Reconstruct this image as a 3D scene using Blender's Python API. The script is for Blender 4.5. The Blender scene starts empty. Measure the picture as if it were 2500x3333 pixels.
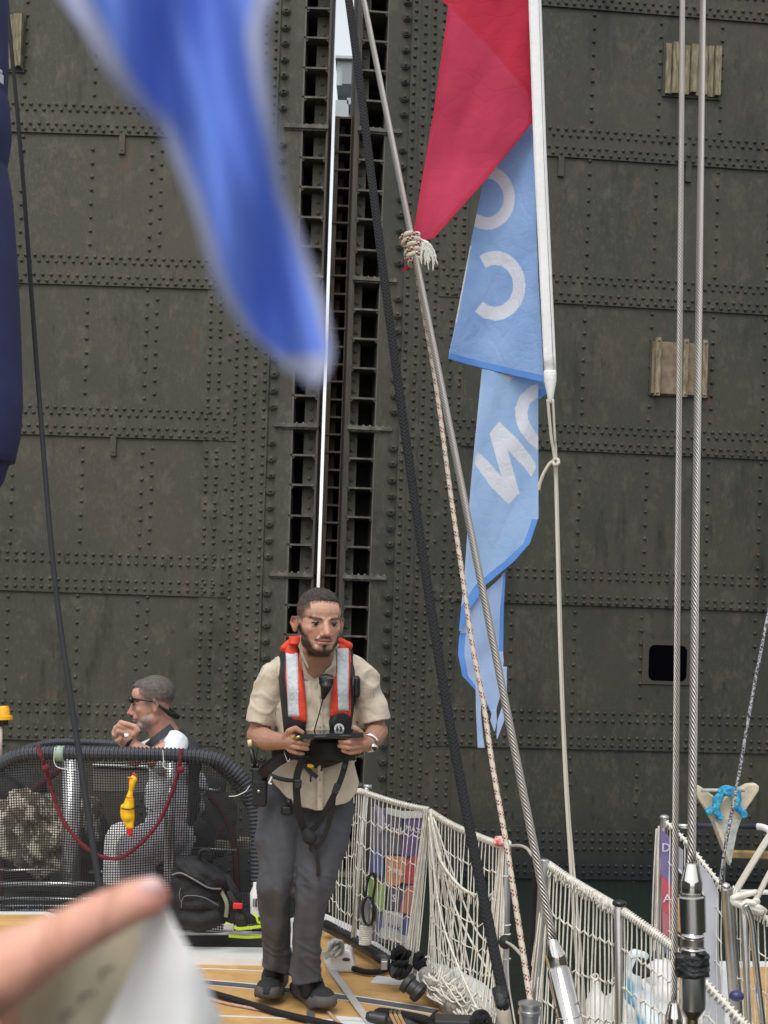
import bpy, math, random
import numpy as np
from mathutils import Vector, Matrix, noise
R = random.Random(7)
S = bpy.context.scene
C = S.collection
# ---------- camera ----------
F = 4444.0                      # focal length in photo pixels (2500 x 3333)
CX, CY = 1250.0, 2030.0         # optical axis in the photo
ROLL = 0.033
CAMZ = 1.6
cd = bpy.data.cameras.new('camera'); cam = bpy.data.objects.new('camera', cd); C.objects.link(cam)
cam.location = (0, 0, CAMZ); cam.rotation_euler = (math.pi/2, -ROLL, 0)
cd.sensor_fit = 'VERTICAL'; cd.sensor_height = 36; cd.sensor_width = 27; cd.lens = 48
cd.shift_y = (CY-1666.5)/3333; cd.clip_end = 3000; cd.clip_start = 0.02
cd.dof.use_dof = True; cd.dof.focus_distance = 5.6; cd.dof.aperture_fstop = 11
S.camera = cam
# ---------- sky and sun: bright overcast ----------
W = bpy.data.worlds.new('World'); S.world = W; W.use_nodes = True
nt = W.node_tree; bgn = nt.nodes['Background']
sky = nt.nodes.new('ShaderNodeTexSky'); sky.sky_type = 'NISHITA'; sky.sun_disc = False
SUN_EL, SUN_AZ = math.radians(58), math.radians(200)
sky.sun_elevation = SUN_EL; sky.sun_rotation = SUN_AZ; sky.air_density = 1.4; sky.dust_density = 1.6; sky.ozone_density = 1
hs = nt.nodes.new('ShaderNodeHueSaturation'); hs.inputs['Saturation'].default_value = 0.22
nt.links.new(sky.outputs[0], hs.inputs['Color']); nt.links.new(hs.outputs[0], bgn.inputs[0])
bgn.inputs[1].default_value = 0.15
sd = bpy.data.lights.new('sun', 'SUN'); so = bpy.data.objects.new('sun', sd); C.objects.link(so)
sd.energy = 1.2; sd.angle = math.radians(35); sd.color = (1, .97, .92)
sdir = Vector((math.sin(SUN_AZ)*math.cos(SUN_EL), math.cos(SUN_AZ)*math.cos(SUN_EL), math.sin(SUN_EL)))
so.rotation_euler = sdir.to_track_quat('Z', 'Y').to_euler()
S.view_settings.view_transform = 'Standard'; S.view_settings.look = 'None'; S.view_settings.exposure = 0.56
S.render.engine = 'CYCLES'
S.cycles.max_bounces = 8; S.cycles.transparent_max_bounces = 16
cr, sr = math.cos(ROLL), math.sin(ROLL)
def P(px, py, Y):
    u = (px-CX)/F; v = (CY-py)/F
    return Vector(((u*cr - v*sr)*Y, Y, CAMZ + (u*sr + v*cr)*Y))
def px2m(n, Y): return n*Y/F
# ---------- mesh builder ----------
class MB:
    def __init__(s): s.v=[]; s.f=[]; s.m=[]; s.uv={}; s.mi=0
    def add(s, vs, fs, uvs=None):
        o=len(s.v); s.v.extend([tuple(x) for x in vs])
        for k,f in enumerate(fs):
            if uvs is not None: s.uv[len(s.f)] = uvs[k]
            s.f.append(tuple(i+o for i in f)); s.m.append(s.mi)
        return o
    def box(s, c, size, M=None):
        c=Vector(c); h=[q/2 for q in size]; vs=[]
        for x in (-1,1):
            for y in (-1,1):
                for z in (-1,1):
                    p=Vector((x*h[0],y*h[1],z*h[2]))
                    if M is not None: p = M @ p
                    vs.append(p+c)
        s.add(vs,[(0,1,3,2),(4,6,7,5),(0,4,5,1),(2,3,7,6),(0,2,6,4),(1,5,7,3)])
    def prism(s, pts, d):            # closed loop of world points extruded by vector d
        n=len(pts); d=Vector(d); vs=[Vector(p) for p in pts]+[Vector(p)+d for p in pts]
        s.add(vs,[tuple(range(n-1,-1,-1)), tuple(range(n,2*n))]+[(i,(i+1)%n,n+(i+1)%n,n+i) for i in range(n)])
    def tube(s, pts, r, n=8, cap=True, closed=False, flat=1.0):
        pts=[Vector(p) for p in pts]; N=len(pts)
        rr = r if hasattr(r,'__len__') else [r]*N
        up=None; rings=[]; L=0; Ls=[0]
        for i in range(1,N): L+=(pts[i]-pts[i-1]).length; Ls.append(L)
        for i,p in enumerate(pts):
            a=pts[(i-1)%N] if (closed or i>0) else p; b=pts[(i+1)%N] if (closed or i<N-1) else p
            t=(b-a).normalized() if (b-a).length>1e-9 else Vector((0,0,1))
            if up is None:
                up = Vector((0,1,0)) if abs(t.y)<.9 else Vector((1,0,0))
            x=(up-t*up.dot(t)).normalized(); up=x; y=t.cross(x)
            rings.append([p+(x*math.cos(2*math.pi*k/n)*flat+y*math.sin(2*math.pi*k/n))*rr[i] for k in range(n)])
        vs=[q for g in rings for q in g]; fs=[]; uvs=[]
        for i in range(N if closed else N-1):
            j=(i+1)%N; l0=Ls[i]; l1=Ls[j] if j else L+(pts[0]-pts[-1]).length
            for k in range(n):
                k2=(k+1)%n; fs.append((i*n+k,i*n+k2,j*n+k2,j*n+k)); uvs.append([(k/n,l0),((k+1)/n,l0),((k+1)/n,l1),(k/n,l1)])
        s.add(vs,fs,uvs)
        if cap and not closed:
            o=len(s.v)-len(vs); s.f.append(tuple(o+k for k in range(n-1,-1,-1))); s.m.append(s.mi)
            s.f.append(tuple(o+(N-1)*n+k for k in range(n))); s.m.append(s.mi)
    def cyl(s, a, b, r, n=12, r2=None):
        s.tube([a,b],[r, r if r2 is None else r2],n)
    def lathe(s, a, b, prof, n=20):   # prof: list of (t along a->b, radius)
        a=Vector(a); b=Vector(b); s.tube([a+(b-a)*t + (b-a)*1e-6*i for i,(t,_) in enumerate(prof)],[q for _,q in prof],n)
    def ell(s, c, rad, M=None, n=14, m=9):
        c=Vector(c); vs=[]; fs=[]
        for j in range(m+1):
            th=math.pi*j/m
            for k in range(n):
                ph=2*math.pi*k/n
                p=Vector((rad[0]*math.sin(th)*math.cos(ph),rad[1]*math.sin(th)*math.sin(ph),rad[2]*math.cos(th)))
                if M is not None: p=M@p
                vs.append(c+p)
        for j in range(m):
            for k in range(n):
                k2=(k+1)%n
                fs.append((j*n+k,(j+1)*n+k,(j+1)*n+k2,j*n+k2))
        s.add(vs,fs)
    def cap(s, a, b, ra, rb, n=14):    # tapered capsule
        a=Vector(a); b=Vector(b); d=b-a; L=d.length
        if L<1e-6: s.ell(a,(ra,ra,ra)); return
        t=d/L; pts=[];rr=[]
        for k in range(5): 
            q=math.pi/2*(1-k/4.); pts.append(a-t*ra*math.sin(q)); rr.append(max(ra*math.cos(q),1e-4))
        for k in range(5):
            q=math.pi/2*(k/4.); pts.append(b+t*rb*math.sin(q)); rr.append(max(rb*math.cos(q),1e-4))
        s.tube(pts,rr,n)
    def grid(s, fn, nu, nv, mfn=None):  # fn(u,v)->world; mfn(u,v)->material index
        vs=[fn(i/nu,j/nv) for j in range(nv+1) for i in range(nu+1)]
        o=len(s.v); s.v.extend([tuple(x) for x in vs]); w=nu+1
        for j in range(nv):
            for i in range(nu):
                s.uv[len(s.f)]=[(i/nu,j/nv),((i+1)/nu,j/nv),((i+1)/nu,(j+1)/nv),(i/nu,(j+1)/nv)]
                s.f.append((o+j*w+i,o+j*w+i+1,o+(j+1)*w+i+1,o+(j+1)*w+i))
                s.m.append(mfn((i+.5)/nu,(j+.5)/nv) if mfn else s.mi)
    def rivet(s, c, r, nrm, h=.55, n=8):
        c=Vector(c); z=Vector(nrm); x=z.orthogonal().normalized(); y=z.cross(x); vs=[];fs=[]
        for rr,hh in ((1,0),(.82,.55*h),(.4,.95*h)):
            for k in range(n):
                a=2*math.pi*k/n; vs.append(c+(x*math.cos(a)+y*math.sin(a))*r*rr+z*r*hh*1.0)
        vs.append(c+z*r*h*1.05)
        for j in range(2):
            for k in range(n): fs.append((j*n+k,j*n+(k+1)%n,(j+1)*n+(k+1)%n,(j+1)*n+k))
        for k in range(n): fs.append((2*n+k,2*n+(k+1)%n,3*n))
        s.add(vs,fs)
    def build(s, name, mats, parent=None, smooth=True, ang=None):
        me=bpy.data.meshes.new(name); me.from_pydata(s.v,[],s.f)
        if not isinstance(mats,(list,tuple)): mats=[mats]
        for m in mats: me.materials.append(m)
        me.polygons.foreach_set('material_index', s.m)
        if s.uv:
            l=me.uv_layers.new(name='UVMap'); arr=np.zeros((len(me.loops),2),dtype=np.float32)
            for p in me.polygons:
                u=s.uv.get(p.index)
                if u is not None:
                    for k,li in enumerate(p.loop_indices): arr[li]=u[k]
            l.data.foreach_set('uv',arr.ravel())
        me.polygons.foreach_set('use_smooth',[smooth]*len(me.polygons))
        me.update()
        if smooth and ang: me.set_sharp_from_angle(angle=math.radians(ang))
        o=bpy.data.objects.new(name,me); C.objects.link(o)
        if parent is not None: setp(o,parent)
        return o
def setp(o, parent):
    o.parent=parent; o.matrix_parent_inverse = Matrix.Translation(-Vector(abs_loc(parent)))
def abs_loc(o):
    l=Vector(o.location)
    return l
def empty(name, loc): 
    o=bpy.data.objects.new(name,None); o.location=loc; o.empty_display_size=.1; C.objects.link(o); return o
def tag(o, label=None, cat=None, group=None, kind=None):
    if label: o['label']=label
    if cat: o['category']=cat
    if group: o['group']=group
    if kind: o['kind']=kind
    return o
def thing(name, loc, label, cat, group=None): return tag(empty(name,loc),label,cat,group)
def remesh(mb, name, mats, parent=None, vox=.006, smooth=6, factor=.6, sub=0, disp=None, matfn=None, colfn=None):
    """union of overlapping solids -> one continuous smooth surface"""
    me=bpy.data.meshes.new('t'); me.from_pydata(mb.v,[],mb.f); o=bpy.data.objects.new('t',me); C.objects.link(o)
    md=o.modifiers.new('r','REMESH'); md.mode='VOXEL'; md.voxel_size=vox; md.adaptivity=0
    if smooth:
        ms=o.modifiers.new('s','SMOOTH'); ms.factor=factor; ms.iterations=smooth
    dg=bpy.context.evaluated_depsgraph_get(); dg.update()
    m2=bpy.data.meshes.new_from_object(o.evaluated_get(dg)); bpy.data.objects.remove(o)
    m2.name=name
    n=len(m2.vertices)
    co=np.zeros(n*3); m2.vertices.foreach_get('co',co); co=co.reshape(-1,3)
    if disp is not None:
        nr=np.zeros(n*3); m2.vertices.foreach_get('normal',nr); nr=nr.reshape(-1,3)
        d=np.array([disp(Vector(c),Vector(q)) for c,q in zip(co,nr)])
        co=co+nr*d[:,None]; m2.vertices.foreach_set('co',co.ravel())
    m2.materials.clear()
    if not isinstance(mats,(list,tuple)): mats=[mats]
    for m in mats: m2.materials.append(m)
    if matfn is not None:
        m2.polygons.foreach_set('material_index',[matfn(p.center) for p in m2.polygons])
    if colfn is not None:
        at=m2.color_attributes.new('Col','FLOAT_COLOR','POINT')
        arr=np.array([list(colfn(Vector(c)))+[1] for c in co],dtype=np.float32); at.data.foreach_set('color',arr.ravel())
    m2.polygons.foreach_set('use_smooth',[True]*len(m2.polygons)); m2.update()
    o=bpy.data.objects.new(name,m2); C.objects.link(o)
    if parent is not None: setp(o,parent)
    return o
def spline(pts, n=8):
    """Catmull-Rom through tuples"""
    P_=[np.array(p,dtype=float) for p in pts]; out=[]
    for i in range(len(P_)-1):
        p0=P_[max(i-1,0)];p1=P_[i];p2=P_[i+1];p3=P_[min(i+2,len(P_)-1)]
        for k in range(n):
            t=k/n; out.append(.5*((2*p1)+(-p0+p2)*t+(2*p0-5*p1+4*p2-p3)*t*t+(-p0+3*p1-3*p2+p3)*t**3))
    out.append(P_[-1]); return out
def path(pts, n=8):   # list of (px,py,Y) -> smooth world path
    return [P(*q) for q in spline(pts,n)]
def lerp(a,b,t): return a+(b-a)*t
def ridge(p,s): return 1-abs(noise.noise(p*s))*2.4
def inter(tab, y):   # piecewise linear table [(y,x..)]
    if y<=tab[0][0]: return tab[0][1]
    for (a,b),(c,d) in zip(tab,tab[1:]):
        if y<=c: return lerp(b,d,(y-a)/(c-a))
    return tab[-1][1]
def inpoly(x,y,poly):
    r=False; n=len(poly); j=n-1
    for i in range(n):
        xi,yi=poly[i]; xj,yj=poly[j]
        if (yi>y)!=(yj>y) and x<(xj-xi)*(y-yi)/(yj-yi)+xi: r=not r
        j=i
    return r
# ---------- materials ----------
def sr2l(c): return tuple((x/255/12.92 if x/255<=.04045 else ((x/255+.055)/1.055)**2.4) for x in c)
def mat(name, col, col2=None, scale=20, rough=.6, metal=0, bump=0, bscale=None, detail=4, trans=0, stretch=None, pos=(.35,.65), spec=.5, vcol=False, sss=0, sheen=0):
    m=bpy.data.materials.new(name); m.use_nodes=True; n=m.node_tree.nodes; l=m.node_tree.links; b=n['Principled BSDF']
    b.inputs['Roughness'].default_value=rough; b.inputs['Metallic'].default_value=metal; b.inputs['Specular IOR Level'].default_value=spec
    b.inputs['Base Color'].default_value=(*col,1)
    tc=n.new('ShaderNodeTexCoord'); mp=n.new('ShaderNodeMapping'); l.new(tc.outputs['Object'],mp.inputs[0])
    if stretch: mp.inputs['Scale'].default_value=stretch
    out=None
    if col2 is not None:
        nz=n.new('ShaderNodeTexNoise'); nz.inputs['Scale'].default_value=scale; nz.inputs['Detail'].default_value=detail; nz.inputs['Roughness'].default_value=.6
        l.new(mp.outputs[0],nz.inputs['Vector']); rp=n.new('ShaderNodeValToRGB')
        rp.color_ramp.elements[0].position=pos[0]; rp.color_ramp.elements[1].position=pos[1]
        rp.color_ramp.elements[0].color=(*col,1); rp.color_ramp.elements[1].color=(*col2,1)
        l.new(nz.outputs[0],rp.inputs[0]); out=rp.outputs[0]
    if vcol:
        vc=n.new('ShaderNodeVertexColor'); vc.layer_name='Col'
        if out is not None:
            mx=n.new('ShaderNodeMixRGB'); mx.blend_type='MULTIPLY'; mx.inputs[0].default_value=1
            l.new(vc.outputs[0],mx.inputs[1]); l.new(out,mx.inputs[2]); out=mx.outputs[0]
        else: out=vc.outputs[0]
    if out is not None: l.new(out,b.inputs['Base Color'])
    if bump:
        nb=n.new('ShaderNodeTexNoise'); nb.inputs['Scale'].default_value=bscale or scale*3; nb.inputs['Detail'].default_value=5
        l.new(mp.outputs[0],nb.inputs['Vector']); bp=n.new('ShaderNodeBump'); bp.inputs['Strength'].default_value=bump; bp.inputs['Distance'].default_value=.01
        l.new(nb.outputs[0],bp.inputs['Height']); l.new(bp.outputs[0],b.inputs['Normal'])
    if sss: b.inputs['Subsurface Weight'].default_value=sss; b.inputs['Subsurface Radius'].default_value=(.9,.35,.2); b.inputs['Subsurface Scale'].default_value=.008
    if sheen: b.inputs['Sheen Weight'].default_value=sheen
    if trans:
        tr=n.new('ShaderNodeBsdfTranslucent'); mx=n.new('ShaderNodeMixShader'); mx.inputs[0].default_value=trans
        if out is not None: l.new(out,tr.inputs[0])
        else: tr.inputs[0].default_value=(*col,1)
        l.new(b.outputs[0],mx.inputs[1]); l.new(tr.outputs[0],mx.inputs[2]); l.new(mx.outputs[0],n['Material Output'].inputs[0])
    return m
def cloth(name, col, col2, scale=8, trans=.35, cs=9, cb=.16, rough=.8):
    m=mat(name,col,col2,scale=scale,rough=rough,trans=trans); n=m.node_tree.nodes; l=m.node_tree.links; b=n['Principled BSDF']
    tc=n.new('ShaderNodeTexCoord'); h=None
    for s,w,st in ((cs,1.0,(1,1,.55)),(cs*2.3,.5,(.7,1,1.2))):
        nz=n.new('ShaderNodeTexNoise'); nz.inputs['Scale'].default_value=s*.6; nz.inputs['Detail'].default_value=2; l.new(tc.outputs['Object'],nz.inputs['Vector'])
        mp=n.new('ShaderNodeMapping'); mp.inputs['Scale'].default_value=st; mp.inputs['Rotation'].default_value=(.2,.6,.1)
        va=n.new('ShaderNodeVectorMath'); va.operation='MULTIPLY_ADD'; l.new(nz.outputs['Color'],va.inputs[0]); va.inputs[1].default_value=(.10,.10,.10); l.new(tc.outputs['Object'],va.inputs[2]); l.new(va.outputs[0],mp.inputs[0])
        vo=n.new('ShaderNodeTexVoronoi'); vo.feature='DISTANCE_TO_EDGE'; vo.inputs['Scale'].default_value=s; l.new(mp.outputs[0],vo.inputs['Vector'])
        r=n.new('ShaderNodeMapRange'); r.inputs[2].default_value=.10; r.interpolation_type='SMOOTHSTEP'; l.new(vo.outputs['Distance'],r.inputs[0])
        q=n.new('ShaderNodeMath'); q.operation='MULTIPLY_ADD'; l.new(r.outputs[0],q.inputs[0]); q.inputs[1].default_value=w
        if h is None: q.inputs[2].default_value=0
        else: l.new(h,q.inputs[2])
        h=q.outputs[0]
    bp=n.new('ShaderNodeBump'); bp.inputs['Strength'].default_value=cb; bp.inputs['Distance'].default_value=.004; l.new(h,bp.inputs['Height']); l.new(bp.outputs[0],b.inputs['Normal'])
    return m
def uvmat(name, build, rough=.6, metal=0, bump=.6, dist=.002):
    """material whose colour/height come from a function of UV built with math nodes"""
    m=bpy.data.materials.new(name); m.use_nodes=True; n=m.node_tree.nodes; l=m.node_tree.links; b=n['Principled BSDF']
    b.inputs['Roughness'].default_value=rough; b.inputs['Metallic'].default_value=metal
    uv=n.new('ShaderNodeUVMap'); sp=n.new('ShaderNodeSeparateXYZ'); l.new(uv.outputs[0],sp.inputs[0])
    def mt(op,a,b_=None,c=None):
        q=n.new('ShaderNodeMath'); q.operation=op
        for i,x in enumerate((a,b_,c)):
            if x is None: continue
            if isinstance(x,(int,float)): q.inputs[i].default_value=x
            else: l.new(x,q.inputs[i])
        return q.outputs[0]
    def mix(fac,a,c):
        q=n.new('ShaderNodeMixRGB'); l.new(fac,q.inputs[0])
        for i,x in ((1,a),(2,c)):
            if isinstance(x,tuple): q.inputs[i].default_value=(*x,1)
            else: l.new(x,q.inputs[i])
        return q.outputs[0]
    col,h=build(sp.outputs[0],sp.outputs[1],mt,mix,n,l)
    if col is not None: l.new(col,b.inputs['Base Color'])
    if h is not None and bump:
        bp=n.new('ShaderNodeBump'); bp.inputs['Strength'].default_value=bump; bp.inputs['Distance'].default_value=dist
        l.new(h,bp.inputs['Height']); l.new(bp.outputs[0],b.inputs['Normal'])
    return m
# ---------- materials of the gate ----------
def gate_material(name, a, b, c, rust=.0):
    m=bpy.data.materials.new(name); m.use_nodes=True; n=m.node_tree.nodes; l=m.node_tree.links; bs=n['Principled BSDF']
    tc=n.new('ShaderNodeTexCoord')
    def nz(scale,stretch,detail=5,rough=.6):
        mp=n.new('ShaderNodeMapping'); mp.inputs['Scale'].default_value=stretch; l.new(tc.outputs['Object'],mp.inputs[0])
        q=n.new('ShaderNodeTexNoise'); q.inputs['Scale'].default_value=scale; q.inputs['Detail'].default_value=detail; q.inputs['Roughness'].default_value=rough
        l.new(mp.outputs[0],q.inputs['Vector']); return q.outputs[0]
    def ramp(x,p0,p1):
        r=n.new('ShaderNodeMapRange'); r.inputs[1].default_value=p0; r.inputs[2].default_value=p1; l.new(x,r.inputs[0]); r.clamp=True; return r.outputs[0]
    def mix(f,x,y,mode='MIX'):
        q=n.new('ShaderNodeMixRGB'); q.blend_type=mode
        if isinstance(f,float): q.inputs[0].default_value=f
        else: l.new(f,q.inputs[0])
        for i,v in ((1,x),(2,y)):
            if isinstance(v,tuple): q.inputs[i].default_value=(*v,1)
            else: l.new(v,q.inputs[i])
        return q.outputs[0]
    big=ramp(nz(.55,(1,1,1)),.38,.62)
    col=mix(big,a,b)
    sc=nz(30,(1,1,.5),7,.8); scm=nz(.8,(1,1,.7),3)
    q=n.new('ShaderNodeMath'); q.operation='MULTIPLY'; l.new(ramp(sc,.50,.62),q.inputs[0]); l.new(ramp(scm,.36,.6),q.inputs[1])
    q2=n.new('ShaderNodeMath'); q2.operation='MULTIPLY'; q2.inputs[1].default_value=.5; l.new(q.outputs[0],q2.inputs[0])
    col=mix(q2.outputs[0],col,c)
    col=mix(ramp(nz(5.5,(1,1,.7),8,.75),.52,.68),col,tuple(x*1.55 for x in b))
    col=mix(ramp(nz(9,(1,1,.4),6,.7),.60,.72),col,tuple(x*.5 for x in a))
    col=mix(ramp(nz(1.6,(1.6,1,.35),5,.7),.56,.74),col,tuple(x*.45 for x in a))
    col=mix(ramp(nz(2.6,(1,1,.45),7,.75),.62,.76),col,(.14,.06,.03))
    # algae and wet darkness near the waterline: real staining of the steel
    g=n.new('ShaderNodeNewGeometry'); sp=n.new('ShaderNodeSeparateXYZ'); l.new(g.outputs['Position'],sp.inputs[0])
    ad=n.new('ShaderNodeMath'); ad.operation='MULTIPLY_ADD'; l.new(nz(2.5,(1,1,.3)),ad.inputs[0]); ad.inputs[1].default_value=.5; l.new(sp.outputs[2],ad.inputs[2])
    col=mix(ramp(ad.outputs[0],0.1,-.7),col,(.012,.015,.016))
    l.new(col,bs.inputs['Base Color']); bs.inputs['Roughness'].default_value=.6; bs.inputs['Specular IOR Level'].default_value=.3
    bp=n.new('ShaderNodeBump'); bp.inputs['Strength'].default_value=.5; bp.inputs['Distance'].default_value=.012
    l.new(sc,bp.inputs['Height']); l.new(bp.outputs[0],bs.inputs['Normal'])
    return m
GY=14.0; GS=GY/F
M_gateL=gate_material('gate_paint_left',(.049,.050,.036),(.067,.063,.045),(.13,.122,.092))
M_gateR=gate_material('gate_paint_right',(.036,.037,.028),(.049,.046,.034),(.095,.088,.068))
M_rib=mat('gate_rib_steel',(.060,.057,.042),(.15,.14,.11),scale=9,rough=.7,bump=.4,detail=8,pos=(.45,.7))
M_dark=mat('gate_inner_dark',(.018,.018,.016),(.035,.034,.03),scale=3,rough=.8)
M_web=mat('web_steel',(.085,.082,.062),(.12,.11,.085),scale=4,rough=.7,bump=.3)
M_rust=mat('rusty_column',(.085,.060,.044),(.12,.10,.075),scale=6,rough=.8,bump=.4,detail=8)
M_void=mat('void_black',(.002,.002,.003),rough=1,spec=0)
M_wood=mat('weathered_timber',(.27,.23,.14),(.10,.08,.05),scale=7,rough=.8,bump=.5,stretch=(6,1,1))
M_rustpanel=mat('rusty_panel',(.13,.09,.06),(.22,.165,.11),scale=9,rough=.8,bump=.4)
# leaf frames: local coordinate a (along leaf, px), b (up, px), d (out towards viewer, m)
class Leaf:
    def __init__(s, t, xs):
        s.t=t; s.xs=xs*GS; L=math.hypot(1,t); s.ux=Vector((1/L,t/L,0)); s.n=Vector((t/L,-1/L,0)); s.o=Vector((s.xs,GY,CAMZ))
    def pt(s,a,b,d=0): return s.o+s.ux*((a)*GS)+Vector((0,0,b*GS))+s.n*d
    def fp(s,px,py):      # photo px -> (a,b)
        u=(px-CX)/F; v=(CY-py)/F; A=u*cr-v*sr; B=u*sr+v*cr
        Y=(GY-s.t*s.xs)/(1-s.t*A); X=A*Y
        return ((X-s.xs)*math.hypot(1,s.t)/GS, B*Y/GS)
    def plate(s,mb,a0,a1,b0,b1,d0,d1):
        p=[s.pt(a,b,d) for a in (a0,a1) for b in (b0,b1) for d in (d0,d1)]
        mb.add(p,[(0,1,3,2),(4,6,7,5),(0,4,5,1),(2,3,7,6),(0,2,6,4),(1,5,7,3)])
XS=-200
LL=Leaf(0.0,XS); RL=Leaf(0.1,XS)
BT,BB=2350,-1100       # top and bottom rows
def rivs(mb,L,a,b,d,r=6.2): 
    mb.rivet(L.pt(a+R.uniform(-1,1),b+R.uniform(-1,1),d),r*GS*R.uniform(1.0,1.14),L.n,h=.95)
def bolt(mb,L,a,b,d):
    c=L.pt(a,b,d); ph=R.random()
    k=R.uniform(.9,1.1)
    mb.tube([c,c+L.n*.018],[15*GS*k,14*GS*k],14)
    ax=L.ux; 
    hexp=[c+L.n*.016+(ax*math.cos(ph+i*math.pi/3)+Vector((0,0,1))*math.sin(ph+i*math.pi/3))*10.5*GS*k for i in range(6)]
    mb.prism(hexp,L.n*.03); mb.rivet(c+L.n*.046,6*GS,L.n,h=.9)
def band(L,parent,m,a0,a1,rows,top,bot,stagger,d,sp=28,skip=None):
    mb=MB(); L.plate(mb,a0,a1,bot,top,0,d)
    for i,b in enumerate(rows):
        a=a0+14+(sp/2 if (stagger and i%2) else 0)
        while a<a1-6:
            if not (skip and skip(a)): rivs(mb,L,a,b,d)
            a+=sp
    return mb.build('riveted_band',m,parent,ang=40)
def column(mb,L,a,b0,b1,sp,d,avoid,ph=0,r=6.2):
    b=b0+ph
    while b<b1:
        if not any(lo-6<b<hi+6 for lo,hi in avoid): rivs(mb,L,a,b,d,r)
        b+=sp
def cells(L,parent,a0,a1,split,m,fl=-1):
    """open edge of the leaf: back plate, web plate and shelf ribs"""
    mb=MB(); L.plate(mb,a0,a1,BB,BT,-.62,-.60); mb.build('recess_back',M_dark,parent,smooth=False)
    mb=MB()
    lo,hi=(split if split[0]<split[1] else split[::-1])
    L.plate(mb,lo,hi,BB,BT,-.20,-.18)
    for sgn_a in (a0,a1):
        L.plate(mb,sgn_a-3,sgn_a+3,BB,BT,-.59,.0)
    b=BB+ (149-BB)%97.2
    for i in range(60):
        if b>BT: break
        for _ in range(2): rivs(mb,L,lo+(hi-lo)*.5,b+30+_*35,-.18,7)
        b+=97.2
    mb.build('web_plate',m,parent,ang=40)
    b=149-97.2*13; k=-13
    while b<BT:
        mb=MB()
        jag=R.uniform(-2,2)
        if k%5==0:
            e0,e1=(a0-58,a1+4) if fl<0 else (a0-4,a1+52)
            L.plate(mb,e0,e1,b-6,b+6,-.55,.035); L.plate(mb,e0+6,e1-6,b-12,b-6,-.5,.012)
            for q in range(7): mb.rivet(L.pt(lerp(e0+8,e1-8,q/6),b-9,.012),4*GS,L.n,h=1)
            for q in range(7): mb.rivet(L.pt(lerp(e0+10,e1-8,q/6),b+6,.0),5*GS,Vector((0,0,1)),h=1.2)
        else:
            L.plate(mb,a0+3,a1-3,b-2.5+jag,b+2.5+jag,-.56,-.03)
            L.plate(mb,a0-7,a1-1,b-3+jag,b+3+jag,-.04,-.0)
            for sg in (a0+5,a1-5):
                mb.prism([L.pt(sg,b-3+jag,-.03),L.pt(sg+(9 if sg==a0+5 else -9),b-3+jag,-.03),L.pt(sg,b-13+jag,-.03)],L.n*.02)
        b+=97.2; k+=1
        mb.build('shelf_rib',M_rib,parent,smooth=False)
# ---------------- left leaf ----------------
gl=thing('lock_gate',LL.o.copy()+Vector((-2,0,-3)),'olive green riveted steel lock gate leaf left of the bright vertical gap','lock gate','leaves of the lock gate')
bandsL=[(1665+486,1559+486,[1651+486,1633+486,1588+486,1571+486],1),(1663,1559,[1651,1633,1588,1571],1),(1169,1068,[1160,1142,1098,1079],1),(679,577,[669,649,608,587],1),(204,68,[194,168,111,85],0),(-281,-416,[-295,-322,-376,-402],0),(-770,-900,[-785,-810,-860,-885],0)]
avL=[(b[1],b[0]) for b in bandsL]
o=XS
mb=MB(); LL.plate(mb,-3500-o,-426-o,BB,BT,-.012,0)
LL.plate(mb,-430-o,-323-o,BB,BT,-.6,.004)
for a in (-2120,-1900,-1670,-1450,-1225,-998,-804,-772): column(mb,LL,a-o,BB,BT,44,0,avL,R.uniform(0,20))
for a in (-1900-32,-1450-32): column(mb,LL,a-o,BB,BT,44,0,avL,5)
# long doubler strips beside the edge
LL.plate(mb,-608-o,-463-o,BB,BT,0,.012)
LL.plate(mb,-463-o,-430-o,BB,BT,0,.022)
LL.plate(mb,-430-o,-400-o,BB,BT,.0045,.03)
b=BB
while b<BT:
    for k in range(3):
        bb=b+k*23
        for a in (-595,-563): rivs(mb,LL,a-o,bb,.012)
    b+=84 
for a,sp,d,ph in ((-530,84,.012,10),(-507,27,.012,4),(-477,27,.012,12),(-446,30,.022,3),(-413,30,.03,14)): column(mb,LL,a-o,BB,BT,sp,d,[],ph)
for q in range(9):
    for i in range(8): bolt(mb,LL,-383-o,149-486*3+q*486+60+i*52.5,.004)
b0=149-486*3
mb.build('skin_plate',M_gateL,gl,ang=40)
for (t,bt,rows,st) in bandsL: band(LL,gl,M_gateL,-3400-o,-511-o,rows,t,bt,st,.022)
cells(LL,gl,-320-o,-238-o,(-284-o,-240-o),M_web)
mb=MB(); LL.plate(mb,-238-o,-234-o,BB,BT,-.7,.02); mb.build('meeting_edge',mat('edge_brown',(.05,.035,.028),rough=.7),gl,smooth=False)
for (px,py,w,h) in ((400,435,18,68),(371,1420,18,64)):
    mb=MB(); a,b=LL.fp(px,py); LL.plate(mb,a-w/2,a+w/2,b-h,b,.0,.03); mb.rivet(LL.pt(a,b-h+12,.03),4*GS,LL.n)
    mb.build('hanging_bracket',M_gateL,gl,ang=40)
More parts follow.
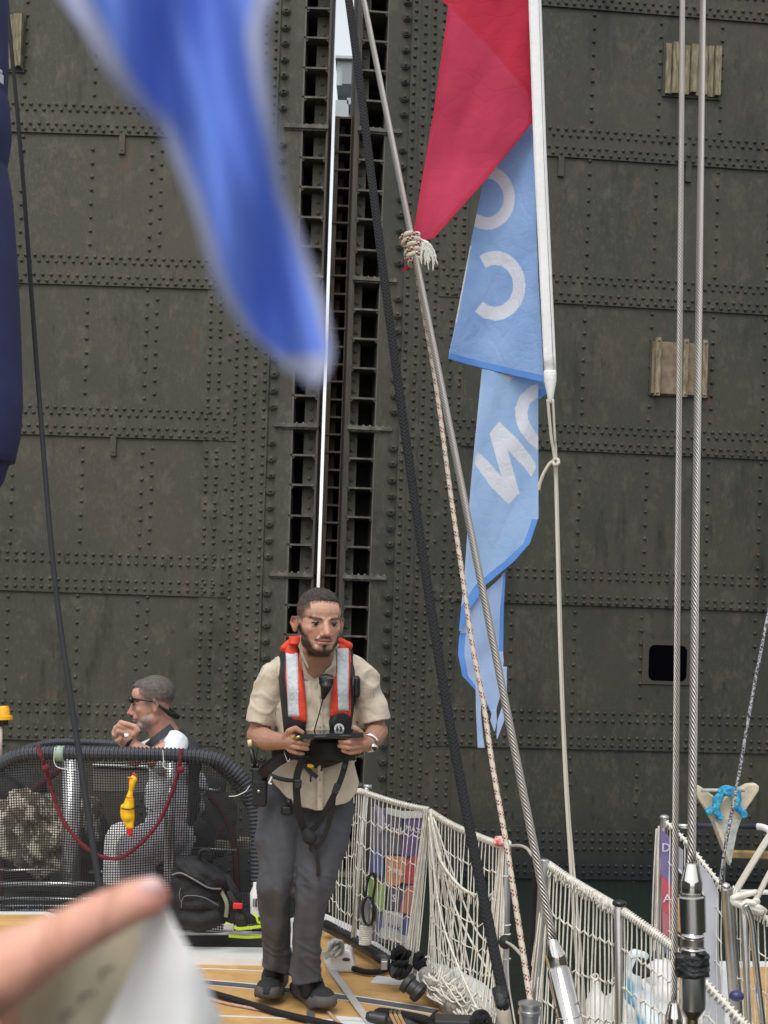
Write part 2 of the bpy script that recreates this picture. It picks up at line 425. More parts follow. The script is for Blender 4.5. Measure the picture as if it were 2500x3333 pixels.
# timber pads, top left
def timber(L,parent,x0,y0,x1,y1,kind):
    a0,b1=L.fp(x0,y0); a1,b0=L.fp(x1,y1)
    mb=MB(); L.plate(mb,a0-6,a1+6,b0-6,b1+6,0.0005,.02); fr=mb.build('pad_frame',M_gateR,parent,smooth=False)
    mb=MB(); n=9 if kind else 3
    if kind:
        for i in range(n):
            q0=lerp(a0,a1,i/n)+1.5; q1=lerp(a0,a1,(i+1)/n)-1.5
            L.plate(mb,q0,q1,b0+R.uniform(0,9),b1-R.uniform(0,9),.02,.03+.03*R.random()+(.05 if i in (1,4,8) else 0))
        mb.build('timber_pad',M_wood,fr,smooth=False)
    else:
        L.plate(mb,a0,a1,b0,b1,.02,.035); mb.build('rusty_plate',M_rustpanel,fr,smooth=False)
        mb=MB()
        for q in (a0+16,(a0+a1)/2+14,a1-16):
            L.plate(mb,q-8,q+8,b0-10,b1+10,.035,.09)
            for b in (b0,b1): mb.rivet(L.pt(q,b,.09),6*GS,L.n)
        mb.build('timber_batten',M_wood,fr,ang=40)
timber(LL,gl,-70,45,75,232,1)
# ---------------- right leaf ----------------
gr=thing('lock_gate',RL.o.copy()+Vector((2,.4,-3)),'dark riveted steel lock gate leaf right of the bright vertical gap, behind the flags','lock gate','leaves of the lock gate')
def rb(x,y): return RL.fp(x,y)[1]
bandsR=[]
for (x,yt,yb,st,rr) in ((1777,-85,21,1,(14,32,76,95)),(1785,407,509,1,(12,32,72,92)),(1807,885,987,1,(12,32,72,92)),(1755,1369,1463,1,(12,32,68,86)),(1400,1825,1953,0,(16,40,100,120)),(1386,2290,2426,0,(16,42,98,122)),(1880,2690,2860,0,(18,46,74,128,152))):
    t=rb(x,yt); bt=rb(x,yb); bandsR.append((t,bt,[t-q for q in rr],st))
avR=[(b[1],b[0]) for b in bandsR]
eB=RL.fp(1325,45)[0]
eF=eB-58                 # flange start
aR0=RL.fp(1160,200)[0]   # meeting edge
mb=MB(); RL.plate(mb,eB+40,3600,BB,BT,-.012,0); RL.plate(mb,eF,eB+44,BB,BT,-.6,.004)
RL.plate(mb,eB+17,eB+47,BB,BT,.0045,.03); RL.plate(mb,eB+47,eB+80,BB,BT,0,.022); RL.plate(mb,eB+80,eB+225,BB,BT,0,.012)
b=BB+40
while b<BT:
    for k in range(3):
        for a in (180,212): rivs(mb,RL,eB+a,b+k*23,.012)
    b+=84
for a,sp,d,ph in ((147,84,.012,30),(124,27,.012,4),(94,27,.012,12),(63,30,.022,3),(30,30,.03,14)): column(mb,RL,eB+a,BB,BT,sp,d,[],ph)
for x,y in ((1936,45),(2154,56),(2354,75)): column(mb,RL,RL.fp(x,y)[0],BB,BT,44,0,avR,R.uniform(0,20))
for q in (2525,2750,3000,1730): column(mb,RL,RL.fp(q,45)[0],BB,BT,44,0,avR,R.uniform(0,20))
for q in range(9):
    for i in range(8): bolt(mb,RL,eB,b0+q*486+60+i*52.5,.004)
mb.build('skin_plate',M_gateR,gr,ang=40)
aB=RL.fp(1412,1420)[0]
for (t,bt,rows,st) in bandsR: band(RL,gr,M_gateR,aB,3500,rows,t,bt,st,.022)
cells(RL,gr,aR0+14,eF,(aR0+17,aR0+48),M_web,1)
mb=MB(); RL.plate(mb,aR0,aR0+12,BB,BT,-.7,.03); mb.build('meeting_edge',mat('edge_rust',(.06,.042,.032),(.03,.027,.022),scale=3,rough=.7),gr,smooth=False)
for (px,py,w,h) in ((1826,511,20,66),(2240,530,20,66)):
    mb=MB(); a,b=RL.fp(px,py); RL.plate(mb,a-w/2,a+w/2,b-h,b,.0,.03)
    mb.build('hanging_bracket',M_gateR,gr,ang=40)
timber(RL,gr,2165,140,2338,322,1)
timber(RL,gr,2122,1112,2298,1290,0)
# hatch opening with rounded corners
a0,b1=RL.fp(2112,2098); a1,b0=RL.fp(2232,2218)
mb=MB(); RL.plate(mb,a0-22,a1+20,b0-12,b1+18,0,.016)
def rr_loop(a0,a1,b0,b1,r,d,n=5):
    out=[]
    for cx,cy,s0 in ((a1-r,b1-r,0),(a0+r,b1-r,90),(a0+r,b0+r,180),(a1-r,b0+r,270)):
        for k in range(n+1):
            q=math.radians(s0+90*k/n); out.append(RL.pt(cx+r*math.cos(q),cy+r*math.sin(q),d))
    return out
hatch=mb.build('hatch_frame',mat('hatch_rust',(.045,.034,.026),(.04,.04,.032),scale=8,rough=.7),gr,smooth=False)
mb=MB(); mb.prism(rr_loop(a0,a1,b0,b1,20,.0165),RL.n*.002); mb.build('hatch_opening',M_void,hatch,smooth=False)
# ---------------- ladder-like rusty column in the gap ----------------
CL=Leaf(0.0,XS); CL.o=Vector((XS*GS*1.03,GY*1.03,CAMZ)); 
lc=thing('ladder_column',CL.pt(10,-900),'narrow rusty brown ladder shaped column standing in the gap between the gates','column')
def cf(px,py):
    p=P(px,py,GY*1.03); return ((p.x-CL.o.x)/GS,(p.z-CAMZ)/GS)
c0=cf(1091,400)[0]; c1=cf(1160,400)[0]; ct=cf(1120,382)[1]
for nm,(q0,q1) in (('side_rail',(c0,c0+15)),('side_rail',(c1-17,c1))):
    mb=MB(); CL.plate(mb,q0,q1,BB,ct,-.5,.03); mb.build(nm,M_rust,lc,smooth=False)
mb=MB(); CL.plate(mb,c0,c1,BB,ct-2,-.52,-.5); mb.build('back_plate',M_void,lc,smooth=False)
mb=MB(); CL.plate(mb,c0+14,c0+32,BB,ct-3,-.22,-.2); b=BB
mb.build('web_plate',M_rust,lc,smooth=False)
mb=MB(); b=ct-3
while b>BB:
    CL.plate(mb,c0+1,c1-1,b-3,b+3,-.49,.045 if R.random()<.3 else .02); b-=59
mb.build('rung',M_rust,lc,smooth=False)
# grey lamp housing and post beyond the gap
M_grey=mat('grey_paint_far',(.38,.42,.43),(.30,.33,.34),scale=2,rough=.5)
lp=thing('equipment_box',P(1128,300,24),'pale grey metal box on a post seen through the gap at the top','box')
mb=MB(); Yb=24
def pbox(mb,x0,y0,x1,y1,Y,dep):
    a=P(x0,y0,Y); b=P(x1,y1,Y); mb.box(((a.x+b.x)/2,Y+dep/2,(a.z+b.z)/2),(abs(b.x-a.x),dep,abs(b.z-a.z)))
pbox(mb,1098,190,1190,280,Yb,1.2); mb.build('housing',M_grey,lp,smooth=False)
mb=MB(); pbox(mb,1092,180,1195,192,Yb-.1,1.4); mb.build('hood',M_grey,lp,smooth=False)
mb=MB(); pbox(mb,1115,215,1180,275,Yb-.03,.02); mb.build('louvre',mat('louvre_grey',(.2,.22,.23),rough=.5),lp,smooth=False)
mb=MB(); pbox(mb,1092,325,1130,480,Yb,.6); pbox(mb,1130,318,1165,340,Yb,.5); mb.build('post',M_grey,lp,smooth=False)
mb=MB(); pbox(mb,1118,280,1150,900,Yb+.9,.3); mb.build('stem',M_grey,lp,smooth=False)
# unseen side walls added to darken the chrome reflections; water
M_water=bpy.data.materials.new('lock_water'); M_water.use_nodes=True
n=M_water.node_tree.nodes; l=M_water.node_tree.links; b_=n['Principled BSDF']
b_.inputs['Base Color'].default_value=(.012,.018,.013,1); b_.inputs['Roughness'].default_value=.12
nz=n.new('ShaderNodeTexNoise'); nz.inputs['Scale'].default_value=5; nz.inputs['Detail'].default_value=4
tc=n.new('ShaderNodeTexCoord'); mp=n.new('ShaderNodeMapping'); mp.inputs['Scale'].default_value=(1,2.2,1); l.new(tc.outputs['Object'],mp.inputs[0]); l.new(mp.outputs[0],nz.inputs['Vector'])
bp=n.new('ShaderNodeBump'); bp.inputs['Strength'].default_value=.35; bp.inputs['Distance'].default_value=.05; l.new(nz.outputs[0],bp.inputs['Height']); l.new(bp.outputs[0],b_.inputs['Normal'])
M_conc=mat('lock_wall_concrete',(.20,.19,.16),(.10,.10,.085),scale=.5,rough=.9,bump=.4)
for xx,lb in ((-19,'unseen stained concrete lock chamber wall added on the left for its reflections'),(19,'unseen stained concrete lock chamber wall added on the right for its reflections')):
    mb=MB(); mb.box((xx+(2 if xx>0 else -2),-15,-1),(4,60,13)); tag(mb.build('unseen_lock_wall',M_conc,smooth=False),lb,'wall','walls of the lock chamber')
WZ=P(1880,2862,GY+.35).z
mb=MB(); mb.grid(lambda u,v: Vector((-60+120*u,-40+160*v,WZ)),30,30); tag(mb.build('water',M_water),kind='structure')
mb=MB(); mb.grid(lambda u,v: Vector((-2000+4000*u,-500+3500*v,WZ-6)),4,4)
tag(mb.build('ground',mat('lock_bed',(.12,.12,.1),(.08,.08,.07),scale=.2,rough=.9)),kind='structure')
# ================= our boat: deck, hull, fittings =================
def PZ(px,py,z):        # photo pixel -> point on the horizontal plane z
    d=P(px,py,1.0)-Vector((0,0,CAMZ)); k=(z-CAMZ)/d.z; return Vector((0,0,CAMZ))+d*k
M_deck=mat('cork_deck',(.46,.255,.085),(.62,.375,.14),scale=9,rough=.8,bump=.25,bscale=220,detail=10,pos=(.3,.7))
n_=M_deck.node_tree.nodes; l_=M_deck.node_tree.links; b__=n_['Principled BSDF']; src=b__.inputs['Base Color'].links[0].from_socket
tc_=n_.new('ShaderNodeTexCoord'); mp_=n_.new('ShaderNodeMapping'); mp_.inputs['Scale'].default_value=(1.2,5,1); l_.new(tc_.outputs['Object'],mp_.inputs[0])
nz_=n_.new('ShaderNodeTexNoise'); nz_.inputs['Scale'].default_value=3.2; nz_.inputs['Detail'].default_value=9; nz_.inputs['Roughness'].default_value=.75; l_.new(mp_.outputs[0],nz_.inputs['Vector'])
rp_=n_.new('ShaderNodeMapRange'); rp_.inputs[1].default_value=.5; rp_.inputs[2].default_value=.72; rp_.inputs[4].default_value=.55; l_.new(nz_.outputs[0],rp_.inputs[0])
mx_=n_.new('ShaderNodeMixRGB'); l_.new(rp_.outputs[0],mx_.inputs[0]); l_.new(src,mx_.inputs[1]); mx_.inputs[2].default_value=(.25,.15,.07,1); l_.new(mx_.outputs[0],b__.inputs['Base Color'])
M_gel=mat('white_gelcoat',(.74,.74,.73),(.62,.62,.60),scale=4,rough=.35,detail=6,pos=(.45,.75))
M_seam=mat('grey_seam',(.07,.08,.085),(.10,.11,.115),scale=20,rough=.7)
M_alu=mat('aluminium_tube',(.55,.55,.55),(.42,.42,.42),scale=6,rough=.32,metal=.85)
M_steelpost=mat('stainless_post',(.62,.60,.57),(.45,.43,.40),scale=5,rough=.28,metal=.9)
M_blackp=mat('black_bar',(.012,.012,.013),(.03,.03,.03),scale=8,rough=.45)
M_cord=mat('net_cord',(.80,.77,.69),(.66,.62,.53),scale=30,rough=.9,bump=.4,bscale=300)
M_cordd=mat('net_cord_dark',(.42,.36,.28),(.30,.25,.19),scale=30,rough=.9)
M_greyw=mat('grey_webbing',(.45,.44,.41),(.36,.35,.33),scale=12,rough=.8)
boat=thing('sailing_boat',Vector((-.3,5.9,0)),'white hulled sailing yacht with tan cork deck where the man in khaki stands','boat')
def horiz(mb,pts,z,th=.003):
    w=[PZ(x,y,z) for x,y in pts]; mb.prism(w[::-1] if False else w,(0,0,-th))
deckpts=[(-900,3070),(590,3092),(848,3100),(1000,3035),(1052,3012),(1100,3032),(1190,3085),(1300,3160),(1413,3253),(1475,3345),(1560,3480),(1700,3700),(-1200,3700)]
hullpts=[(-900,2995),(560,3000),(860,3010),(1000,2975),(1062,2975),(1150,3015),(1235,3072),(1345,3150),(1470,3240),(1590,3345),(1700,3480),(1900,3700),(-1200,3700)]
mb=MB(); mb.prism([PZ(x,y,-.006) for x,y in hullpts],(0,0,-1.1)); mb.build('hull',M_gel,boat,smooth=False)
mb=MB(); mb.prism([PZ(x,y,-.004) for x,y in ((-900,2994),(560,2999),(858,3009),(870,2960),(860,2905),(-900,2895))],(0,0,-1.1)); mb.build('cockpit_floor',mat('dark_cockpit_floor',(.035,.036,.038),(.06,.06,.06),scale=6,rough=.7),boat,smooth=False)
mb=MB(); mb.prism([PZ(x,y,0) for x,y in deckpts],(0,0,-.004)); mb.build('deck',M_deck,boat,smooth=False)
def stripe(name,pts,w,z,m,th=.003):
    pp=[PZ(q[0],q[1],z) for q in spline(pts,6)]; mb=MB(); ribbon_h(mb,pp,w,th); return mb.build(name,m,boat,smooth=False)
def ribbon_h(mb,pts,w,th):
    L=len(pts); vs=[]
    for i,p in enumerate(pts):
        t=(pts[min(i+1,L-1)]-pts[max(i-1,0)]).normalized(); s=t.cross(Vector((0,0,1))).normalized()
        for a,b in ((-1,0),(1,0),(1,-1),(-1,-1)): vs.append(p+s*a*w/2+Vector((0,0,b*th)))
    fs=[(0,1,2,3),(4*L-1,4*L-2,4*L-3,4*L-4)]
    for i in range(L-1):
        for k in range(4): fs.append((4*i+k,4*i+4+k,4*i+4+(k+1)%4,4*i+(k+1)%4))
    mb.add(vs,fs)
s1=[(-200,3130),(300,3170),(656,3195),(841,3211),(1042,3234),(1240,3262),(1418,3291)]
stripe('deck_seam_border',s1,.082,.004,M_gel); stripe('deck_seam',s1,.052,.008,M_seam)
stripe('deck_line',[(600,3300),(900,3312),(1150,3322),(1400,3345)],.012,.004,M_gel)
s2=[(600,3178),(850,3186),(1000,3192)]
stripe('deck_line',[(560,3150),(700,3153),(860,3160),(1020,3170)],.010,.004,M_gel)
mb=MB(); mb.prism([PZ(x,y,.03) for x,y in ((500,3080),(852,3084),(1000,3015),(1060,3012),(1000,3062),(852,3122),(500,3116))],(0,0,-.03)); mb.build('coaming',M_gel,boat,smooth=False)
mb=MB(); mb.prism([PZ(x,y,.004) for x,y in ((1095,3306),(1250,3318),(1290,3400),(1080,3400))],(0,0,-.003)); mb.build('white_patch',M_gel,boat,smooth=False)
mb=MB(); mb.prism([PZ(x,y,.004) for x,y in ((1228,3174),(1300,3186),(1318,3196),(1300,3206),(1205,3197))],(0,0,-.003)); mb.build('white_patch',M_gel,boat,smooth=False)
mb=MB(); mb.prism([PZ(x,y,.01) for x,y in ((998,3288),(1023,3290),(1030,3400),(996,3400))],(0,0,-.009)); mb.build('track_plate',M_alu,boat,smooth=False)
mb=MB(); mb.tube([PZ(x,y,.06) for x,y in ((1060,3012),(1150,3060),(1225,3105),(1262,3130))],.03,8); mb.build('toe_rail',M_blackp,boat)
for (x0,y0,x1,y1) in ((575,3048,856,3082),):
    a=P(x0-100,y1,6.66); b=P(x1,y0,6.66); mb=MB(); mb.box((a+b)/2+Vector((0,.03,0)),(abs(b.x-a.x),.05,abs(b.z-a.z))); mb.build('black_track',M_blackp,boat,smooth=False)
    mb=MB(); mb.cyl(P(570,3038,6.55),P(858,3038,6.55),px2m(6.5,6.55)); mb.build('grey_tube',M_alu,boat)
# fairlead block on deck
c=PZ(1118,3166,0)
mb=MB(); fl=[P(x,y,c.y) for x,y in ((1075,3166),(1160,3166),(1150,3120),(1143,3098),(1128,3091),(1085,3091),(1072,3105))]
mb.prism(fl,(0,.12,0)); o=mb.build('fairlead',M_gel,boat,smooth=False); q=o.modifiers.new('b','BEVEL'); q.width=.012; q.segments=3
mb=MB(); hc=P(1127,3123,c.y-.004); mb.ell(hc,(px2m(13,c.y),.004,px2m(6,c.y))); mb.build('fairlead_hole',mat('hole_dark',(.05,.045,.04),rough=.6),o)
# raised hatch, left
hat=[(-700,2962),(140,2966),(176,2974),(192,2990),(196,3060),(-700,3060)]
mb=MB(); mb.prism([PZ(x,y,.14) for x,y in ((-900,2964),(150,2967),(180,2975),(192,2988),(150,3060),(-900,3080))],(0,0,-.14)); hh=mb.build('raised_hatch',M_gel,boat,smooth=False)
mb=MB(); mb.prism([PZ(x,y,.146) for x,y in ((-900,2975),(140,2977),(158,2986),(130,3060),(-900,3080))],(0,0,-.004)); mb.build('hatch_cork',M_deck,hh,smooth=False)
# stanchions
def post(x0,y0,x1,y1,Y,w,m=M_steelpost,name='stanchion',par=None):
    mb=MB(); a=P(x0,y0,Y); b=P(x1,y1,Y); mb.tube([b,a,a+Vector((0,0,.004))],[px2m(w/2,Y)]*2+[px2m(w/2.6,Y)],12); return mb.build(name,m,par or boat,ang=40)
post(1193,2566,1148,3085,6.6,19)
mb=MB(); mb.cyl(P(1184,2560,6.6),P(1210,2562,6.6),.012); mb.build('stanchion_cap',M_alu,boat)
post(1652,2742,1640,3320,5.2,26,M_alu); post(1772,2800,1738,3400,4.6,34,M_alu); post(2014,2940,2016,3450,4.1,28)
# ================= people =================
def col_mix(a,b,t): 
    t=max(0,min(1,t)); return tuple(x*(1-t)+y*t for x,y in zip(a,b))
def sstep(a,b,x):
    t=max(0,min(1,(x-a)/(b-a))); return t*t*(3-2*t)
class Head:
    def __init__(s,c,H,yaw,pitch=0,roll=0):    # c = chin-level origin on the ear line
        s.c=Vector(c); s.H=H
        y=math.radians(yaw); f=Vector((math.sin(y),-math.cos(y),0)); sd=Vector((math.cos(y),math.sin(y),0)); z=Vector((0,0,1))
        q=Matrix.Rotation(math.radians(pitch),3,sd) @ Matrix.Rotation(math.radians(roll),3,f)
        s.M=Matrix((q@sd,q@f,q@z)).transposed()
        s.I=s.M.inverted()
    def w(s,x,f,z): return s.c+s.M@Vector((x,f,z-.45))*s.H+Vector((0,0,.45*s.H))
    def l(s,p): 
        q=s.I@(p-s.c-Vector((0,0,.45*s.H)))/s.H; return q.x,q.y,q.z+.45
    def ell(s,mb,c,r): mb.ell(s.w(*c),[q*s.H for q in r],s.M,18,12)
    def cap(s,mb,a,b,ra,rb): mb.cap(s.w(*a),s.w(*b),ra*s.H,rb*s.H,12)
    def skull(s,mb):
        e=s.ell
        e(mb,(0,-.03,.665),(.33,.385,.335)); e(mb,(0,.13,.42),(.298,.25,.34)); e(mb,(0,-.03,.45),(.318,.26,.27)); e(mb,(0,.16,.66),(.29,.24,.22))
        e(mb,(0,.10,.22),(.292,.23,.19)); e(mb,(0,.25,.10),(.175,.125,.10))
        for q in (-1,1):
            e(mb,(q*.165,.225,.40),(.105,.11,.10)); e(mb,(q*.19,.07,.22),(.08,.17,.14))
            s.cap(mb,(q*.17,.330,.565),(q*.04,.362,.555),.036,.04)
            e(mb,(q*.058,.42,.325),(.042,.045,.036))
            # ear
            e(mb,(q*.345,-.03,.45),(.035,.07,.12)); s.cap(mb,(q*.395,-.05,.545),(q*.405,-.09,.46),.022,.024); s.cap(mb,(q*.355,-.02,.34),(q*.405,-.09,.46),.026,.024)
            s.cap(mb,(q*.385,-.06,.53),(q*.365,.0,.54),.02,.018); e(mb,(q*.365,-.035,.375),(.03,.04,.05))
            s.cap(mb,(q*.095,.385,.195),(0,.41,.208),.018,.028)
            s.cap(mb,(q*.085,.385,.228),(0,.415,.247),.015,.022)
        s.cap(mb,(0,.375,.50),(0,.445,.36),.045,.060); e(mb,(0,.485,.345),(.042,.04,.04))
        e(mb,(0,.36,.245),(.13,.06,.09))
        for q in (-1,1): s.cap(mb,(q*.20,.325,.510),(q*.085,.357,.508),.022,.022); s.cap(mb,(q*.19,.33,.456),(q*.09,.354,.456),.018,.018)
    def carve(s,p,nrm):
        x,f,z=s.l(p)
        if not(-.45<x<.45 and .15<f<.6 and 0<z<.8): return 0
        d=0
        for q in (-1,1): d-=.030*math.exp(-(((x-q*.14)/.065)**2+((z-.485)/.045)**2))
        d-=.012*math.exp(-((x/.11)**4+((z-.222)/.010)**2)) if f>.3 else 0
        for q in (-1,1): d-=.012*math.exp(-(((x-q*.045)/.02)**2+((z-.30)/.018)**2))
        for q in (-1,1): d-=.006*math.exp(-(((x-q*(.10+.25*(.33-z)))/.02)**2+((z-.29)/.06)**2))
        return d*s.H
    def eyes(s,parent,iris,white,lid):
        for q in (-1,1):
            mb=MB(); c=s.w(q*.14,.318,.482); mb.ell(c,[.050*s.H]*3,s.M,16,12)
            e=mb.build('eye',white,parent)
            mb=MB(); mb.ell(s.w(q*.14-.006,.361,.482),[.030*s.H,.014*s.H,.030*s.H],s.M,12,8); mb.build('iris',iris,e)
            mb=MB(); pts=[s.w(q*.14+.058*t,.372-.045*t*t,.494+.014*(1-t*t)) for t in (-1,-.5,0,.5,1)]; mb.tube(pts,[.004*s.H,.007*s.H,.008*s.H,.007*s.H,.004*s.H],6)
            mb.build('eyelid',lid,e)
SK=(.44,.225,.145)
def capx(mb,a,b,ra,rb,n=14):      # photo-pixel capsule: (px,py,Y), radius in px
    mb.cap(P(*a),P(*b),px2m(ra,a[2]),px2m(rb,b[2]),n)
def chain(mb,pts,n=14):           # (px,py,Y,r)
    for a,b in zip(pts,pts[1:]): capx(mb,a[:3],b[:3],a[3],b[3],n)
def ellx(mb,c,r,M=None): mb.ell(P(*c[:3]),[px2m(q,c[2]) for q in r],M,20,12)
def toPx(p):
    Y=p.y; x=p.x/Y; z=(p.z-CAMZ)/Y; u=x*cr+z*sr; v=-x*sr+z*cr
    return CX+u*F, CY-v*F
def cutmesh(o,fn,it=9):
    import bmesh
    bm=bmesh.new(); bm.from_mesh(o.data); bmesh.ops.delete(bm,geom=[v for v in bm.verts if fn(v.co)],context='VERTS')
    for _ in range(it):          # fair the cut edge so hems run clean
        nw=[]
        for v in bm.verts:
            if v.is_boundary:
                q=[e.other_vert(v).co for e in v.link_edges if e.is_boundary]
                if len(q)>=2: nw.append((v,v.co*.5+sum(q,Vector())/len(q)*.5))
        for v,c in nw: v.co=c
    bm.to_mesh(o.data); bm.free()
def solid(o,t,off=-1):
    m=o.modifiers.new('s','SOLIDIFY'); m.thickness=t; m.offset=off
def fold(p,s1=9,s2=22,a=.006):
    return a*(noise.noise(p*s1)+.5*noise.noise(p*s2+Vector((5,3,1))))
def strip(mb,L,Rr,y0,y1,Yf,th,nu=8,nv=24,puff=1.0,ex=4):
    """pillow panel between two pixel polylines x(y); front surface depth Yf(px,py)"""
    def fn(u,v,back):
        y=lerp(y0,y1,v); xl=inter(L,y); xr=inter(Rr,y); x=lerp(xl,xr,u)
        e=(1-abs(2*u-1)**ex)*(1-abs(2*v-1)**(ex*3)); Y=Yf(x,y)
        return P(x,y,Y-(0 if back else th*(.15+.85*e*puff)))
    fr=[[fn(i/nu,j/nv,0) for i in range(nu+1)] for j in range(nv+1)]
    bk=[[fn(i/nu,j/nv,1) for i in range(nu+1)] for j in range(nv+1)]
    w=nu+1; vs=[p for r in fr for p in r]+[p for r in bk for p in r]; N=w*(nv+1); fs=[]
    for j in range(nv):
        for i in range(nu):
            fs.append((j*w+i,j*w+i+1,(j+1)*w+i+1,(j+1)*w+i)); fs.append((N+j*w+i,N+(j+1)*w+i,N+(j+1)*w+i+1,N+j*w+i+1))
        fs.append((j*w,(j+1)*w,N+(j+1)*w,N+j*w)); fs.append((j*w+nu,N+j*w+nu,N+(j+1)*w+nu,(j+1)*w+nu))
    for i in range(nu):
        fs.append((i,N+i,N+i+1,i+1)); fs.append((nv*w+i,nv*w+i+1,N+nv*w+i+1,N+nv*w+i))
    mb.add(vs,fs)
def ribbon(mb,pts,w,th,nrm=(0,-1,0)):    # flat strap along world pts, wide in image plane
    n=Vector(nrm); L=len(pts); vs=[]
    ww=w if hasattr(w,'__len__') else [w]*L
    for i,p in enumerate(pts):
        t=(pts[min(i+1,L-1)]-pts[max(i-1,0)]).normalized(); s=t.cross(n).normalized(); k=s.cross(t).normalized()
        for a,b in ((-1,-1),(1,-1),(1,1),(-1,1)): vs.append(p+s*a*ww[i]/2+k*b*th/2)
    fs=[(0,1,2,3),(4*L-1,4*L-2,4*L-3,4*L-4)]
    for i in range(L-1):
        for k in range(4): fs.append((4*i+k,4*i+4+k,4*i+4+(k+1)%4,4*i+(k+1)%4))
    mb.add(vs,fs)
def strap(name,pts,w,th,m,parent,n=6):
    mb=MB(); pp=path([q[:3] for q in pts],n); ribbon(mb,pp,px2m(w,pts[0][2]),th); return mb.build(name,m,parent,smooth=False)
M_skin=mat('skin_tan',(1,1,1),(.86,.84,.84),scale=60,rough=.58,vcol=True,sss=.15,bump=.08,bscale=900,spec=.3)
M_eyew=mat('eye_white',(.34,.29,.26),rough=.3); M_iris=mat('iris_brown',(.012,.007,.005),rough=.15); M_lid=mat('eyelash_dark',(.02,.012,.01),rough=.6)
M_hair=mat('hair_dark_brown',(.022,.016,.014),(.070,.052,.045),scale=120,rough=.55,bump=.9,bscale=260,stretch=(1,.35,1))
M_hairg=mat('hair_grey_short',(.070,.058,.050),(.115,.10,.09),scale=60,rough=.7,bump=.4,bscale=300)
M_khaki=mat('khaki_shirt_cotton',(.52,.44,.335),(.58,.50,.385),scale=14,rough=.85,bump=.25,bscale=60,sheen=.2)
M_trous=mat('grey_trousers',(.056,.059,.068),(.074,.077,.088),scale=12,rough=.85,bump=.2,bscale=50)
M_vestb=mat('vest_black_nylon',(.012,.012,.015),(.02,.02,.025),scale=30,rough=.6,bump=.2)
M_vestr=mat('vest_orange_red',(.72,.055,.018),(.62,.045,.015),scale=20,rough=.65,bump=.3,bscale=60)
M_refl=mat('reflective_tape',(.62,.64,.66),(.50,.53,.56),scale=40,rough=.45,bump=.5,bscale=70)
M_blk=mat('black_webbing',(.006,.006,.007),(.013,.013,.015),scale=60,rough=.7,bump=.3)
M_plast=mat('black_plastic',(.012,.012,.013),rough=.35)
M_shoe=mat('black_shoe_knit',(.011,.011,.012),(.022,.022,.024),scale=80,rough=.8,bump=.5)
M_sole=mat('dark_grey_sole',(.075,.070,.068),rough=.7)
M_chrome=mat('polished_steel',(.75,.74,.72),(.6,.59,.57),scale=3,rough=.12,metal=1)
M_white=mat('white_plastic',(.75,.75,.73),rough=.5)
M_yel=mat('safety_yellow',(.85,.42,.01),rough=.5)
# ---------------- person 1 ----------------
p1=thing('person',P(960,3240,5.66),'standing man in khaki shirt, red life vest and grey trousers holding a tablet','person')
H1=Head(P(1034,2129,5.36),px2m(216,5.36),19,pitch=4)
body=MB(); H1.skull(body)
chain(body,[(1030,2100,5.42,54),(1028,2175,5.49,58)]); chain(body,[(1028,2150,5.485,50),(1030,2230,5.56,60)])
ellx(body,(1030,2270,5.60),(100,60,100)); ellx(body,(1025,2420,5.61),(100,68,110)); chain(body,[(1010,2480,5.62,60),(950,2680,5.64,48)]); chain(body,[(1010,2480,5.62,60),(1060,2680,5.64,48)])
# arms
chain(body,[(905,2200,5.56,40),(838,2392,5.58,33)]); chain(body,[(838,2392,5.58,36),(872,2410,5.47,35),(925,2415,5.33,24)])
chain(body,[(1165,2200,5.56,42),(1228,2380,5.58,33)]); chain(body,[(1228,2380,5.58,36),(1215,2402,5.47,33),(1196,2424,5.34,23)])
# legs in the trousers
chain(body,[(950,2680,5.64,48),(915,2860,5.62,42),(890,3130,5.74,26),(885,3190,5.74,24)])
chain(body,[(1060,2680,5.64,48),(1030,2860,5.56,42),(995,3170,5.62,26),(1000,3230,5.62,24)])
# his right hand (image left)
chain(body,[(925,2413,5.33,25),(948,2412,5.30,25)]); ellx(body,(945,2418,5.31),(27,16,28))
def finger(mb,pts): chain(mb,pts,10)
finger(body,[(945,2397,5.29,8.5),(964,2403,5.265,8),(980,2411,5.27,7)])
finger(body,[(944,2412,5.29,8.5),(974,2417,5.255,8),(1003,2422,5.275,7)])
finger(body,[(942,2428,5.29,8.5),(972,2434,5.26,8),(1001,2438,5.28,7)])
finger(body,[(942,2442,5.30,8),(964,2450,5.28,7.5),(986,2453,5.29,6.5)])
finger(body,[(930,2400,5.30,13),(942,2380,5.28,11.5),(962,2371,5.275,10),(984,2384,5.275,8)])
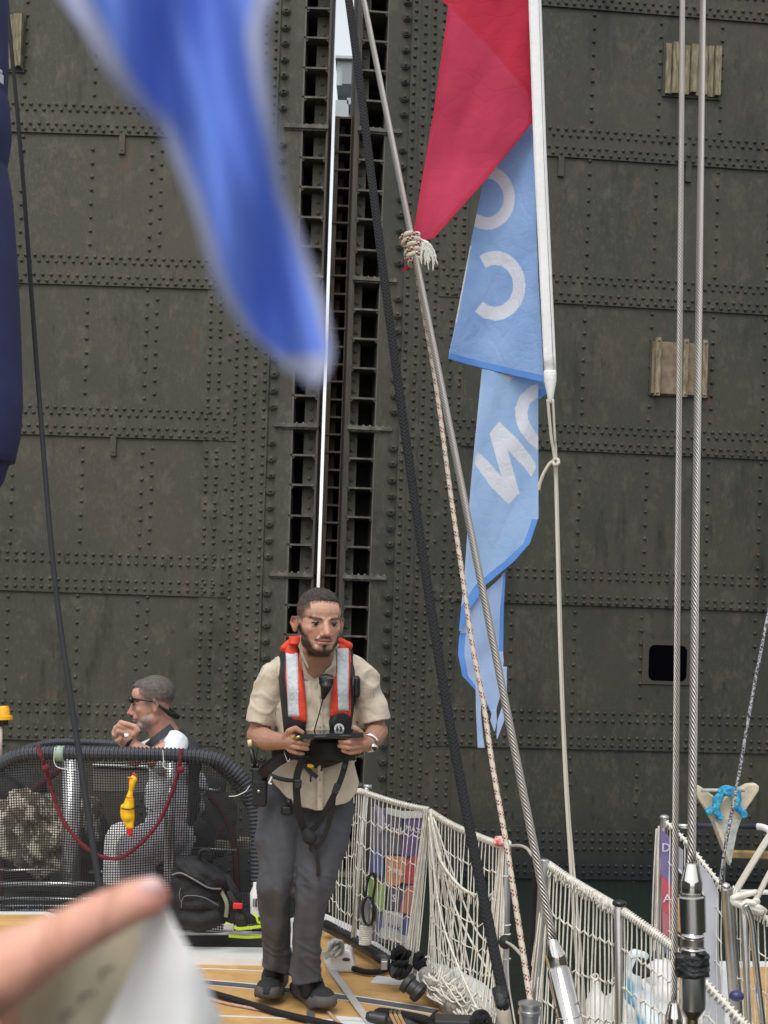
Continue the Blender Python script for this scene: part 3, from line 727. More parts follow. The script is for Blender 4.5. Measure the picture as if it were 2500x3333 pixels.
# his left hand
ellx(body,(1178,2420,5.32),(29,17,29)); chain(body,[(1196,2424,5.34,22),(1182,2420,5.31,24)])
finger(body,[(1172,2401,5.29,8.5),(1152,2401,5.262,8),(1132,2405,5.27,7)])
finger(body,[(1170,2416,5.29,8.5),(1137,2418,5.256,8),(1106,2413,5.275,7)])
finger(body,[(1170,2431,5.29,8.5),(1134,2435,5.26,8),(1104,2428,5.28,7)])
finger(body,[(1172,2445,5.30,8),(1142,2451,5.275,7.5),(1116,2444,5.28,6.5)])
finger(body,[(1184,2402,5.30,13),(1172,2384,5.28,11),(1160,2374,5.27,10),(1154,2368,5.27,8.5)])
SKN=(.40,.205,.130); BRD=(.020,.013,.010)
def skin1(p):
    if p.z<.3: return (.01,.01,.011)
    x,f,z=H1.l(p)
    if z<-.35 or abs(x)>.6: 
        return col_mix((.47,.26,.175),(.38,.20,.135),.5+.5*noise.noise(p*14))
    c=col_mix((.64,.37,.265),(.57,.32,.225),.5+.5*noise.noise(p*25))
    if z<.02: c=(.44,.25,.17)
    nn=.02*noise.noise(p*160)
    c=col_mix(c,(.5,.19,.13),.45*math.exp(-((x/.09)**2+((z-.36)/.06)**2)) if f>.3 else 0)     # nose redness
    for q in (-1,1): c=col_mix(c,(.50,.20,.14),.35*math.exp(-(((x-q*.19)/.08)**2+((z-.38)/.07)**2)))
    if abs(x)>.335 and f<.05 and z>.3 and z<.6: c=(.52,.24,.17)
    # beard
    if f>-.12 and z<.5 and not (abs(x)>.325 and f<.06):
        edge=.115+.24*sstep(.11,.30,abs(x))+.10*sstep(.2,.03,f)*sstep(.2,.26,abs(x))
        b=sstep(edge+.06,edge-.05,z+nn)*sstep(-.06,.0,z+.35*max(0,f)*0+.02)
        if abs(x)<.14 and f>.2: b=max(b*(1 if z<.15 else .2), sstep(.05,.02,abs(x))*sstep(.19,.17,z))
        b*=sstep(-.12,-.04,f)
        c=col_mix(c,BRD,b*.93)
        if f>.3:
            m=sstep(.028,.012,abs(z-(.283-3.2*x*x))+nn*.3)*sstep(.150,.125,abs(x)); c=col_mix(c,BRD,m*.78)
            l=sstep(.105,.085,abs(x))*sstep(.036,.024,abs(z-.224)); c=col_mix(c,(.44,.19,.15),l)
            l=sstep(.105,.085,abs(x))*sstep(.008,.004,abs(z-.223)); c=col_mix(c,(.07,.025,.02),l)
    # side hair fade
    if z>.42 and (abs(x)>.22 or f<.1):
        s_=sstep(.42,.60,z)*sstep(.26,.06,f-.25*sstep(.6,.8,z)+nn*2); c=col_mix(c,(.060,.042,.035),s_*.9)
    hl=.80+.02*math.cos(x*9)-.05*sstep(.2,.33,abs(x)); c=col_mix(c,(.06,.042,.035),.9*sstep(hl-.035,hl+.01,z+nn*1.5)*sstep(-.1,.1,f))
    if p.z<.3: c=(.01,.01,.011)
    # brows, and eye socket shade painted into the skin colour
    if f>.2:
        for q in (-1,1):
            bx=(x*q-.148)/.088
            if abs(bx)<1.15: c=col_mix(c,(.045,.028,.022),.86*sstep(.034,.006,abs(z-(.570-.018*bx*bx+.008*bx))+nn*.3)*sstep(1.15,.8,abs(bx)))
            c=col_mix(c,(.22,.10,.065),.3*math.exp(-(((x-q*.14)/.075)**2+((z-.485)/.036)**2)))
    return c
bo=remesh(body,'body',M_skin,p1,vox=.0031,smooth=3,factor=.5,disp=H1.carve,colfn=skin1)
H1.eyes(bo,M_iris,M_eyew,M_lid)
mb=MB(); H1.ell(mb,(0,-.03,.667),(.332,.387,.337)); H1.ell(mb,(0,.03,.835),(.24,.29,.160)); H1.ell(mb,(.04,.17,.845),(.17,.14,.09))
def hairdisp(p,n):
    x,f,z=H1.l(p); return H1.H*(.012*noise.noise(Vector((x*30,f*9,z*14)))+.006*noise.noise(Vector((x*70,f*20,z*40))))
hr=remesh(mb,'hair',M_hair,p1,vox=.0035,smooth=2,disp=hairdisp)
def haircut(p):
    x,f,z=H1.l(p); j=.030*noise.noise(Vector((x*34,f*34,z*8)))
    hl=.80+.02*math.cos(x*9)-.07*sstep(.1,.33,x)-.03*sstep(.2,.33,-x)      # front hairline height
    lim=lerp(.74,hl,sstep(.0,.26,f))
    if f<0: lim=lerp(.74,.60,sstep(0,-.4,f))
    return z+j<lim
cutmesh(hr,haircut,1)
# shirt
sh=MB()
ellx(sh,(1030,2235,5.57),(128,72,95)); ellx(sh,(1028,2330,5.57),(132,86,120)); ellx(sh,(1026,2440,5.59),(136,92,120))
ellx(sh,(1026,2560,5.585),(146,98,150)); ellx(sh,(1024,2600,5.58),(146,104,120))
chain(sh,[(1030,2160,5.52,64),(930,2185,5.56,56),(893,2206,5.565,54)]); chain(sh,[(1030,2160,5.52,64),(1135,2180,5.56,58),(1175,2210,5.565,56)])
chain(sh,[(893,2206,5.565,56),(866,2270,5.57,50),(838,2375,5.58,52)],18); chain(sh,[(1175,2210,5.565,58),(1200,2270,5.57,51),(1226,2372,5.58,52)],18)
def shirtd(p,n):
    x,y=toPx(p); d=fold(p,7,16,.006)+.017*max(0,ridge(Vector((p.x*1.3+p.z*.4,p.y,p.z*.7)),6)-.4)+.009*max(0,ridge(Vector((p.x+p.z*.8,p.y,p.z*.8)),13)-.45)-.004
    # crease lines radiating from armpits, belly folds
    d+=.0045*math.sin((x*.06+y*.03)+4*noise.noise(p*6))*sstep(2150,2250,y)
    return d
M_khaki2=M_khaki
so_=remesh(sh,'shirt',M_khaki,p1,vox=.0055,smooth=4,disp=shirtd)
HEM=[(850,2500),(889,2549),(919,2587),(950,2615),(991,2634),(1034,2640),(1096,2624),(1142,2609),(1163,2580),(1175,2530)]
HEMT=[(a,b) for a,b in HEM]
def shirtcut(p):
    x,y=toPx(p)
    if 885<x<1180 and y>inter(HEMT,x)+2*math.sin(x*.08) and y>2450: return True
    if x<=885 and y>2450: return True
    # neck opening: V
    if y<2108 : return True
    if p.y<5.50 and abs(x-1040)<inter([(2100,50),(2140,34),(2190,2)],y) and y<2196: return True
    # sleeve hems
    if x<905 and y>2344+ (x-786)*.25 and x<884: return True
    if x>1171 and y>2362-(x-1171)*.22: return True
    return False
cutmesh(so_,shirtcut); solid(so_,.004)
# collar flaps, placket and pocket
def chestY(x,y): 
    t=max(-1,min(1,(x-1030)/135)); q=inter([(2090,5.50),(2150,5.475),(2250,5.425),(2400,5.42),(2600,5.44)],y); return q+.11*t*t*0.9*(1-.55*sstep(2300,2200,y))
def flap(name,pts,m,parent,th=.006,dy=-.012):
    mb=MB(); mb.prism([P(x,y,(chestY(x,y) if len(q)==0 else q[0])+dy) for x,y,*q in pts],(0,th,0)); return mb.build(name,m,parent,smooth=False)
def zf(pts,Y): return [P(911+x/6.356,1888+y/6.356,Y(x,y) if callable(Y) else Y) for x,y in pts]
for nm,pts,Y,th in (('collar',[(430,1190),(395,1400),(450,1600),(580,1830),(600,1800),(540,1640),(490,1450),(470,1240)],5.392,.012),
                 ('collar',[(1150,1440),(1165,1780),(1110,1810),(955,1915),(930,1890),(1060,1760),(1095,1640),(1110,1450)],5.385,.012),
                 ('shirt_front',[(500,1560),(560,1640),(700,1800),(835,1985),(860,2150),(700,2150),(500,2050),(460,1700)],lambda x,y:5.405+max(0,y-1600)*.00006,.010),
                 ('shirt_front',[(1150,1700),(1060,1780),(960,1880),(850,1985),(850,2150),(1000,2150),(1160,2000)],lambda x,y:5.404+max(0,y-1600)*.00006,.010)):
    mb=MB(); mb.prism(zf(pts,Y),(0,th,0)); q=mb.build(nm,M_khaki,so_,smooth=False); bv=q.modifiers.new('b','BEVEL'); bv.width=.003; bv.segments=2
mb=MB(); strip(mb,[(2195,984),(2300,992)],[(2195,1092),(2300,1082)],2195,2470,lambda x,y:chestY(x,y)-.002+.006*noise.noise(Vector((x*.03,y*.018,0)))+.010*max(0,ridge(Vector((x*.02+y*.008,y*.012,3)),1.3)-.3),.006,24,50,1,20); mb.build('shirt_front',M_khaki,so_)
mb=MB(); mb.tube([P(1036+58*math.sin(a),2100-14*math.cos(a),5.47+.066*math.cos(a)) for a in [i*math.pi/8-math.pi*.62 for i in range(11)]],.012,8); mb.build('collar_stand',M_khaki,so_)
for pts in ([(905,2215),(900,2290),(896,2330)],[(1176,2238),(1215,2245),(1218,2270)]):
    mb=MB(); mb.tube([P(x,y,5.452) for x,y in pts],.0015,5); mb.build('seam',mat('seam_tan',(.33,.28,.2),rough=.9) if 'seam_tan' not in bpy.data.materials else bpy.data.materials['seam_tan'],so_)
for (y0,y1) in ((2200,2380),(2470,2636)):
    mb=MB(); strip(mb,[(0,1034)],[(0,1050)],y0,y1,lambda x,y:chestY(x,y)-.016,.004,2,8,1)
    mb.build('placket',M_khaki,so_,ang=40)
for y in (2268,2322,2365,2540,2590):
    mb=MB(); c=P(1042,y,chestY(1042,y)-.022); mb.lathe(c,c+Vector((0,-.003,0)),[(0,.004),(1,.0035)],8); mb.build('button',mat('button_tan',(.4,.34,.25),rough=.4) if y==2268 else bpy.data.materials['button_tan'],so_)
# trousers
tr=MB()
ellx(tr,(1005,2590,5.65),(138,92,110))
chain(tr,[(935,2640,5.65,98),(910,2730,5.60,80),(903,2830,5.57,62),(898,2880,5.56,58),(896,2990,5.63,50),(898,3070,5.70,48),(902,3150,5.75,48)],20)
chain(tr,[(1062,2640,5.65,96),(1052,2740,5.58,84),(1032,2850,5.54,66),(1016,2920,5.54,58),(1006,3010,5.57,52),(1000,3090,5.60,50),(998,3200,5.66,56)],20)
def trd(p,n):
    x,y=toPx(p); d=fold(p,6,15,.007)+.007*max(0,ridge(Vector((p.x*1.6,p.y,p.z*.6)),6)-.4)-.003
    k=sstep(3000,3120,y)+.8*sstep(2800,2850,y)*sstep(2960,2890,y)+.7*sstep(2800,2700,y); d+=.011*k*max(0,ridge(Vector((p.x*.9+p.z*.5,p.y,p.z*2.1+p.x*.6)),9)-.45)
    d+=.004*math.sin(x*.10+3*noise.noise(p*3))*sstep(2750,2900,y)
    return d
to=remesh(tr,'trousers',M_trous,p1,vox=.0075,smooth=4,disp=trd)
cutmesh(to,lambda p:(lambda x,y:(y>3168+.25*(x-900) if x<949 else y>3206-.15*(x-1000)))(*toPx(p))); solid(to,.005)
# shoes
def shoe(parent,heel,toe,w,h,tilt=0):
    hx=P(*heel); tx=P(*toe); d=(tx-hx); L=d.length; t=d/L; s=t.cross(Vector((0,0,1))).normalized(); z=s.cross(t)
    M=Matrix((s,t,z)).transposed()
    mb=MB(); q=lambda a,b,c: hx+t*a*L+s*b+z*c
    mb.ell(q(.12,0,.045),(w*.40,.055,.06),M); mb.ell(q(.42,0,.045),(w*.43,.10,.055),M); mb.ell(q(.78,0,.028),(w*.48,.085,.042),M); mb.cap(q(.15,0,.06),q(.2,0,.12),w*.36,w*.34); mb.cap(q(.2,0,.09),q(.55,0,.055),w*.34,w*.3)
    sh=remesh(mb,'shoe',M_shoe,parent,vox=.005,smooth=4); cutmesh(sh,lambda p:(p-hx).dot(z)>.155)
    mb=MB(); N=28; 
    prof=[(.0,.36),(.1,.42),(.3,.40),(.5,.40),(.75,.50),(.95,.38),(1.03,.18)]
    lp=[(a,b) for a,b in prof]+[(a,-b) for a,b in prof[::-1]]
    lp=[tuple(x) for x in spline(lp+[lp[0]],4)][:-1]
    vs=[];K=len(lp)
    for zz,k in ((-.012,.94),(.0,1.04),(.022,1.02),(.034,.90)):
        for a,b in lp: vs.append(q(.5+(a-.5)*(.97 if k<1 else 1.03),b*w*k*1.05,zz+ (.012 if a>.9 else 0)))
    fs=[tuple(range(K-1,-1,-1)),tuple(range(3*K,4*K))]
    for j in range(3):
        for i in range(K): fs.append((j*K+i,j*K+(i+1)%K,(j+1)*K+(i+1)%K,(j+1)*K+i))
    mb.add(vs,fs); mb.build('sole',M_sole,sh)
    mb=MB()
    for k in range(5):
        a=.34+k*.075; hgt=.112-k*.011
        mb.tube([q(a,-w*.22,hgt-.016),q(a+.01,0,hgt),q(a,w*.22,hgt-.016)],.0035,6)
    mb.build('lace',M_blk,sh)
    return sh
shoe(p1,(900,3190,5.93),(868,3250,5.64),.115,0)
shoe(p1,(975,3218,5.84),(1066,3280,5.56),.115,0)
# life vest (worn clothing: parts of the person)
vY=lambda x,y: chestY(x,y)+.02
vest=MB()
VL=[(2088,950),(2105,925),(2132,907),(2190,905),(2300,915),(2384,924)]; VLi=[(2088,981),(2110,972),(2146,981),(2212,989),(2302,1000),(2384,1000)]
VR=[(2090,1100),(2118,1092),(2194,1085),(2284,1074),(2335,1070),(2345,1064),(2384,1064)]; VRo=[(2090,1125),(2118,1148),(2175,1160),(2273,1157),(2384,1142)]
strip(vest,VL,VLi,2086,2386,vY,.055,8,30); strip(vest,VR,VRo,2090,2386,vY,.055,8,30)
vo=vest.build('life_vest',M_vestb,p1)
mb=MB(); off=lambda x,y: vY(x,y)-.042
strip(mb,[(2088,955),(2110,926),(2200,922),(2340,936),(2352,955)],[(2088,980),(2110,968),(2146,979),(2212,987),(2302,998),(2356,998)],2088,2352,off,.018,8,30)
strip(mb,[(2092,1104),(2118,1094),(2194,1087),(2284,1077),(2336,1073)],[(2092,1124),(2118,1140),(2175,1146),(2318,1142)],2092,2333,off,.018,8,30)
rd=mb.build('red_panel',M_vestr,vo)
mb=MB(); strip(mb,[(2100,940),(2125,935)],[(2100,975),(2125,971)],2070,2100,lambda x,y:5.46+(2100-y)*.001,.03,6,8); 
chain(mb,[(925,2110,5.50,13),(945,2094,5.52,15),(975,2082,5.52,14)]); mb.build('neck_roll',M_vestr,vo)
mb=MB(); chain(mb,[(1110,2088,5.50,12),(1135,2102,5.5,14)]); mb.build('neck_roll',M_vestr,vo)
off2=lambda x,y: off(x,y)-.016
mb=MB(); strip(mb,[(2125,930),(2333,938)],[(2125,969),(2333,975)],2125,2333,off2,.004,6,20,ex=20); mb.build('reflective_strip',M_refl,vo)
mb=MB(); strip(mb,[(2109,1095),(2315,1099)],[(2109,1135),(2315,1135)],2110,2314,off2,.004,6,20,ex=20); mb.build('reflective_strip',M_refl,vo)
lc_=P(1104,2371,vY(1104,2371)-.058)
mb=MB(); mb.lathe(lc_,lc_+Vector((0,-.004,0)),[(0,px2m(16,5.4)),(1,px2m(16,5.4))],28); em=mb.build('emblem',M_white,vo,ang=30)
mb=MB(); c2=lc_+Vector((0,-.0045,0)); mb.lathe(c2,c2+Vector((0,-.002,0)),[(0,px2m(10,5.4)),(1,px2m(10,5.4))],24); mb.build('emblem_disc',M_plast,em,ang=30)
mb=MB(); k=px2m(1,5.4); c3=c2+Vector((0,-.003,0)); mb.tube([c3+Vector(q)*k for q in ((3,0,6),(-1,0,8),(-3,0,4),(1,0,0),(1,0,-5),(-2,0,-7),(-4,0,-4))],k*1.6,6); mb.build('emblem_seahorse',M_white,em)
def text(name,s,loc,size,m,parent,rot=(math.pi/2,0,0),ext=.0006):
    cu=bpy.data.curves.new(name,'FONT'); cu.body=s; cu.size=size; cu.align_x='CENTER'; cu.align_y='CENTER'; cu.extrude=ext; cu.resolution_u=2
    o=bpy.data.objects.new(name,cu); C.objects.link(o); dg=bpy.context.evaluated_depsgraph_get(); dg.update()
    me=bpy.data.meshes.new_from_object(o.evaluated_get(dg)); bpy.data.objects.remove(o); me.materials.clear(); me.materials.append(m)
    mt=(Matrix.Translation(loc) @ (rot if isinstance(rot,Matrix) else Matrix.Rotation(rot[0],4,'X')@Matrix.Rotation(rot[2],4,'Z')))
    me.transform(mt); o=bpy.data.objects.new(name,me); C.objects.link(o); 
    if parent is not None: setp(o,parent)
    return o
letters='MUSTANG'
for i,ch in enumerate(letters):
    a=math.radians(65-i*130/6); q=lc_+Vector((math.sin(-a)*13*k,-.0045,math.cos(a)*13*k))
    text('emblem_letter',ch,q,5*k,M_plast,em,Matrix.Rotation(math.pi/2,4,'X')@Matrix.Rotation(a,4,'Z'))
# tablet in both hands
tb=thing('tablet',P(1068,2395,5.27),'black tablet in a rugged case held level in the hands of the man in khaki','tablet')
a=P(957,2394,5.27); b=P(1180,2388,5.27); mid=(a+b)/2; ax=(b-a).normalized(); nn_=Vector((0,-.965,.26)); nn_=(nn_-ax*nn_.dot(ax)).normalized(); dz=ax.cross(nn_)
Mt=Matrix((ax,Vector((0,.998,.05)).normalized(),ax.cross(Vector((0,.998,.05)).normalized()))).transposed()
mb=MB(); mb.box(mid+Vector((0,.06,-.004)),((b-a).length,.16,.012),Mt); t1=mb.build('case',M_plast,tb,smooth=False)
bv=t1.modifiers.new('b','BEVEL'); bv.width=.004; bv.segments=3
mb=MB(); mb.box(mid+Vector((0,.06,.0035))+Mt@Vector((0,0,.0)),((b-a).length*.9,.135,.004),Mt); mb.build('screen',mat('screen_glass',(.01,.011,.013),rough=.08),tb,smooth=False)
for f_ in (-.30,.08,.42):
    mb=MB(); mb.box(mid+ax*f_*(b-a).length+Vector((0,-.022,-.003)),(.05,.012,.018),Mt); mb.build('corner_bumper',M_plast,tb,smooth=False)
mb=MB(); mb.cyl(mid-ax*(b-a).length*.49+Vector((0,-.02,-.01)),mid-ax*(b-a).length*.40+Vector((0,-.03,-.002)),.006); mb.build('brass_clip',mat('brass',(.5,.36,.14),rough=.3,metal=1),tb)
# chest microphone, cable
mc=MB(); 
mb=MB(); ellx(mb,(1062,2218,5.36),(25,13,26)); chain(mb,[(1046,2205,5.36,10),(1078,2205,5.36,10)]); chain(mb,[(1062,2235,5.36,20),(1052,2272,5.37,7)])
sp_=thing('speaker_microphone',P(1062,2250,5.37),'black handheld radio microphone clipped to the middle of the khaki shirt','microphone')
remesh(mb,'housing',M_plast,sp_,vox=.003,smooth=3)
mb=MB(); mb.tube(path([(1052,2268,5.37),(1045,2300,5.37),(1034,2340,5.37),(1024,2376,5.375),(1030,2388,5.39)]),.003,6); mb.build('cable',M_plast,sp_)
text('mark','MOTOROLA',P(1077,2207,5.342),.0045,M_refl,sp_)
# knife pouch on the vest
kn=thing('strobe_light',P(1162,2240,5.45),'flat black rounded device clipped on the right edge of the red and black vest','device')
mb=MB(); chain(mb,[(1160,2212,5.46,14),(1160,2262,5.46,13)]); remesh(mb,'case',M_plast,kn,vox=.004,smooth=2)
mb=MB(); mb.cyl(P(1150,2200,5.43),P(1148,2268,5.43),.005); mb.build('clip',M_plast,kn)
# watch on left wrist
wa=thing('wristwatch',P(1206,2425,5.33),'steel wristwatch on the left wrist of the man holding the tablet','watch')
c=P(1203,2418,5.36); d=(P(1196,2424,5.34)-P(1215,2402,5.47)).normalized(); s=d.cross(Vector((0,0,1))).normalized(); z=s.cross(d)
r=px2m(26,5.33)
mb=MB(); mb.tube([c+(s*math.cos(q)+z*math.sin(q))*r for q in [i*math.pi/10 for i in range(20)]],.0075,8,closed=True); mb.build('band',M_chrome,wa)
fc=P(1214,2430,5.315); 
mb=MB(); mb.lathe(fc,fc+Vector((.006,-.012,-.004)),[(0,.015),(.7,.015),(1,.012)],20); ws=mb.build('case',M_chrome,wa,ang=40)
mb=MB(); f2=fc+Vector((.006,-.0125,-.004)); mb.lathe(f2,f2+Vector((.0004,-.0008,0)),[(0,.011),(1,.011)],20); mb.build('dial',mat('dial_dark',(.03,.03,.04),rough=.2),ws,ang=40)
# harness: belt, pouch, leg straps
ha=thing('safety_harness',P(1010,2600,5.4),'black webbing harness with waist pouch and dangling leg straps on the khaki shirt','harness')
by=lambda x,y: chestY(x,y)-.03
mb=MB(); strip(mb,[(0,995)],[(2404,1150),(2470,1160)],2404,2476,lambda x,y:5.40+.06*((x-1075)/80)**2,.05,10,10); 
o_=mb.build('waist_pouch',M_blk,ha)
dm=o_.modifiers.new('sub','SUBSURF'); dm.levels=1; dm.render_levels=1
mb=MB(); strip(mb,[(0,884)],[(0,1168)],2418,2462,lambda x,y:chestY(x,y)-.002+.03*((x-1026)/142)**4,.014,24,4); mb.build('belt',M_blk,ha)
mb=MB(); strip(mb,[(2462,910),(2480,990)],[(2462,1165),(2486,1100),(2500,1060)],2455,2500,lambda x,y:chestY(x,y)-.01,.012,12,4); mb.build('belt_flap',M_blk,ha)
B_=5.38
strap('thigh_strap',[(985,2470,B_),(968,2520,B_),(965,2570,B_),(972,2640,B_+.03),(990,2700,B_+.06),(1006,2728,B_+.07)],24,.006,M_blk,ha)
strap('thigh_strap',[(1128,2468,B_),(1118,2510,B_),(1100,2560,B_),(1070,2620,B_+.02),(1036,2680,B_+.06),(1004,2715,B_+.07)],19,.006,M_blk,ha)
strap('thigh_strap',[(1086,2590,B_+.02),(1080,2640,B_+.03),(1064,2700,B_+.05),(1040,2750,B_+.06),(1008,2766,B_+.07)],17,.006,M_blk,ha)
strap('side_strap',[(955,2450,5.42),(905,2475,5.42),(865,2505,5.45),(850,2535,5.50)],38,.008,M_blk,ha)
strap('side_strap',[(935,2452,5.41),(880,2500,5.42),(850,2522,5.46)],30,.008,M_blk,ha)
strap('loose_tail',[(1000,2720,B_+.06),(1018,2760,B_+.06),(1034,2800,B_+.06),(1036,2852,B_+.07)],13,.005,M_blk,ha)
strap('loose_tail',[(990,2490,B_-.01),(1010,2512,B_-.02),(1033,2530,B_-.02)],14,.005,M_blk,ha)
strap('loose_tail',[(1010,2500,B_-.01),(1012,2520,B_-.02),(1011,2545,B_-.02)],6,.004,M_blk,ha)
strap('loose_tail',[(1045,2484,B_-.01),(1047,2496,B_-.02),(1046,2510,B_-.02)],6,.004,M_blk,ha)
mb=MB(); ellx(mb,(1008,2726,5.43),(24,14,24)); ellx(mb,(1000,2712,5.43),(17,12,20)); remesh(mb,'knot',M_blk,ha,vox=.005,smooth=2)
for (x,y,w,h) in ((970,2552,24,30),(1094,2568,22,34),(1122,2494,16,20)):
    mb=MB(); c=P(x,y,B_-.012); mb.box(c,(px2m(w,5.4),.012,px2m(h,5.4)),Matrix.Rotation(.3 if x>1000 else 0,3,'Y')); q=mb.build('buckle',M_plast,ha,smooth=False); bv=q.modifiers.new('b','BEVEL'); bv.width=.004; bv.segments=2
mb=MB(); ellx(mb,(1010,2494,5.37),(13,8,8)); mb.build('yellow_pull_tab',M_yel,ha)
mb=MB(); pts=path([(886,2526,5.42),(910,2534,5.40),(935,2539,5.385),(958,2541,5.38)],12); mb.tube([q for q in pts],[px2m(6.5+1.6*math.sin(i*2.4),5.4) for i in range(len(pts))],10); mb.build('coiled_tether',M_blk,ha)
mb=MB(); mb.tube(path([(885,2528,5.41),(880,2540,5.41),(876,2548,5.41),(884,2552,5.41)]),.004,6); mb.build('white_cord_end',M_white,ha)
mb=MB(); mb.tube(path([(925,2440,5.41),(930,2462,5.40),(938,2480,5.40),(944,2470,5.40)]),.003,6); mb.build('wire_hook',M_chrome,ha)
# hand radio on the hip
ra=thing('handheld_radio',P(838,2560,5.5),'black two way radio with cream tipped antenna hanging at the hip of the standing man','radio')
mb=MB(); mb.tube([P(816,2437,5.5),P(824,2470,5.5),P(832,2505,5.5)],[.009,.010,.012],10); an=mb.build('antenna',M_plast,ra)
mb=MB(); mb.tube([P(812,2408,5.5),P(815,2428,5.5)],[.009,.010],10); mb.build('antenna_tip',mat('cream_tip',(.7,.62,.38),rough=.5),an)
def rbox(name,x0,y0,x1,y1,Y,dep,m,parent,bev=.006,rot=0,nf=3):
    a=P(x0,y0,Y); b=P(x1,y1,Y); mb=MB(); mb.box(((a.x+b.x)/2,Y+dep/2,(a.z+b.z)/2),(abs(b.x-a.x),dep,abs(b.z-a.z)),Matrix.Rotation(rot,3,'Y') if rot else None)
    o=mb.build(name,m,parent,smooth=False)
    if bev: q=o.modifiers.new('b','BEVEL'); q.width=bev; q.segments=nf; q.harden_normals=False
    return o
rbox('body',820,2500,856,2560,5.47,.04,M_plast,ra); rbox('holster',822,2540,866,2628,5.46,.06,M_blk,ra,.01)
for x in (822,838): 
    mb=MB(); mb.cyl(P(x,2500,5.49),P(x,2486,5.49),.006); mb.build('knob',M_plast,ra)
mb=MB(); mb.rivet(P(842,2575,5.458),.006,(0,-1,0)); mb.build('stud',M_chrome,ra)
ba=thing('badge_reel',P(935,2635,5.47),'black round badge reel clipped on the grey trousers below the shirt hem','badge reel')
rbox('case',914,2622,950,2656,5.455,.02,M_plast,ba,.012)
mb=MB(); c=P(940,2612,5.44); mb.lathe(c,c+Vector((0,.02,0)),[(0,.011),(1,.014)],14); mb.build('swivel',M_plast,ba)
# ---------------- person 2 ----------------
p2=thing('person',P(500,2900,7.2),'grey haired man in white T-shirt and dark vest seated facing left, hands raised','person')
Y2=7.1
H2=Head(P(500,2372,Y2),px2m(174,Y2),-84,pitch=8)
body=MB(); H2.skull(body)
chain(body,[(505,2330,Y2,42),(540,2400,Y2+.05,50)]); ellx(body,(562,2490,7.2),(66,66,85)); ellx(body,(555,2620,7.2),(66,66,95))
chain(body,[(560,2430,7.02,34),(535,2500,6.95,30),(500,2475,6.9,27)]); chain(body,[(560,2430,7.02,34),(500,2470,6.92,30),(428,2422,6.9,19)])
chain(body,[(530,2430,7.35,34),(440,2470,7.3,26),(398,2400,7.1,18)])
# legs, seated
chain(body,[(548,2710,7.15,50),(448,2766,6.98,46),(450,2900,7.05,36)]); chain(body,[(548,2710,7.35,50),(448,2766,7.4,46),(440,2900,7.4,36)])
# raised near hand with curled fingers
ellx(body,(418,2385,6.89),(26,22,25)); chain(body,[(428,2422,6.9,19),(420,2400,6.89,22)])
for (x0,y0,x1,y1,x2,y2,r_) in ((434,2364,408,2356,398,2372,9.5),(420,2362,394,2352,383,2372,9.5),(412,2372,386,2362,376,2382,9),(408,2386,386,2380,379,2396,8.5)):
    chain(body,[(x0,y0,6.87,r_),(x1,y1,6.86,r_),(x2,y2,6.88,r_-1.5)],10)
chain(body,[(436,2392,6.87,11),(448,2378,6.86,10),(440,2364,6.86,8.5)],10)
# other hand behind
ellx(body,(392,2392,7.08),(24,20,24)); chain(body,[(398,2374,7.06,9),(378,2368,7.05,9),(370,2384,7.06,8)],10); chain(body,[(388,2390,7.06,9),(372,2392,7.04,9),(380,2404,7.06,8)],10); chain(body,[(392,2404,7.06,9),(380,2410,7.05,8),(388,2418,7.06,7)],10)
def skin2(p):
    x,f,z=H2.l(p)
    if z<-.25 or abs(x)>.6 or f>.62: return col_mix((.60,.34,.25),(.54,.29,.21),.5+.5*noise.noise(p*18))
    c=col_mix((.60,.33,.24),(.52,.27,.195),.5+.5*noise.noise(p*30)); nn=.03*noise.noise(p*120)
    c=col_mix(c,(.55,.17,.12),.5*sstep(.3,.45,f)*sstep(.2,.3,z)*sstep(.5,.4,z))
    if z<.34 and z>-.04 and f>.08:
        b=sstep(.27,.17,z+nn-.16*sstep(.25,.05,f))*sstep(.0,.12,f)*sstep(-.04,.02,z); c=col_mix(c,(.30,.26,.235),b*.8)
        m=sstep(.035,.015,abs(z-.28))*sstep(.3,.36,f); c=col_mix(c,(.32,.25,.22),m*.8)
        l=sstep(.02,.01,abs(z-.222))*sstep(.33,.38,f); c=col_mix(c,(.25,.08,.07),l)
    if z>.38 and f<.24: c=col_mix(c,(.085,.072,.066),.85*sstep(.32,.55,z+nn)*sstep(.24,.10,f-.2*sstep(.6,.8,z)+nn))
    if f>.25 and abs(x)>.05 and abs(z-.57)<.03: c=col_mix(c,(.10,.08,.07),.8)
    return c
bo2=remesh(body,'body',M_skin,p2,vox=.0045,smooth=3,factor=.5,disp=H2.carve,colfn=skin2)
H2.eyes(bo2,M_iris,M_eyew,M_lid)
mb=MB(); H2.ell(mb,(0,-.03,.667),(.333,.388,.337)); H2.ell(mb,(0,.10,.815),(.23,.26,.15))
hr2=remesh(mb,'hair',M_hairg,p2,vox=.004,smooth=2,disp=lambda p,n:H2.H*.006*noise.noise(p*60))
def hc2(p):
    x,f,z=H2.l(p); lim=lerp(.66,.80,sstep(.02,.24,f)) if f>0 else lerp(.66,.50,sstep(0,-.35,f)); 
    return z+.03*noise.noise(p*70)<lim
cutmesh(hr2,hc2,1)
M_tee=mat('white_cotton',(.72,.73,.76),(.66,.67,.71),scale=12,rough=.9,bump=.2,bscale=40)
sh=MB(); ellx(sh,(560,2490,7.2),(80,85,85)); ellx(sh,(555,2600,7.2),(82,85,120)); chain(sh,[(566,2425,7.04,48),(545,2468,6.96,44),(520,2478,6.93,40)]); chain(sh,[(545,2420,7.32,44),(480,2450,7.3,40)])
ellx(sh,(545,2720,7.2),(85,80,110))
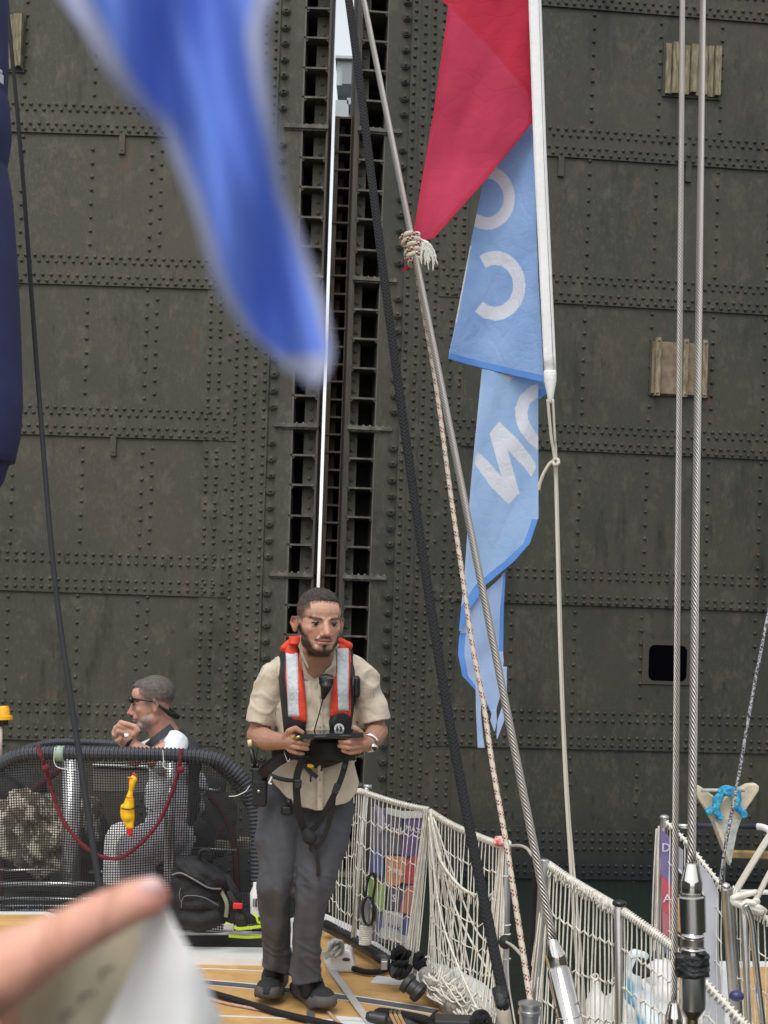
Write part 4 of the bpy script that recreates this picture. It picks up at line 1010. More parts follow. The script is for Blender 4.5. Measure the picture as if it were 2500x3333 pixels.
t2=remesh(sh,'t_shirt',M_tee,p2,vox=.008,smooth=4,disp=lambda p,n:fold(p,8,18,.010))
cutmesh(t2,lambda p:(lambda x,y:(y<2372) or (x<503 and p.y<7.13 and y<2500) or x<455)(*toPx(p))); solid(t2,.004)
mb=MB(); ellx(mb,(585,2485,7.21),(72,96,100)); ellx(mb,(582,2600,7.21),(70,96,120)); chain(mb,[(556,2400,7.18,52),(580,2440,7.2,60)])
v2=remesh(mb,'dark_vest',mat('dark_mesh_vest',(.025,.028,.03),(.05,.055,.06),scale=70,rough=.7,bump=.4),p2,vox=.008,smooth=4,disp=lambda p,n:fold(p,9,20,.008))
def vc2(p):
    x,y=toPx(p); xl=inter([(2360,530),(2400,488),(2440,500),(2480,600),(2600,612)],y) if p.y<7.2 else 520
    return y<2372 or x<xl or (p.y<7.14 and 488<x and (x-470)/60>0 and y>inter([(490,2440),(540,2372+10),(560,2368),(600,2420),(612,2470)],x) and x<inter([(2360,560),(2420,606),(2480,615),(2700,618)],y))
cutmesh(v2,vc2); solid(v2,.008)
strap('vest_strap',[(560,2366,7.06),(528,2390,6.985),(500,2412,6.96),(480,2430,6.98)],24,.006,bpy.data.materials['dark_mesh_vest'],p2)
mb=MB(); ellx(mb,(530,2745,7.2),(92,85,75)); chain(mb,[(540,2720,7.1,76),(445,2768,6.98,66),(452,2910,7.05,52)]); chain(mb,[(540,2720,7.35,76),(445,2768,7.4,66),(448,2910,7.4,52)])
remesh(mb,'shorts',mat('light_shorts',(.50,.48,.52),(.42,.40,.45),scale=6,rough=.9),p2,vox=.01,smooth=4,disp=lambda p,n:fold(p,8,18,.010))
# sunglasses + strap, watch
sg=thing('sunglasses',H2.w(0,.4,.6),'dark sports sunglasses with black retainer strap on the grey haired man','sunglasses')
mb=MB()
for q in (-1,1): mb.ell(H2.w(q*.15,.40,.60),(.11*H2.H,.05*H2.H,.075*H2.H),H2.M,14,8)
mb.build('lens',mat('sunglass_lens',(.015,.015,.02),rough=.1),sg)
mb=MB(); 
for q in (-1,1): mb.tube([H2.w(q*.20,.40,.62),H2.w(q*.30,.28,.60),H2.w(q*.36,.05,.555),H2.w(q*.36,-.06,.52)],.018*H2.H,8)
mb.build('temple_arm',M_plast,sg)
mb=MB(); mb.tube([H2.w(-.36,-.05,.52),H2.w(-.33,-.15,.40),H2.w(-.25,-.29,.26),H2.w(0,-.40,.18),H2.w(.25,-.29,.26),H2.w(.33,-.15,.40),H2.w(.36,-.05,.52)],[.015*H2.H,.026*H2.H,.05*H2.H,.05*H2.H,.05*H2.H,.026*H2.H,.015*H2.H],8); mb.build('retainer_strap',M_blk,sg)
mb=MB(); mb.tube([H2.w(q*.03,.46,.615) for q in (-1,1)],.012*H2.H,6); mb.build('bridge',M_plast,sg)
wa=thing('wristwatch',P(420,2410,6.9),'round dive watch on the raised wrist of the grey haired man','watch')
c=P(425,2413,6.9); d=(P(428,2422,6.9)-P(460,2445,6.9)).normalized(); s=d.cross(Vector((0,1,0))).normalized(); z=s.cross(d); r=px2m(22,6.9)
mb=MB(); mb.tube([c+(s*math.cos(q)+z*math.sin(q))*r for q in [i*math.pi/10 for i in range(20)]],.009,8,closed=True); mb.build('band',M_plast,wa)
f0=P(412,2393,6.86); mb=MB(); mb.lathe(P(412,2393,6.875),f0+Vector((0,-.004,.004)),[(0,.016),(.7,.016),(1,.012)],20); ws=mb.build('case',M_chrome,wa,ang=40)
mb=MB(); mb.lathe(f0+Vector((0,-.0045,.004)),f0+Vector((0,-.0055,.0045)),[(0,.0105),(1,.0105)],20); mb.build('dial',mat('dial_pale',(.5,.52,.5),rough=.3),ws,ang=40)
# ================= wires, ropes and flags =================
def wire_mat(name,K,pitch,lo,hi,rough=.25):
    def f(u,v,mt,mix,n,l):
        ph=mt('ADD',mt('MULTIPLY',u,K),mt('DIVIDE',v,pitch)); fr=mt('FRACT',ph)
        h=mt('SINE',mt('MULTIPLY',fr,math.pi)); s=mt('POWER',h,.8)
        return mix(s,lo,hi),s
    return uvmat(name,f,rough,.95,1.0,.004)
M_wire=wire_mat('wire_rope',8,.0135,(.05,.042,.035),(.52,.48,.43),.30)
def braid(name,c1,c2,K,pitch,bump=.8,rough=.85):
    def f(u,v,mt,mix,n,l):
        a=mt('FRACT',mt('ADD',mt('MULTIPLY',u,K),mt('DIVIDE',v,pitch))); b=mt('FRACT',mt('SUBTRACT',mt('MULTIPLY',u,K),mt('DIVIDE',v,pitch)))
        s=mt('MULTIPLY',mt('SINE',mt('MULTIPLY',a,math.pi)),mt('SINE',mt('MULTIPLY',b,math.pi)))
        return mix(s,c1,c2),s
    return uvmat(name,f,rough,0,bump,.003)
M_brblk=braid('black_braid',(.002,.002,.0025),(.009,.0095,.013),6,.012)
M_brblk2=braid('black_rope_smooth',(.006,.007,.008),(.020,.022,.024),6,.006,.3)
def redwhite(u,v,mt,mix,n,l):
    band=mt('LESS_THAN',mt('FRACT',mt('DIVIDE',mt('ADD',v,mt('MULTIPLY',u,.03)),.047)),.52)
    ck=mt('MODULO',mt('ADD',mt('FLOOR',mt('MULTIPLY',u,10)),mt('FLOOR',mt('DIVIDE',v,.0068))),2)
    side=mt('LESS_THAN',mt('ABSOLUTE',mt('SUBTRACT',mt('FRACT',mt('MULTIPLY',u,2)),.4)),.48)
    m=mt('MULTIPLY',mt('MULTIPLY',band,ck),side)
    a=mt('FRACT',mt('ADD',mt('MULTIPLY',u,8),mt('DIVIDE',v,.008)))
    return mix(m,(.56,.49,.39),(.16,.006,.018)),mt('SINE',mt('MULTIPLY',a,math.pi))
M_rw=uvmat('red_white_rope',redwhite,.85,0,.6,.002)
def speck(c0,c1,c2,name,sc=260):
    return mat(name,c0,c1,scale=sc,rough=.9,bump=.5,pos=(.42,.58),detail=1)
M_speck=speck((.02,.022,.018),(.34,.33,.22),0,'speckled_rope',120)
M_greyspeck=speck((.03,.03,.035),(.40,.40,.42),0,'grey_fleck_rope',150)
M_line=braid('white_line',(.42,.38,.31),(.72,.67,.57),4,.006,.5)
M_pink=mat('faded_pink_cord',(.50,.32,.24),(.35,.22,.17),scale=80,rough=.9)
def rope(name,label,pts,rpx,m,n=10,seg=10,cat='rope',mb=None,parent=None,flat=1.0,group=None):
    """pts (px,py,Y); rpx = radius in metres"""
    pp=path(pts,seg); mb=mb or MB()
    if pts[0][1]<0 or pts[0][0]>2500:      # carries on up the rig outside the picture
        pp=[pp[0]+(pp[0]-pp[1]).normalized()*1.6]+pp
        if hasattr(rpx,'__len__'): rpx=[rpx[0]]+list(rpx)
    mb.tube(pp,rpx,n,flat=flat); o=mb.build(name,m,parent)
    if label: tag(o,label,cat,group)
    return o
def dense(a,b,n): return [Vector(a).lerp(Vector(b),i/n) for i in range(n+1)]
def wire(name,label,a,b,r,parent=None):
    t=thing(name,P(*b),label,'wire')
    A_=P(*a); B_2=P(*b); mb=MB(); mb.tube(dense(A_+(A_-B_2)*.45,B_2,180),r,14); mb.build('cable',M_wire,t); return t
M_chr=mat('chrome_fitting',(.72,.69,.65),(.50,.46,.42),scale=14,rough=.08,metal=1,stretch=(1,1,.15))
M_chr2=mat('brushed_groove',(.38,.36,.32),(.22,.20,.17),scale=14,rough=.4,metal=1)
M_tape=mat('black_tape',(.008,.008,.009),(.02,.02,.022),scale=30,rough=.45,bump=1,bscale=60)
def fitting(t,a,b,w0,w1,wb,c,name='terminal'):
    """cone from a to b (px), radii px"""
    mb=MB(); A=P(*a); B=P(*b); k=px2m(1,a[2])
    mb.lathe(A,B,[(0,w0*k*.8),(.03,w0*k),(.55,w1*k*.95),(.62,w1*k),(.95,w1*k),(1,w1*k*.9)],32); o=mb.build(name,M_chr,t,ang=25)
    return o
w1=wire('wire_stay','twisted steel wire stay slanting from top centre to a bright turnbuckle at the lower right',(1172,-60,5.55),(1800,3060,3.4),.0110)
fitting(w1,(1797,3054,3.4),(1816,3146,3.4),13,34,0,0)
d=(P(1860,3340,3.3)-P(1818,3153,3.38)).normalized()
A=P(1816,3146,3.4); k=px2m(1,3.4)
mb=MB(); mb.lathe(A,A+d*.012,[(0,26*k),(1,26*k)],24); mb.build('lock_ring',M_chr2,w1,ang=40)
mb=MB(); B=A+d*.008; mb.lathe(B,B+d*.155,[(0,36*k),(.05,40*k),(1,40*k)],32); tbk=mb.build('turnbuckle_body',M_chr,w1,ang=30)
mb=MB(); q=B+d*.085+Vector((-.004,-39*k,0)); mb.ell(B+d*.088+Vector((0,-.004,0)),(41*k,40*k,17*k),Matrix.Rotation(-.25,3,'Y')); mb.build('window_rim',M_chr2,tbk)
mb=MB(); mb.ell(B+d*.115+Vector((0,-.006,0)),(43*k,41*k,11*k),Matrix.Rotation(-.25,3,'Y')); mb.build('collar_ring',M_chr,tbk)
mb=MB(); mb.ell(B+d*.150+Vector((.006,-.008,0)),(30*k,40*k,18*k)); o=mb.build('tape_wrap',M_tape,w1)
mb=MB(); mb.lathe(B+d*.15,B+d*.30,[(0,38*k),(1,38*k)],24); mb.build('turnbuckle_lower',M_chr,w1,ang=40)
w2=wire('wire_stay','thicker right one of two near vertical steel wires, ending in a big chrome turnbuckle',(2289,-60,4.6),(2251,2812,3.0),.0098)
fitting(w2,(2251,2808,3.0),(2249,2908,3.0),20,36,0,0)
k=px2m(1,3.0)
mb=MB(); mb.lathe(P(2249,2905,3.0),P(2249,2920,3.0),[(0,30*k),(1,30*k)],28); mb.build('lock_ring',M_chr2,w2,ang=40)
mb=MB(); mb.lathe(P(2249,2914,3.0),P(2252,3030,3.0),[(0,40*k),(.04,46*k),(1,46*k)],36); tb2=mb.build('turnbuckle_body',M_chr,w2,ang=30)
mb=MB(); mb.lathe(P(2252,3030,3.0),P(2253,3092,3.0),[(0,44*k),(.1,36*k),(.5,38*k),(.9,38*k),(1,44*k)],36); mb.build('threaded_middle',M_chr2,w2,ang=30)
for yy,h in ((3046,17),(3088,11)):
    mb=MB(); mb.ell(P(2253,yy,2.99),(40*k if yy<3060 else 43*k,44*k,h*k)); mb.build('collar_ring',M_chr,tb2)
mb=MB(); mb.lathe(P(2253,3092,3.0),P(2253,3284,3.0),[(0,42*k),(.05,43*k),(.97,43*k),(1,40*k)],36); mb.build('turnbuckle_lower',M_chr,w2,ang=30)
mb=MB(); mb.lathe(P(2253,3284,3.0),P(2252,3400,3.0),[(0,40*k),(.25,22*k),(.27,19*k),(1,19*k)],30); mb.build('threaded_stud',mat('brass_stud',(.42,.33,.2),(.3,.22,.13),scale=40,rough=.3,metal=1),w2,ang=30)
mb=MB()
for i in range(11):
    yy=3108+i*6.5; mb.tube([P(2253,yy,3.0)+Vector((math.cos(a)*(50+4*math.sin(i*2.1))*k,math.sin(a)*48*k,.003*math.sin(a*2+i)+.002*R.random())) for a in [j*math.pi/9 for j in range(18)]],5.2*k,8,closed=True)
mb.lathe(P(2252,3108,3.0),P(2252,3172,3.0),[(0,47*k),(1,47*k)],20); mb.ell(P(2282,3104,2.97),(20*k,14*k,10*k)); mb.ell(P(2258,3176,2.97),(24*k,12*k,14*k)); mb.box(P(2215,3138,2.98),(34*k,20*k,52*k))
tp=remesh(mb,'tape_wrap',M_tape,w2,vox=.003,smooth=3,disp=lambda p,n:.0018*noise.noise(Vector((p.x*40,p.y*40,p.z*220))))
w3=wire('wire_stay','thinner left one of two near vertical steel wires, its small cone fitting at the bottom',(2222,-60,4.2),(2194,3265,3.3),.0081)
fitting(w3,(2194,3262,3.3),(2193,3345,3.3),16,29,0,0)
# ropes
rope('braided_rope','thick black braided rope slanting down between the man and the flags',[(1127,-60,4.3),(1170,260,4.2),(1255,940,3.95),(1340,1560,3.75),(1430,2150,3.5),(1510,2600,3.3),(1640,3250,2.95)],.0124,M_brblk,12,24)
mb=MB(); mb.tube([P(1622,3215,2.95),P(1634,3268,2.93),P(1640,3290,2.93)],[.0148,.0148,.013],12); o=tag(mb.build('heat_shrink_sleeve',M_tape),'black taped sleeve at the lower end of the thick black braided rope','rope end')
mb=MB(); mb.tube(path([(1632,3270,2.94),(1640,3300,2.93),(1650,3370,2.93)],4),[.016]*9,10); tag(mb.build('rope_splice',M_cordd),'beige frayed splice below the black taped sleeve at the bottom edge','rope end')
rope('black_line','long thin black line hanging down on the far left in front of the gate',[(16,-60,4.6),(68,497,4.4),(121,1206,4.1),(178,1884,3.8),(249,2396,3.5),(330,2930,3.2),(350,3080,3.1)],[.0065+.0022*i/72 for i in range(73)],M_brblk2,8,12)
rope('red_fleck_rope','white rope with red flecks running down from the knot along the slanting wire',[(1352,862,4.75),(1378,1010,4.82),(1420,1260,4.85),(1466,1600,4.7),(1502,1850,4.55),(1539,2108,4.4),(1574,2290,4.3),(1604,2496,4.15),(1649,2753,3.9),(1692,3033,3.7),(1728,3268,3.5),(1745,3380,3.45)],[.0083]*122,M_rw,10,11)
rope('fleck_line','thin grey flecked line slanting down at the far right past the white anchor',[(2512,1940,5.2),(2450,2260,5.0),(2402,2540,4.9),(2360,2760,4.8),(2345,2880,4.8)],.0062,M_greyspeck,8,8)
rope('halyard','cream halyard doubled down from the white pole end past the knot to the nets',[(1783,1300,4.9),(1794,1420,4.9),(1806,1506,4.9),(1812,1700,4.85),(1822,2100,4.7),(1838,2500,4.6),(1860,2860,4.5),(1882,3200,4.4),(1890,3400,4.4)],.0056,M_line,8,8)
rope('halyard','second cream line lying close beside the doubled halyard below the flag pole',[(1800,1300,4.91),(1806,1420,4.91),(1811,1506,4.91),(1822,1900,4.8),(1834,2300,4.7),(1852,2640,4.6),(1872,2880,4.5),(1900,3230,4.4),(1906,3400,4.4)],.0045,M_line,8,8)
mb=MB(); mb.tube(path([(1800,1500,4.9),(1815,1495,4.88),(1818,1508,4.87),(1806,1514,4.87),(1798,1504,4.88),(1785,1515,4.88),(1768,1545,4.88),(1757,1575,4.88),(1753,1596,4.88)],8),.0062,8); tag(mb.build('overhand_knot',M_line),'small cream knot with a loose tail on the halyard below the pole end','knot')
# knot on the wire
kn=thing('rope_knot',P(1348,820,4.95),'fat white and red rope coils wrapped round the slanting wire at the red flag corner','knot')
mb=MB(); ax=(P(1370,900,4.9)-P(1330,740,5.0)).normalized(); s=ax.cross(Vector((0,1,0))).normalized(); y_=s.cross(ax); k5=px2m(1,4.72); pts=[]
cen=lambda t: P(lerp(1334,1360,t),lerp(765,862,t),4.72)
for i in range(6*16+1):
    a=i/16*2*math.pi; t=i/96.; pts.append(cen(t)+(s*math.cos(a)*(1+.15*math.sin(a*.7))+y_*math.sin(a))*25*k5)
mb.tube(pts,10.5*k5,8); mb.build('coils',M_rw,kn)
mb=MB()
for i in range(26):
    a=R.uniform(-.9,.9); L=R.uniform(40,85); x0,y0=1385+R.uniform(-8,8),800+R.uniform(-14,14)
    dx,dy=math.sin(a+.3)*L*.55,abs(math.cos(a))*L
    mb.tube(path([(1372,790+R.uniform(-10,20),4.70),(x0,y0,4.68),(x0+dx*.6+R.uniform(-6,6),y0+dy*.4,4.68),(x0+dx,y0+dy*.9,4.68)],4),[.0035]*9+[.0028]*3+[.0012],5)
mb.ell(P(1388,812,4.70),(22*k5,14*k5,24*k5)); mb.build('frayed_tuft',mat('frayed_fibre',(.72,.69,.62),(.55,.52,.46),scale=60,rough=.95),kn)
# ---- flags ----
M_red=cloth('red_flag_cloth',(.60,.020,.065),(.54,.018,.055),cb=.2,cs=6)
M_redh=mat('red_flag_hem',(.50,.012,.05),rough=.8,trans=.2)
M_redl=cloth('red_flag_backlit',(.68,.06,.14),(.62,.05,.12),trans=.45,cb=.2,cs=5)  # same cloth as the upper fold, light through it painted as paler red
M_blu=cloth('light_blue_flag_cloth',(.34,.53,.83),(.42,.60,.87),trans=.4,cb=.28)
M_bluh=mat('blue_flag_hem',(.14,.34,.78),(.11,.29,.72),scale=8,rough=.8,trans=.2)
M_bluw=cloth('white_flag_letter',(.80,.81,.87),(.76,.77,.84),trans=.3,cb=.28)
M_blul=cloth('pale_blue_flag_cloth',(.50,.64,.88),(.56,.69,.90),trans=.45,cb=.2)
M_blum=cloth('mid_blue_flag_cloth',(.42,.61,.86),(.48,.66,.89),trans=.42,cb=.24)
M_can=mat('white_canvas',(.84,.83,.82),(.78,.77,.76),scale=8,rough=.8,bump=.2,bscale=60)
def sheet(name,L,Rr,yt,yb,Yf,mats,mfn,nu,nv,parent=None,amp=.006,xwarp=0,label=None,cat=None):
    mb=MB()
    def px(u,v):
        y=lerp(yt(u),yb(u),v); return lerp(inter(L,y),inter(Rr,y),u),y
    def fn(u,v):
        x,y=px(u,v); Y=Yf(x,y); q=Vector((x*.004,y*.004,1.3))
        q=Vector((q.x*1.5+q.y*.5,q.y*.55-q.x*.3,q.z)); d=amp*(noise.noise(q*1.3)*1.9+noise.noise(q*3.1+Vector((7,1,2)))*.45)
        return P(x,y,Y+d)
    mb.grid(fn,nu,nv,(lambda u,v:mfn(u,v,*px(u,v))) if mfn else None)
    o=mb.build(name,mats,parent); solid(o,.0012,0)
    return o
fl=thing('banner_flag',P(1740,300,5.1),'red flag folded over itself beside the white pole and tied to the slanting wire','flag')
YF=lambda x,y:5.06+.0002*(1730-x)
sheet('upper_fold',[(-420,1130),(-60,1360),(0,1434),(23,1461),(166,1611),(256,1687),(316,1728),(362,1733)],[(-420,1705),(-60,1719),(0,1722),(250,1727),(362,1740)],lambda u:-420,lambda u:362,lambda x,y:5.06,[M_red,M_redh],lambda u,v,x,y:1 if u<.045 and v<.9 else 0,90,110,fl,.01)
# front kite
kl=[(0,1463),(23,1459),(362,1412),(560,1378),(746,1348),(784,1360)]; kr=[(0,1464),(25,1472),(166,1611),(256,1687),(316,1730),(362,1737),(400,1732),(603,1566),(776,1412),(784,1372)]
def kyt(u): return 20
sheet('lower_fold',kl,kr,lambda u:14,lambda u:784,lambda x,y:5.03+.10*sstep(500,784,y)*-.6,[M_redl,M_redh],lambda u,v,x,y:1 if (x<inter(kl,y)+9) or (y>362 and x>inter(kr,y)-14) or (y<=362 and x>inter(kr,y)-9) else 0,110,180,fl,.010)
mb=MB()
for tab,dx in ((kl,13),(kr,-19)):
    ys=[y for y in range(40,770,12)]; 
    if dx<0: ys=[y for y in range(420,760,12)]
    mb2=MB(); mb2.tube([P(inter(tab,y)+dx,y,5.015-.06*sstep(500,784,y)) for y in ys],.0007,4); mb2.build('stitching',M_redl,fl)
mb=MB(); mb.prism([P(1345,872,4.75),P(1352,845,4.75),P(1325,866,4.75),P(1303,884,4.75)],(0,.004,0)); mb.build('corner_tail',M_red,fl,smooth=False)
bf=thing('banner_flag',P(1650,1000,5.12),'light blue flag with white curved letters hanging from the white pole, end knotted in tatters','flag')
K4=4.0229
def zz(pts): return [(1480+x/K4,1150+y/K4) for x,y in pts]
LN=zz([(585,890),(680,990),(830,1130),(1050,1420),(1065,1490),(1005,1615),(900,1480),(690,1260),(785,1600),(848,1830),(705,1980),(480,1750),(255,1440),(300,1290),(450,1430),(615,1615),(540,1350),(455,1050)])
LV=zz([(500,165),(705,380),(830,260),(830,100),(500,100)])
LO=zz([(1130,380),(1090,400),(990,430),(850,560),(790,720),(800,880),(860,1030),(960,1160),(1130,1300),(1130,1130),(1095,1090),(1020,980),(960,860),(955,760),(985,650),(1090,580),(1130,570)])
def ring(x,y,cx,cy,rx,ry,th,a0=None):
    dx,dy=(x-cx),(y-cy); q=math.hypot(dx/rx,dy/ry)
    if not(1-th<q<1): return False
    if a0 is not None:
        an=math.degrees(math.atan2(dy/ry,-dx/rx))    # 0 = pointing left
        if -a0[0]<an<a0[1]: return False
    return True
ul=[(300,1600),(595,1572),(806,1529),(1085,1476),(1150,1461),(1240,1455)]; ur=[(300,1733),(400,1735),(900,1752),(1110,1764),(1240,1770)]
def umf(u,v,x,y):
    if v>.972: return 1
    if ring(x,y,1585,644,91,104,.40,None) and x>1500: return 2
    if ring(x,y,1612,930,98,113,.40,(58,48)): return 2
    if x<inter(ul,y)+5 and 800<y<1050: return 2
    return 0
sheet('upper_cloth',ul,ur,lambda u:380,lambda u:lerp(1168,1245,u**.9),lambda x,y:5.10+.05*math.sin((x-1480)*.014),[M_blu,M_bluh,M_bluw],umf,110,300,bf,.011)
ll=[(1150,1572),(1185,1570),(1452,1544),(1618,1529),(1867,1512),(1990,1500),(2060,1493)]; lr=[(1150,1752),(1234,1752),(1686,1753),(1769,1725),(1829,1672),(1904,1581),(1980,1532),(2060,1497)]
def lmf(u,v,x,y):
    if y>1690 and x>inter(lr,y)-20-14*sstep(1750,1850,y): return 1
    if inpoly(x,y,LN) or inpoly(x,y,LV) or inpoly(x,y,LO): return 2
    return 3 if x<inter(ll,y)+9 else 0
sheet('lower_cloth',ll,lr,lambda u:1165,lambda u:2055,lambda x,y:5.15,[M_blum,M_bluh,M_bluw,M_blul],lmf,90,320,bf,.012)
tl=[(1860,1600),(1904,1560),(1980,1520),(2077,1494),(2130,1491),(2200,1505),(2260,1560),(2300,1588),(2330,1602)]; tr_=[(1850,1650),(1859,1646),(1980,1640),(2130,1638),(2150,1640),(2260,1630),(2300,1618),(2330,1612)]
sheet('tail_cloth',tl,tr_,lambda u:lerp(1960,1850,u),lambda u:2330,lambda x,y:5.17,[M_blul,M_bluh],lambda u,v,x,y:1 if (u>.90 and y<2120) or (u<.14 and y>2060) else 0,50,150,bf,.012)
sheet('torn_strip',[(2240,1548),(2330,1550),(2435,1555)],[(2240,1566),(2330,1566),(2390,1572),(2435,1578)],lambda u:2235,lambda u:2435,lambda x,y:5.17,[M_blul],None,6,60,bf,.008)
sheet('torn_strip',[(2300,1634),(2350,1618),(2405,1616)],[(2300,1650),(2350,1640),(2405,1619)],lambda u:2170,lambda u:2405,lambda x,y:5.17,[M_blul],None,6,60,bf,.008)
sheet('torn_strip',[(2310,1602),(2345,1596),(2380,1608)],[(2310,1616),(2345,1618),(2380,1611)],lambda u:2310,lambda u:2380,lambda x,y:5.17,[M_blul],None,6,20,bf,.004)
sheet('hidden_corner',[(1220,1745),(1301,1750)],[(1220,1772),(1279,1781),(1301,1755)],lambda u:1215,lambda u:1301,lambda x,y:5.16,[M_blu,M_bluh],lambda u,v,x,y:1 if v>.6 else 0,20,30,bf,.004)
fp=thing('flag_pole',P(1790,1200,5.05),'upright white canvas sleeved flag pole with tapered tip, red and blue flags beside it','flag pole')
mb=MB(); strip(mb,[(-700,1696),(-60,1718),(500,1737),(1208,1771)],[(-700,1738),(-60,1760),(500,1779),(1208,1811)],-700,1208,lambda x,y:5.0,.010,6,40); mb.build('sleeve',M_can,fp)
mb=MB(); mb.tube([P(1731,-700,4.990),P(1752,-60,4.990),P(1770,500,4.990),P(1802,1208,4.990)],.0010,4); mb.build('sleeve_seam',M_greyw,fp)
mb=MB(); mb.tube([P(1790,1208,5.0),P(1790,1212,5.0),P(1791,1240,5.0),P(1792,1285,5.0),P(1792,1306,5.0),P(1792,1312,5.0)],[px2m(q,5) for q in (20,21,20,11,9,4)],18); mb.build('tip',M_can,fp)
# navy flag at the left edge
M_navy=mat('navy_cloth',(.018,.022,.075),(.026,.032,.10),scale=6,rough=.85,bump=.2,bscale=400)
nf=thing('navy_bag',P(-80,800,4.0),'navy blue cloth roll with white printed letters at the left edge of the picture','bag')
nv_=[(-80,16),(0,22),(200,24),(300,20),(312,16),(330,26),(434,34),(540,18),(560,22),(651,38),(868,54),(1085,64),(1302,70),(1400,64),(1480,46),(1555,14),(1590,-20),(1620,-70)]
mb=MB(); pts=[];rr=[]
for y in range(-800,1621,20):
    xr=inter(nv_,y); xl=-260+ (0 if y<1300 else .0); r=(xr-xl)/2
    if y>1500: xl=-260+(y-1500)*.7; r=(xr-xl)/2
    pts.append(P((xr+xl)/2,y,4.0)); rr.append(px2m(max(r,3),4.0))
mb.tube(pts,rr,40); mb.build('cloth_roll',M_navy,nf)
for (x0,y0,x1,y1) in ((-20,60,6,150),(-6,150,10,175),(-14,215,12,228),(0,200,14,222),(-12,240,18,250),(2,252,20,282),(-10,262,4,276)):
    x=(x0+x1)/2; yc=(y0+y1)/2; xr=inter(nv_,yc); cx=(xr-260)/2; r=px2m((xr+260)/2,4.0)
    def sf(xx,yy): 
        c=P(cx,yy,4.0); dx=px2m(xx-cx,4.0); return Vector((c.x+dx*cr,4.0-math.sqrt(max(r*r-dx*dx,1e-6))-.002,c.z))
    mb=MB(); mb.grid(lambda u,v:sf(min(lerp(x0,x1,u),xr-2),lerp(y0,y1,v)),6,4); mb.build('printed_letter',M_bluw,nf)
# ================= mesh enclosure and what stands in it =================
def zp(x,y): return (x/1.952, 2150+y/1.952)
M_hose=mat('grey_black_hose',(.030,.034,.042),(.05,.055,.064),scale=10,rough=.5)
M_redrope=mat('red_braided_rope',(.20,.012,.03),(.09,.015,.02),scale=90,rough=.85,bump=.7,bscale=160)
M_redsleeve=mat('dark_red_sleeve',(.10,.012,.02),(.06,.01,.015),scale=20,rough=.8)
def corr(mb,pts,r,pitch=.012,n=12):
    P_=[Vector(p) for p in pts]; L=[0]
    for a,b in zip(P_,P_[1:]): L.append(L[-1]+(b-a).length)
    N=int(L[-1]/(pitch/4)); out=[];rr=[]; j=0
    for i in range(N+1):
        s=L[-1]*i/N
        while j<len(L)-2 and L[j+1]<s: j+=1
        t=(s-L[j])/max(L[j+1]-L[j],1e-9); out.append(P_[j].lerp(P_[j+1],t)); rr.append(r*(1+.09*(1 if (i%4) in (0,1) else -1)))
    mb.tube(out,rr,n)
en=thing('mesh_enclosure',P(380,3030,6.8),'dome shaped black mesh screen on a corrugated hose hoop, standing left of the man','screen')
YE=6.75
hp=[(-95,3040),(-98,2800),(-90,2620),(-50,2530),(0,2488),(51,2462),(128,2451),(307,2452),(564,2457),(692,2468),(758,2503),(804,2555),(825,2621),(835,2714),(840,2880),(842,3035)]
front=path([(x,y,YE) for x,y in hp],10)
mb=MB(); corr(mb,front,px2m(22,YE),.020); mb.build('front_hoop',M_hose,en,smooth=False)
hb=[(-40,3000),(-40,2700),(-20,2520),(60,2450),(128,2424),(205,2414),(405,2420),(560,2432),(666,2468),(738,2525),(799,2605),(825,2688),(832,2850),(834,3000)]
mb=MB(); corr(mb,path([(x,y,7.7) for x,y in hb],8),px2m(11,7.7),.022,10); mb.build('rear_hoop',M_hose,en,smooth=False)
def meshmat(name,cell,wire_,col):
    m=bpy.data.materials.new(name); m.use_nodes=True; n=m.node_tree.nodes; l=m.node_tree.links; b=n['Principled BSDF']
    b.inputs['Base Color'].default_value=(*col,1); b.inputs['Roughness'].default_value=.6
    uv=n.new('ShaderNodeUVMap'); sp=n.new('ShaderNodeSeparateXYZ'); l.new(uv.outputs[0],sp.inputs[0])
    def mt(op,a,c):
        q=n.new('ShaderNodeMath'); q.operation=op
        for i,x in enumerate((a,c)):
            if x is None: continue
            if isinstance(x,(int,float)): q.inputs[i].default_value=x
            else: l.new(x,q.inputs[i])
        return q.outputs[0]
    fu=mt('LESS_THAN',mt('FRACT',mt('DIVIDE',sp.outputs[0],cell),None),wire_); fv=mt('LESS_THAN',mt('FRACT',mt('DIVIDE',sp.outputs[1],cell),None),wire_)
    f=mt('MAXIMUM',fu,fv); l.new(f,b.inputs['Alpha']); return m
M_mesh=meshmat('black_netting_fabric',.0125,.36,(.008,.008,.009))
def mesh_panel(name,pts,parent,Yf,m=M_mesh):
    """fan-free panel: columns between top curve and bottom"""
    mb=MB(); nu=len(pts)-1; nv=10
    for i in range(nu):
        for j in range(nv):
            q=[]
            uvs=[]
            for a,b in ((i,j),(i+1,j),(i+1,j+1),(i,j+1)):
                x,yt,yb=pts[a]; y=lerp(yt,yb,b/nv); p=P(x,y,Yf(x,y)); q.append(p); uvs.append(((x+5*math.sin(y*.011+x*.004))*YE/F,(y+7*math.sin(x*.013))*YE/F))
            mb.add(q,[(0,1,2,3)],[uvs])
    return mb.build(name,m,parent,smooth=False)
top=[(x,y) for x,y in hp[2:15]]
tab=[(x,y) for x,y in top]
xs=[-88]+list(range(-60,840,20))+[838]
mesh_panel('front_mesh',[(x,inter(tab,x),3030) for x in xs],en,lambda x,y:YE+.015+.012*math.sin(x*.02))
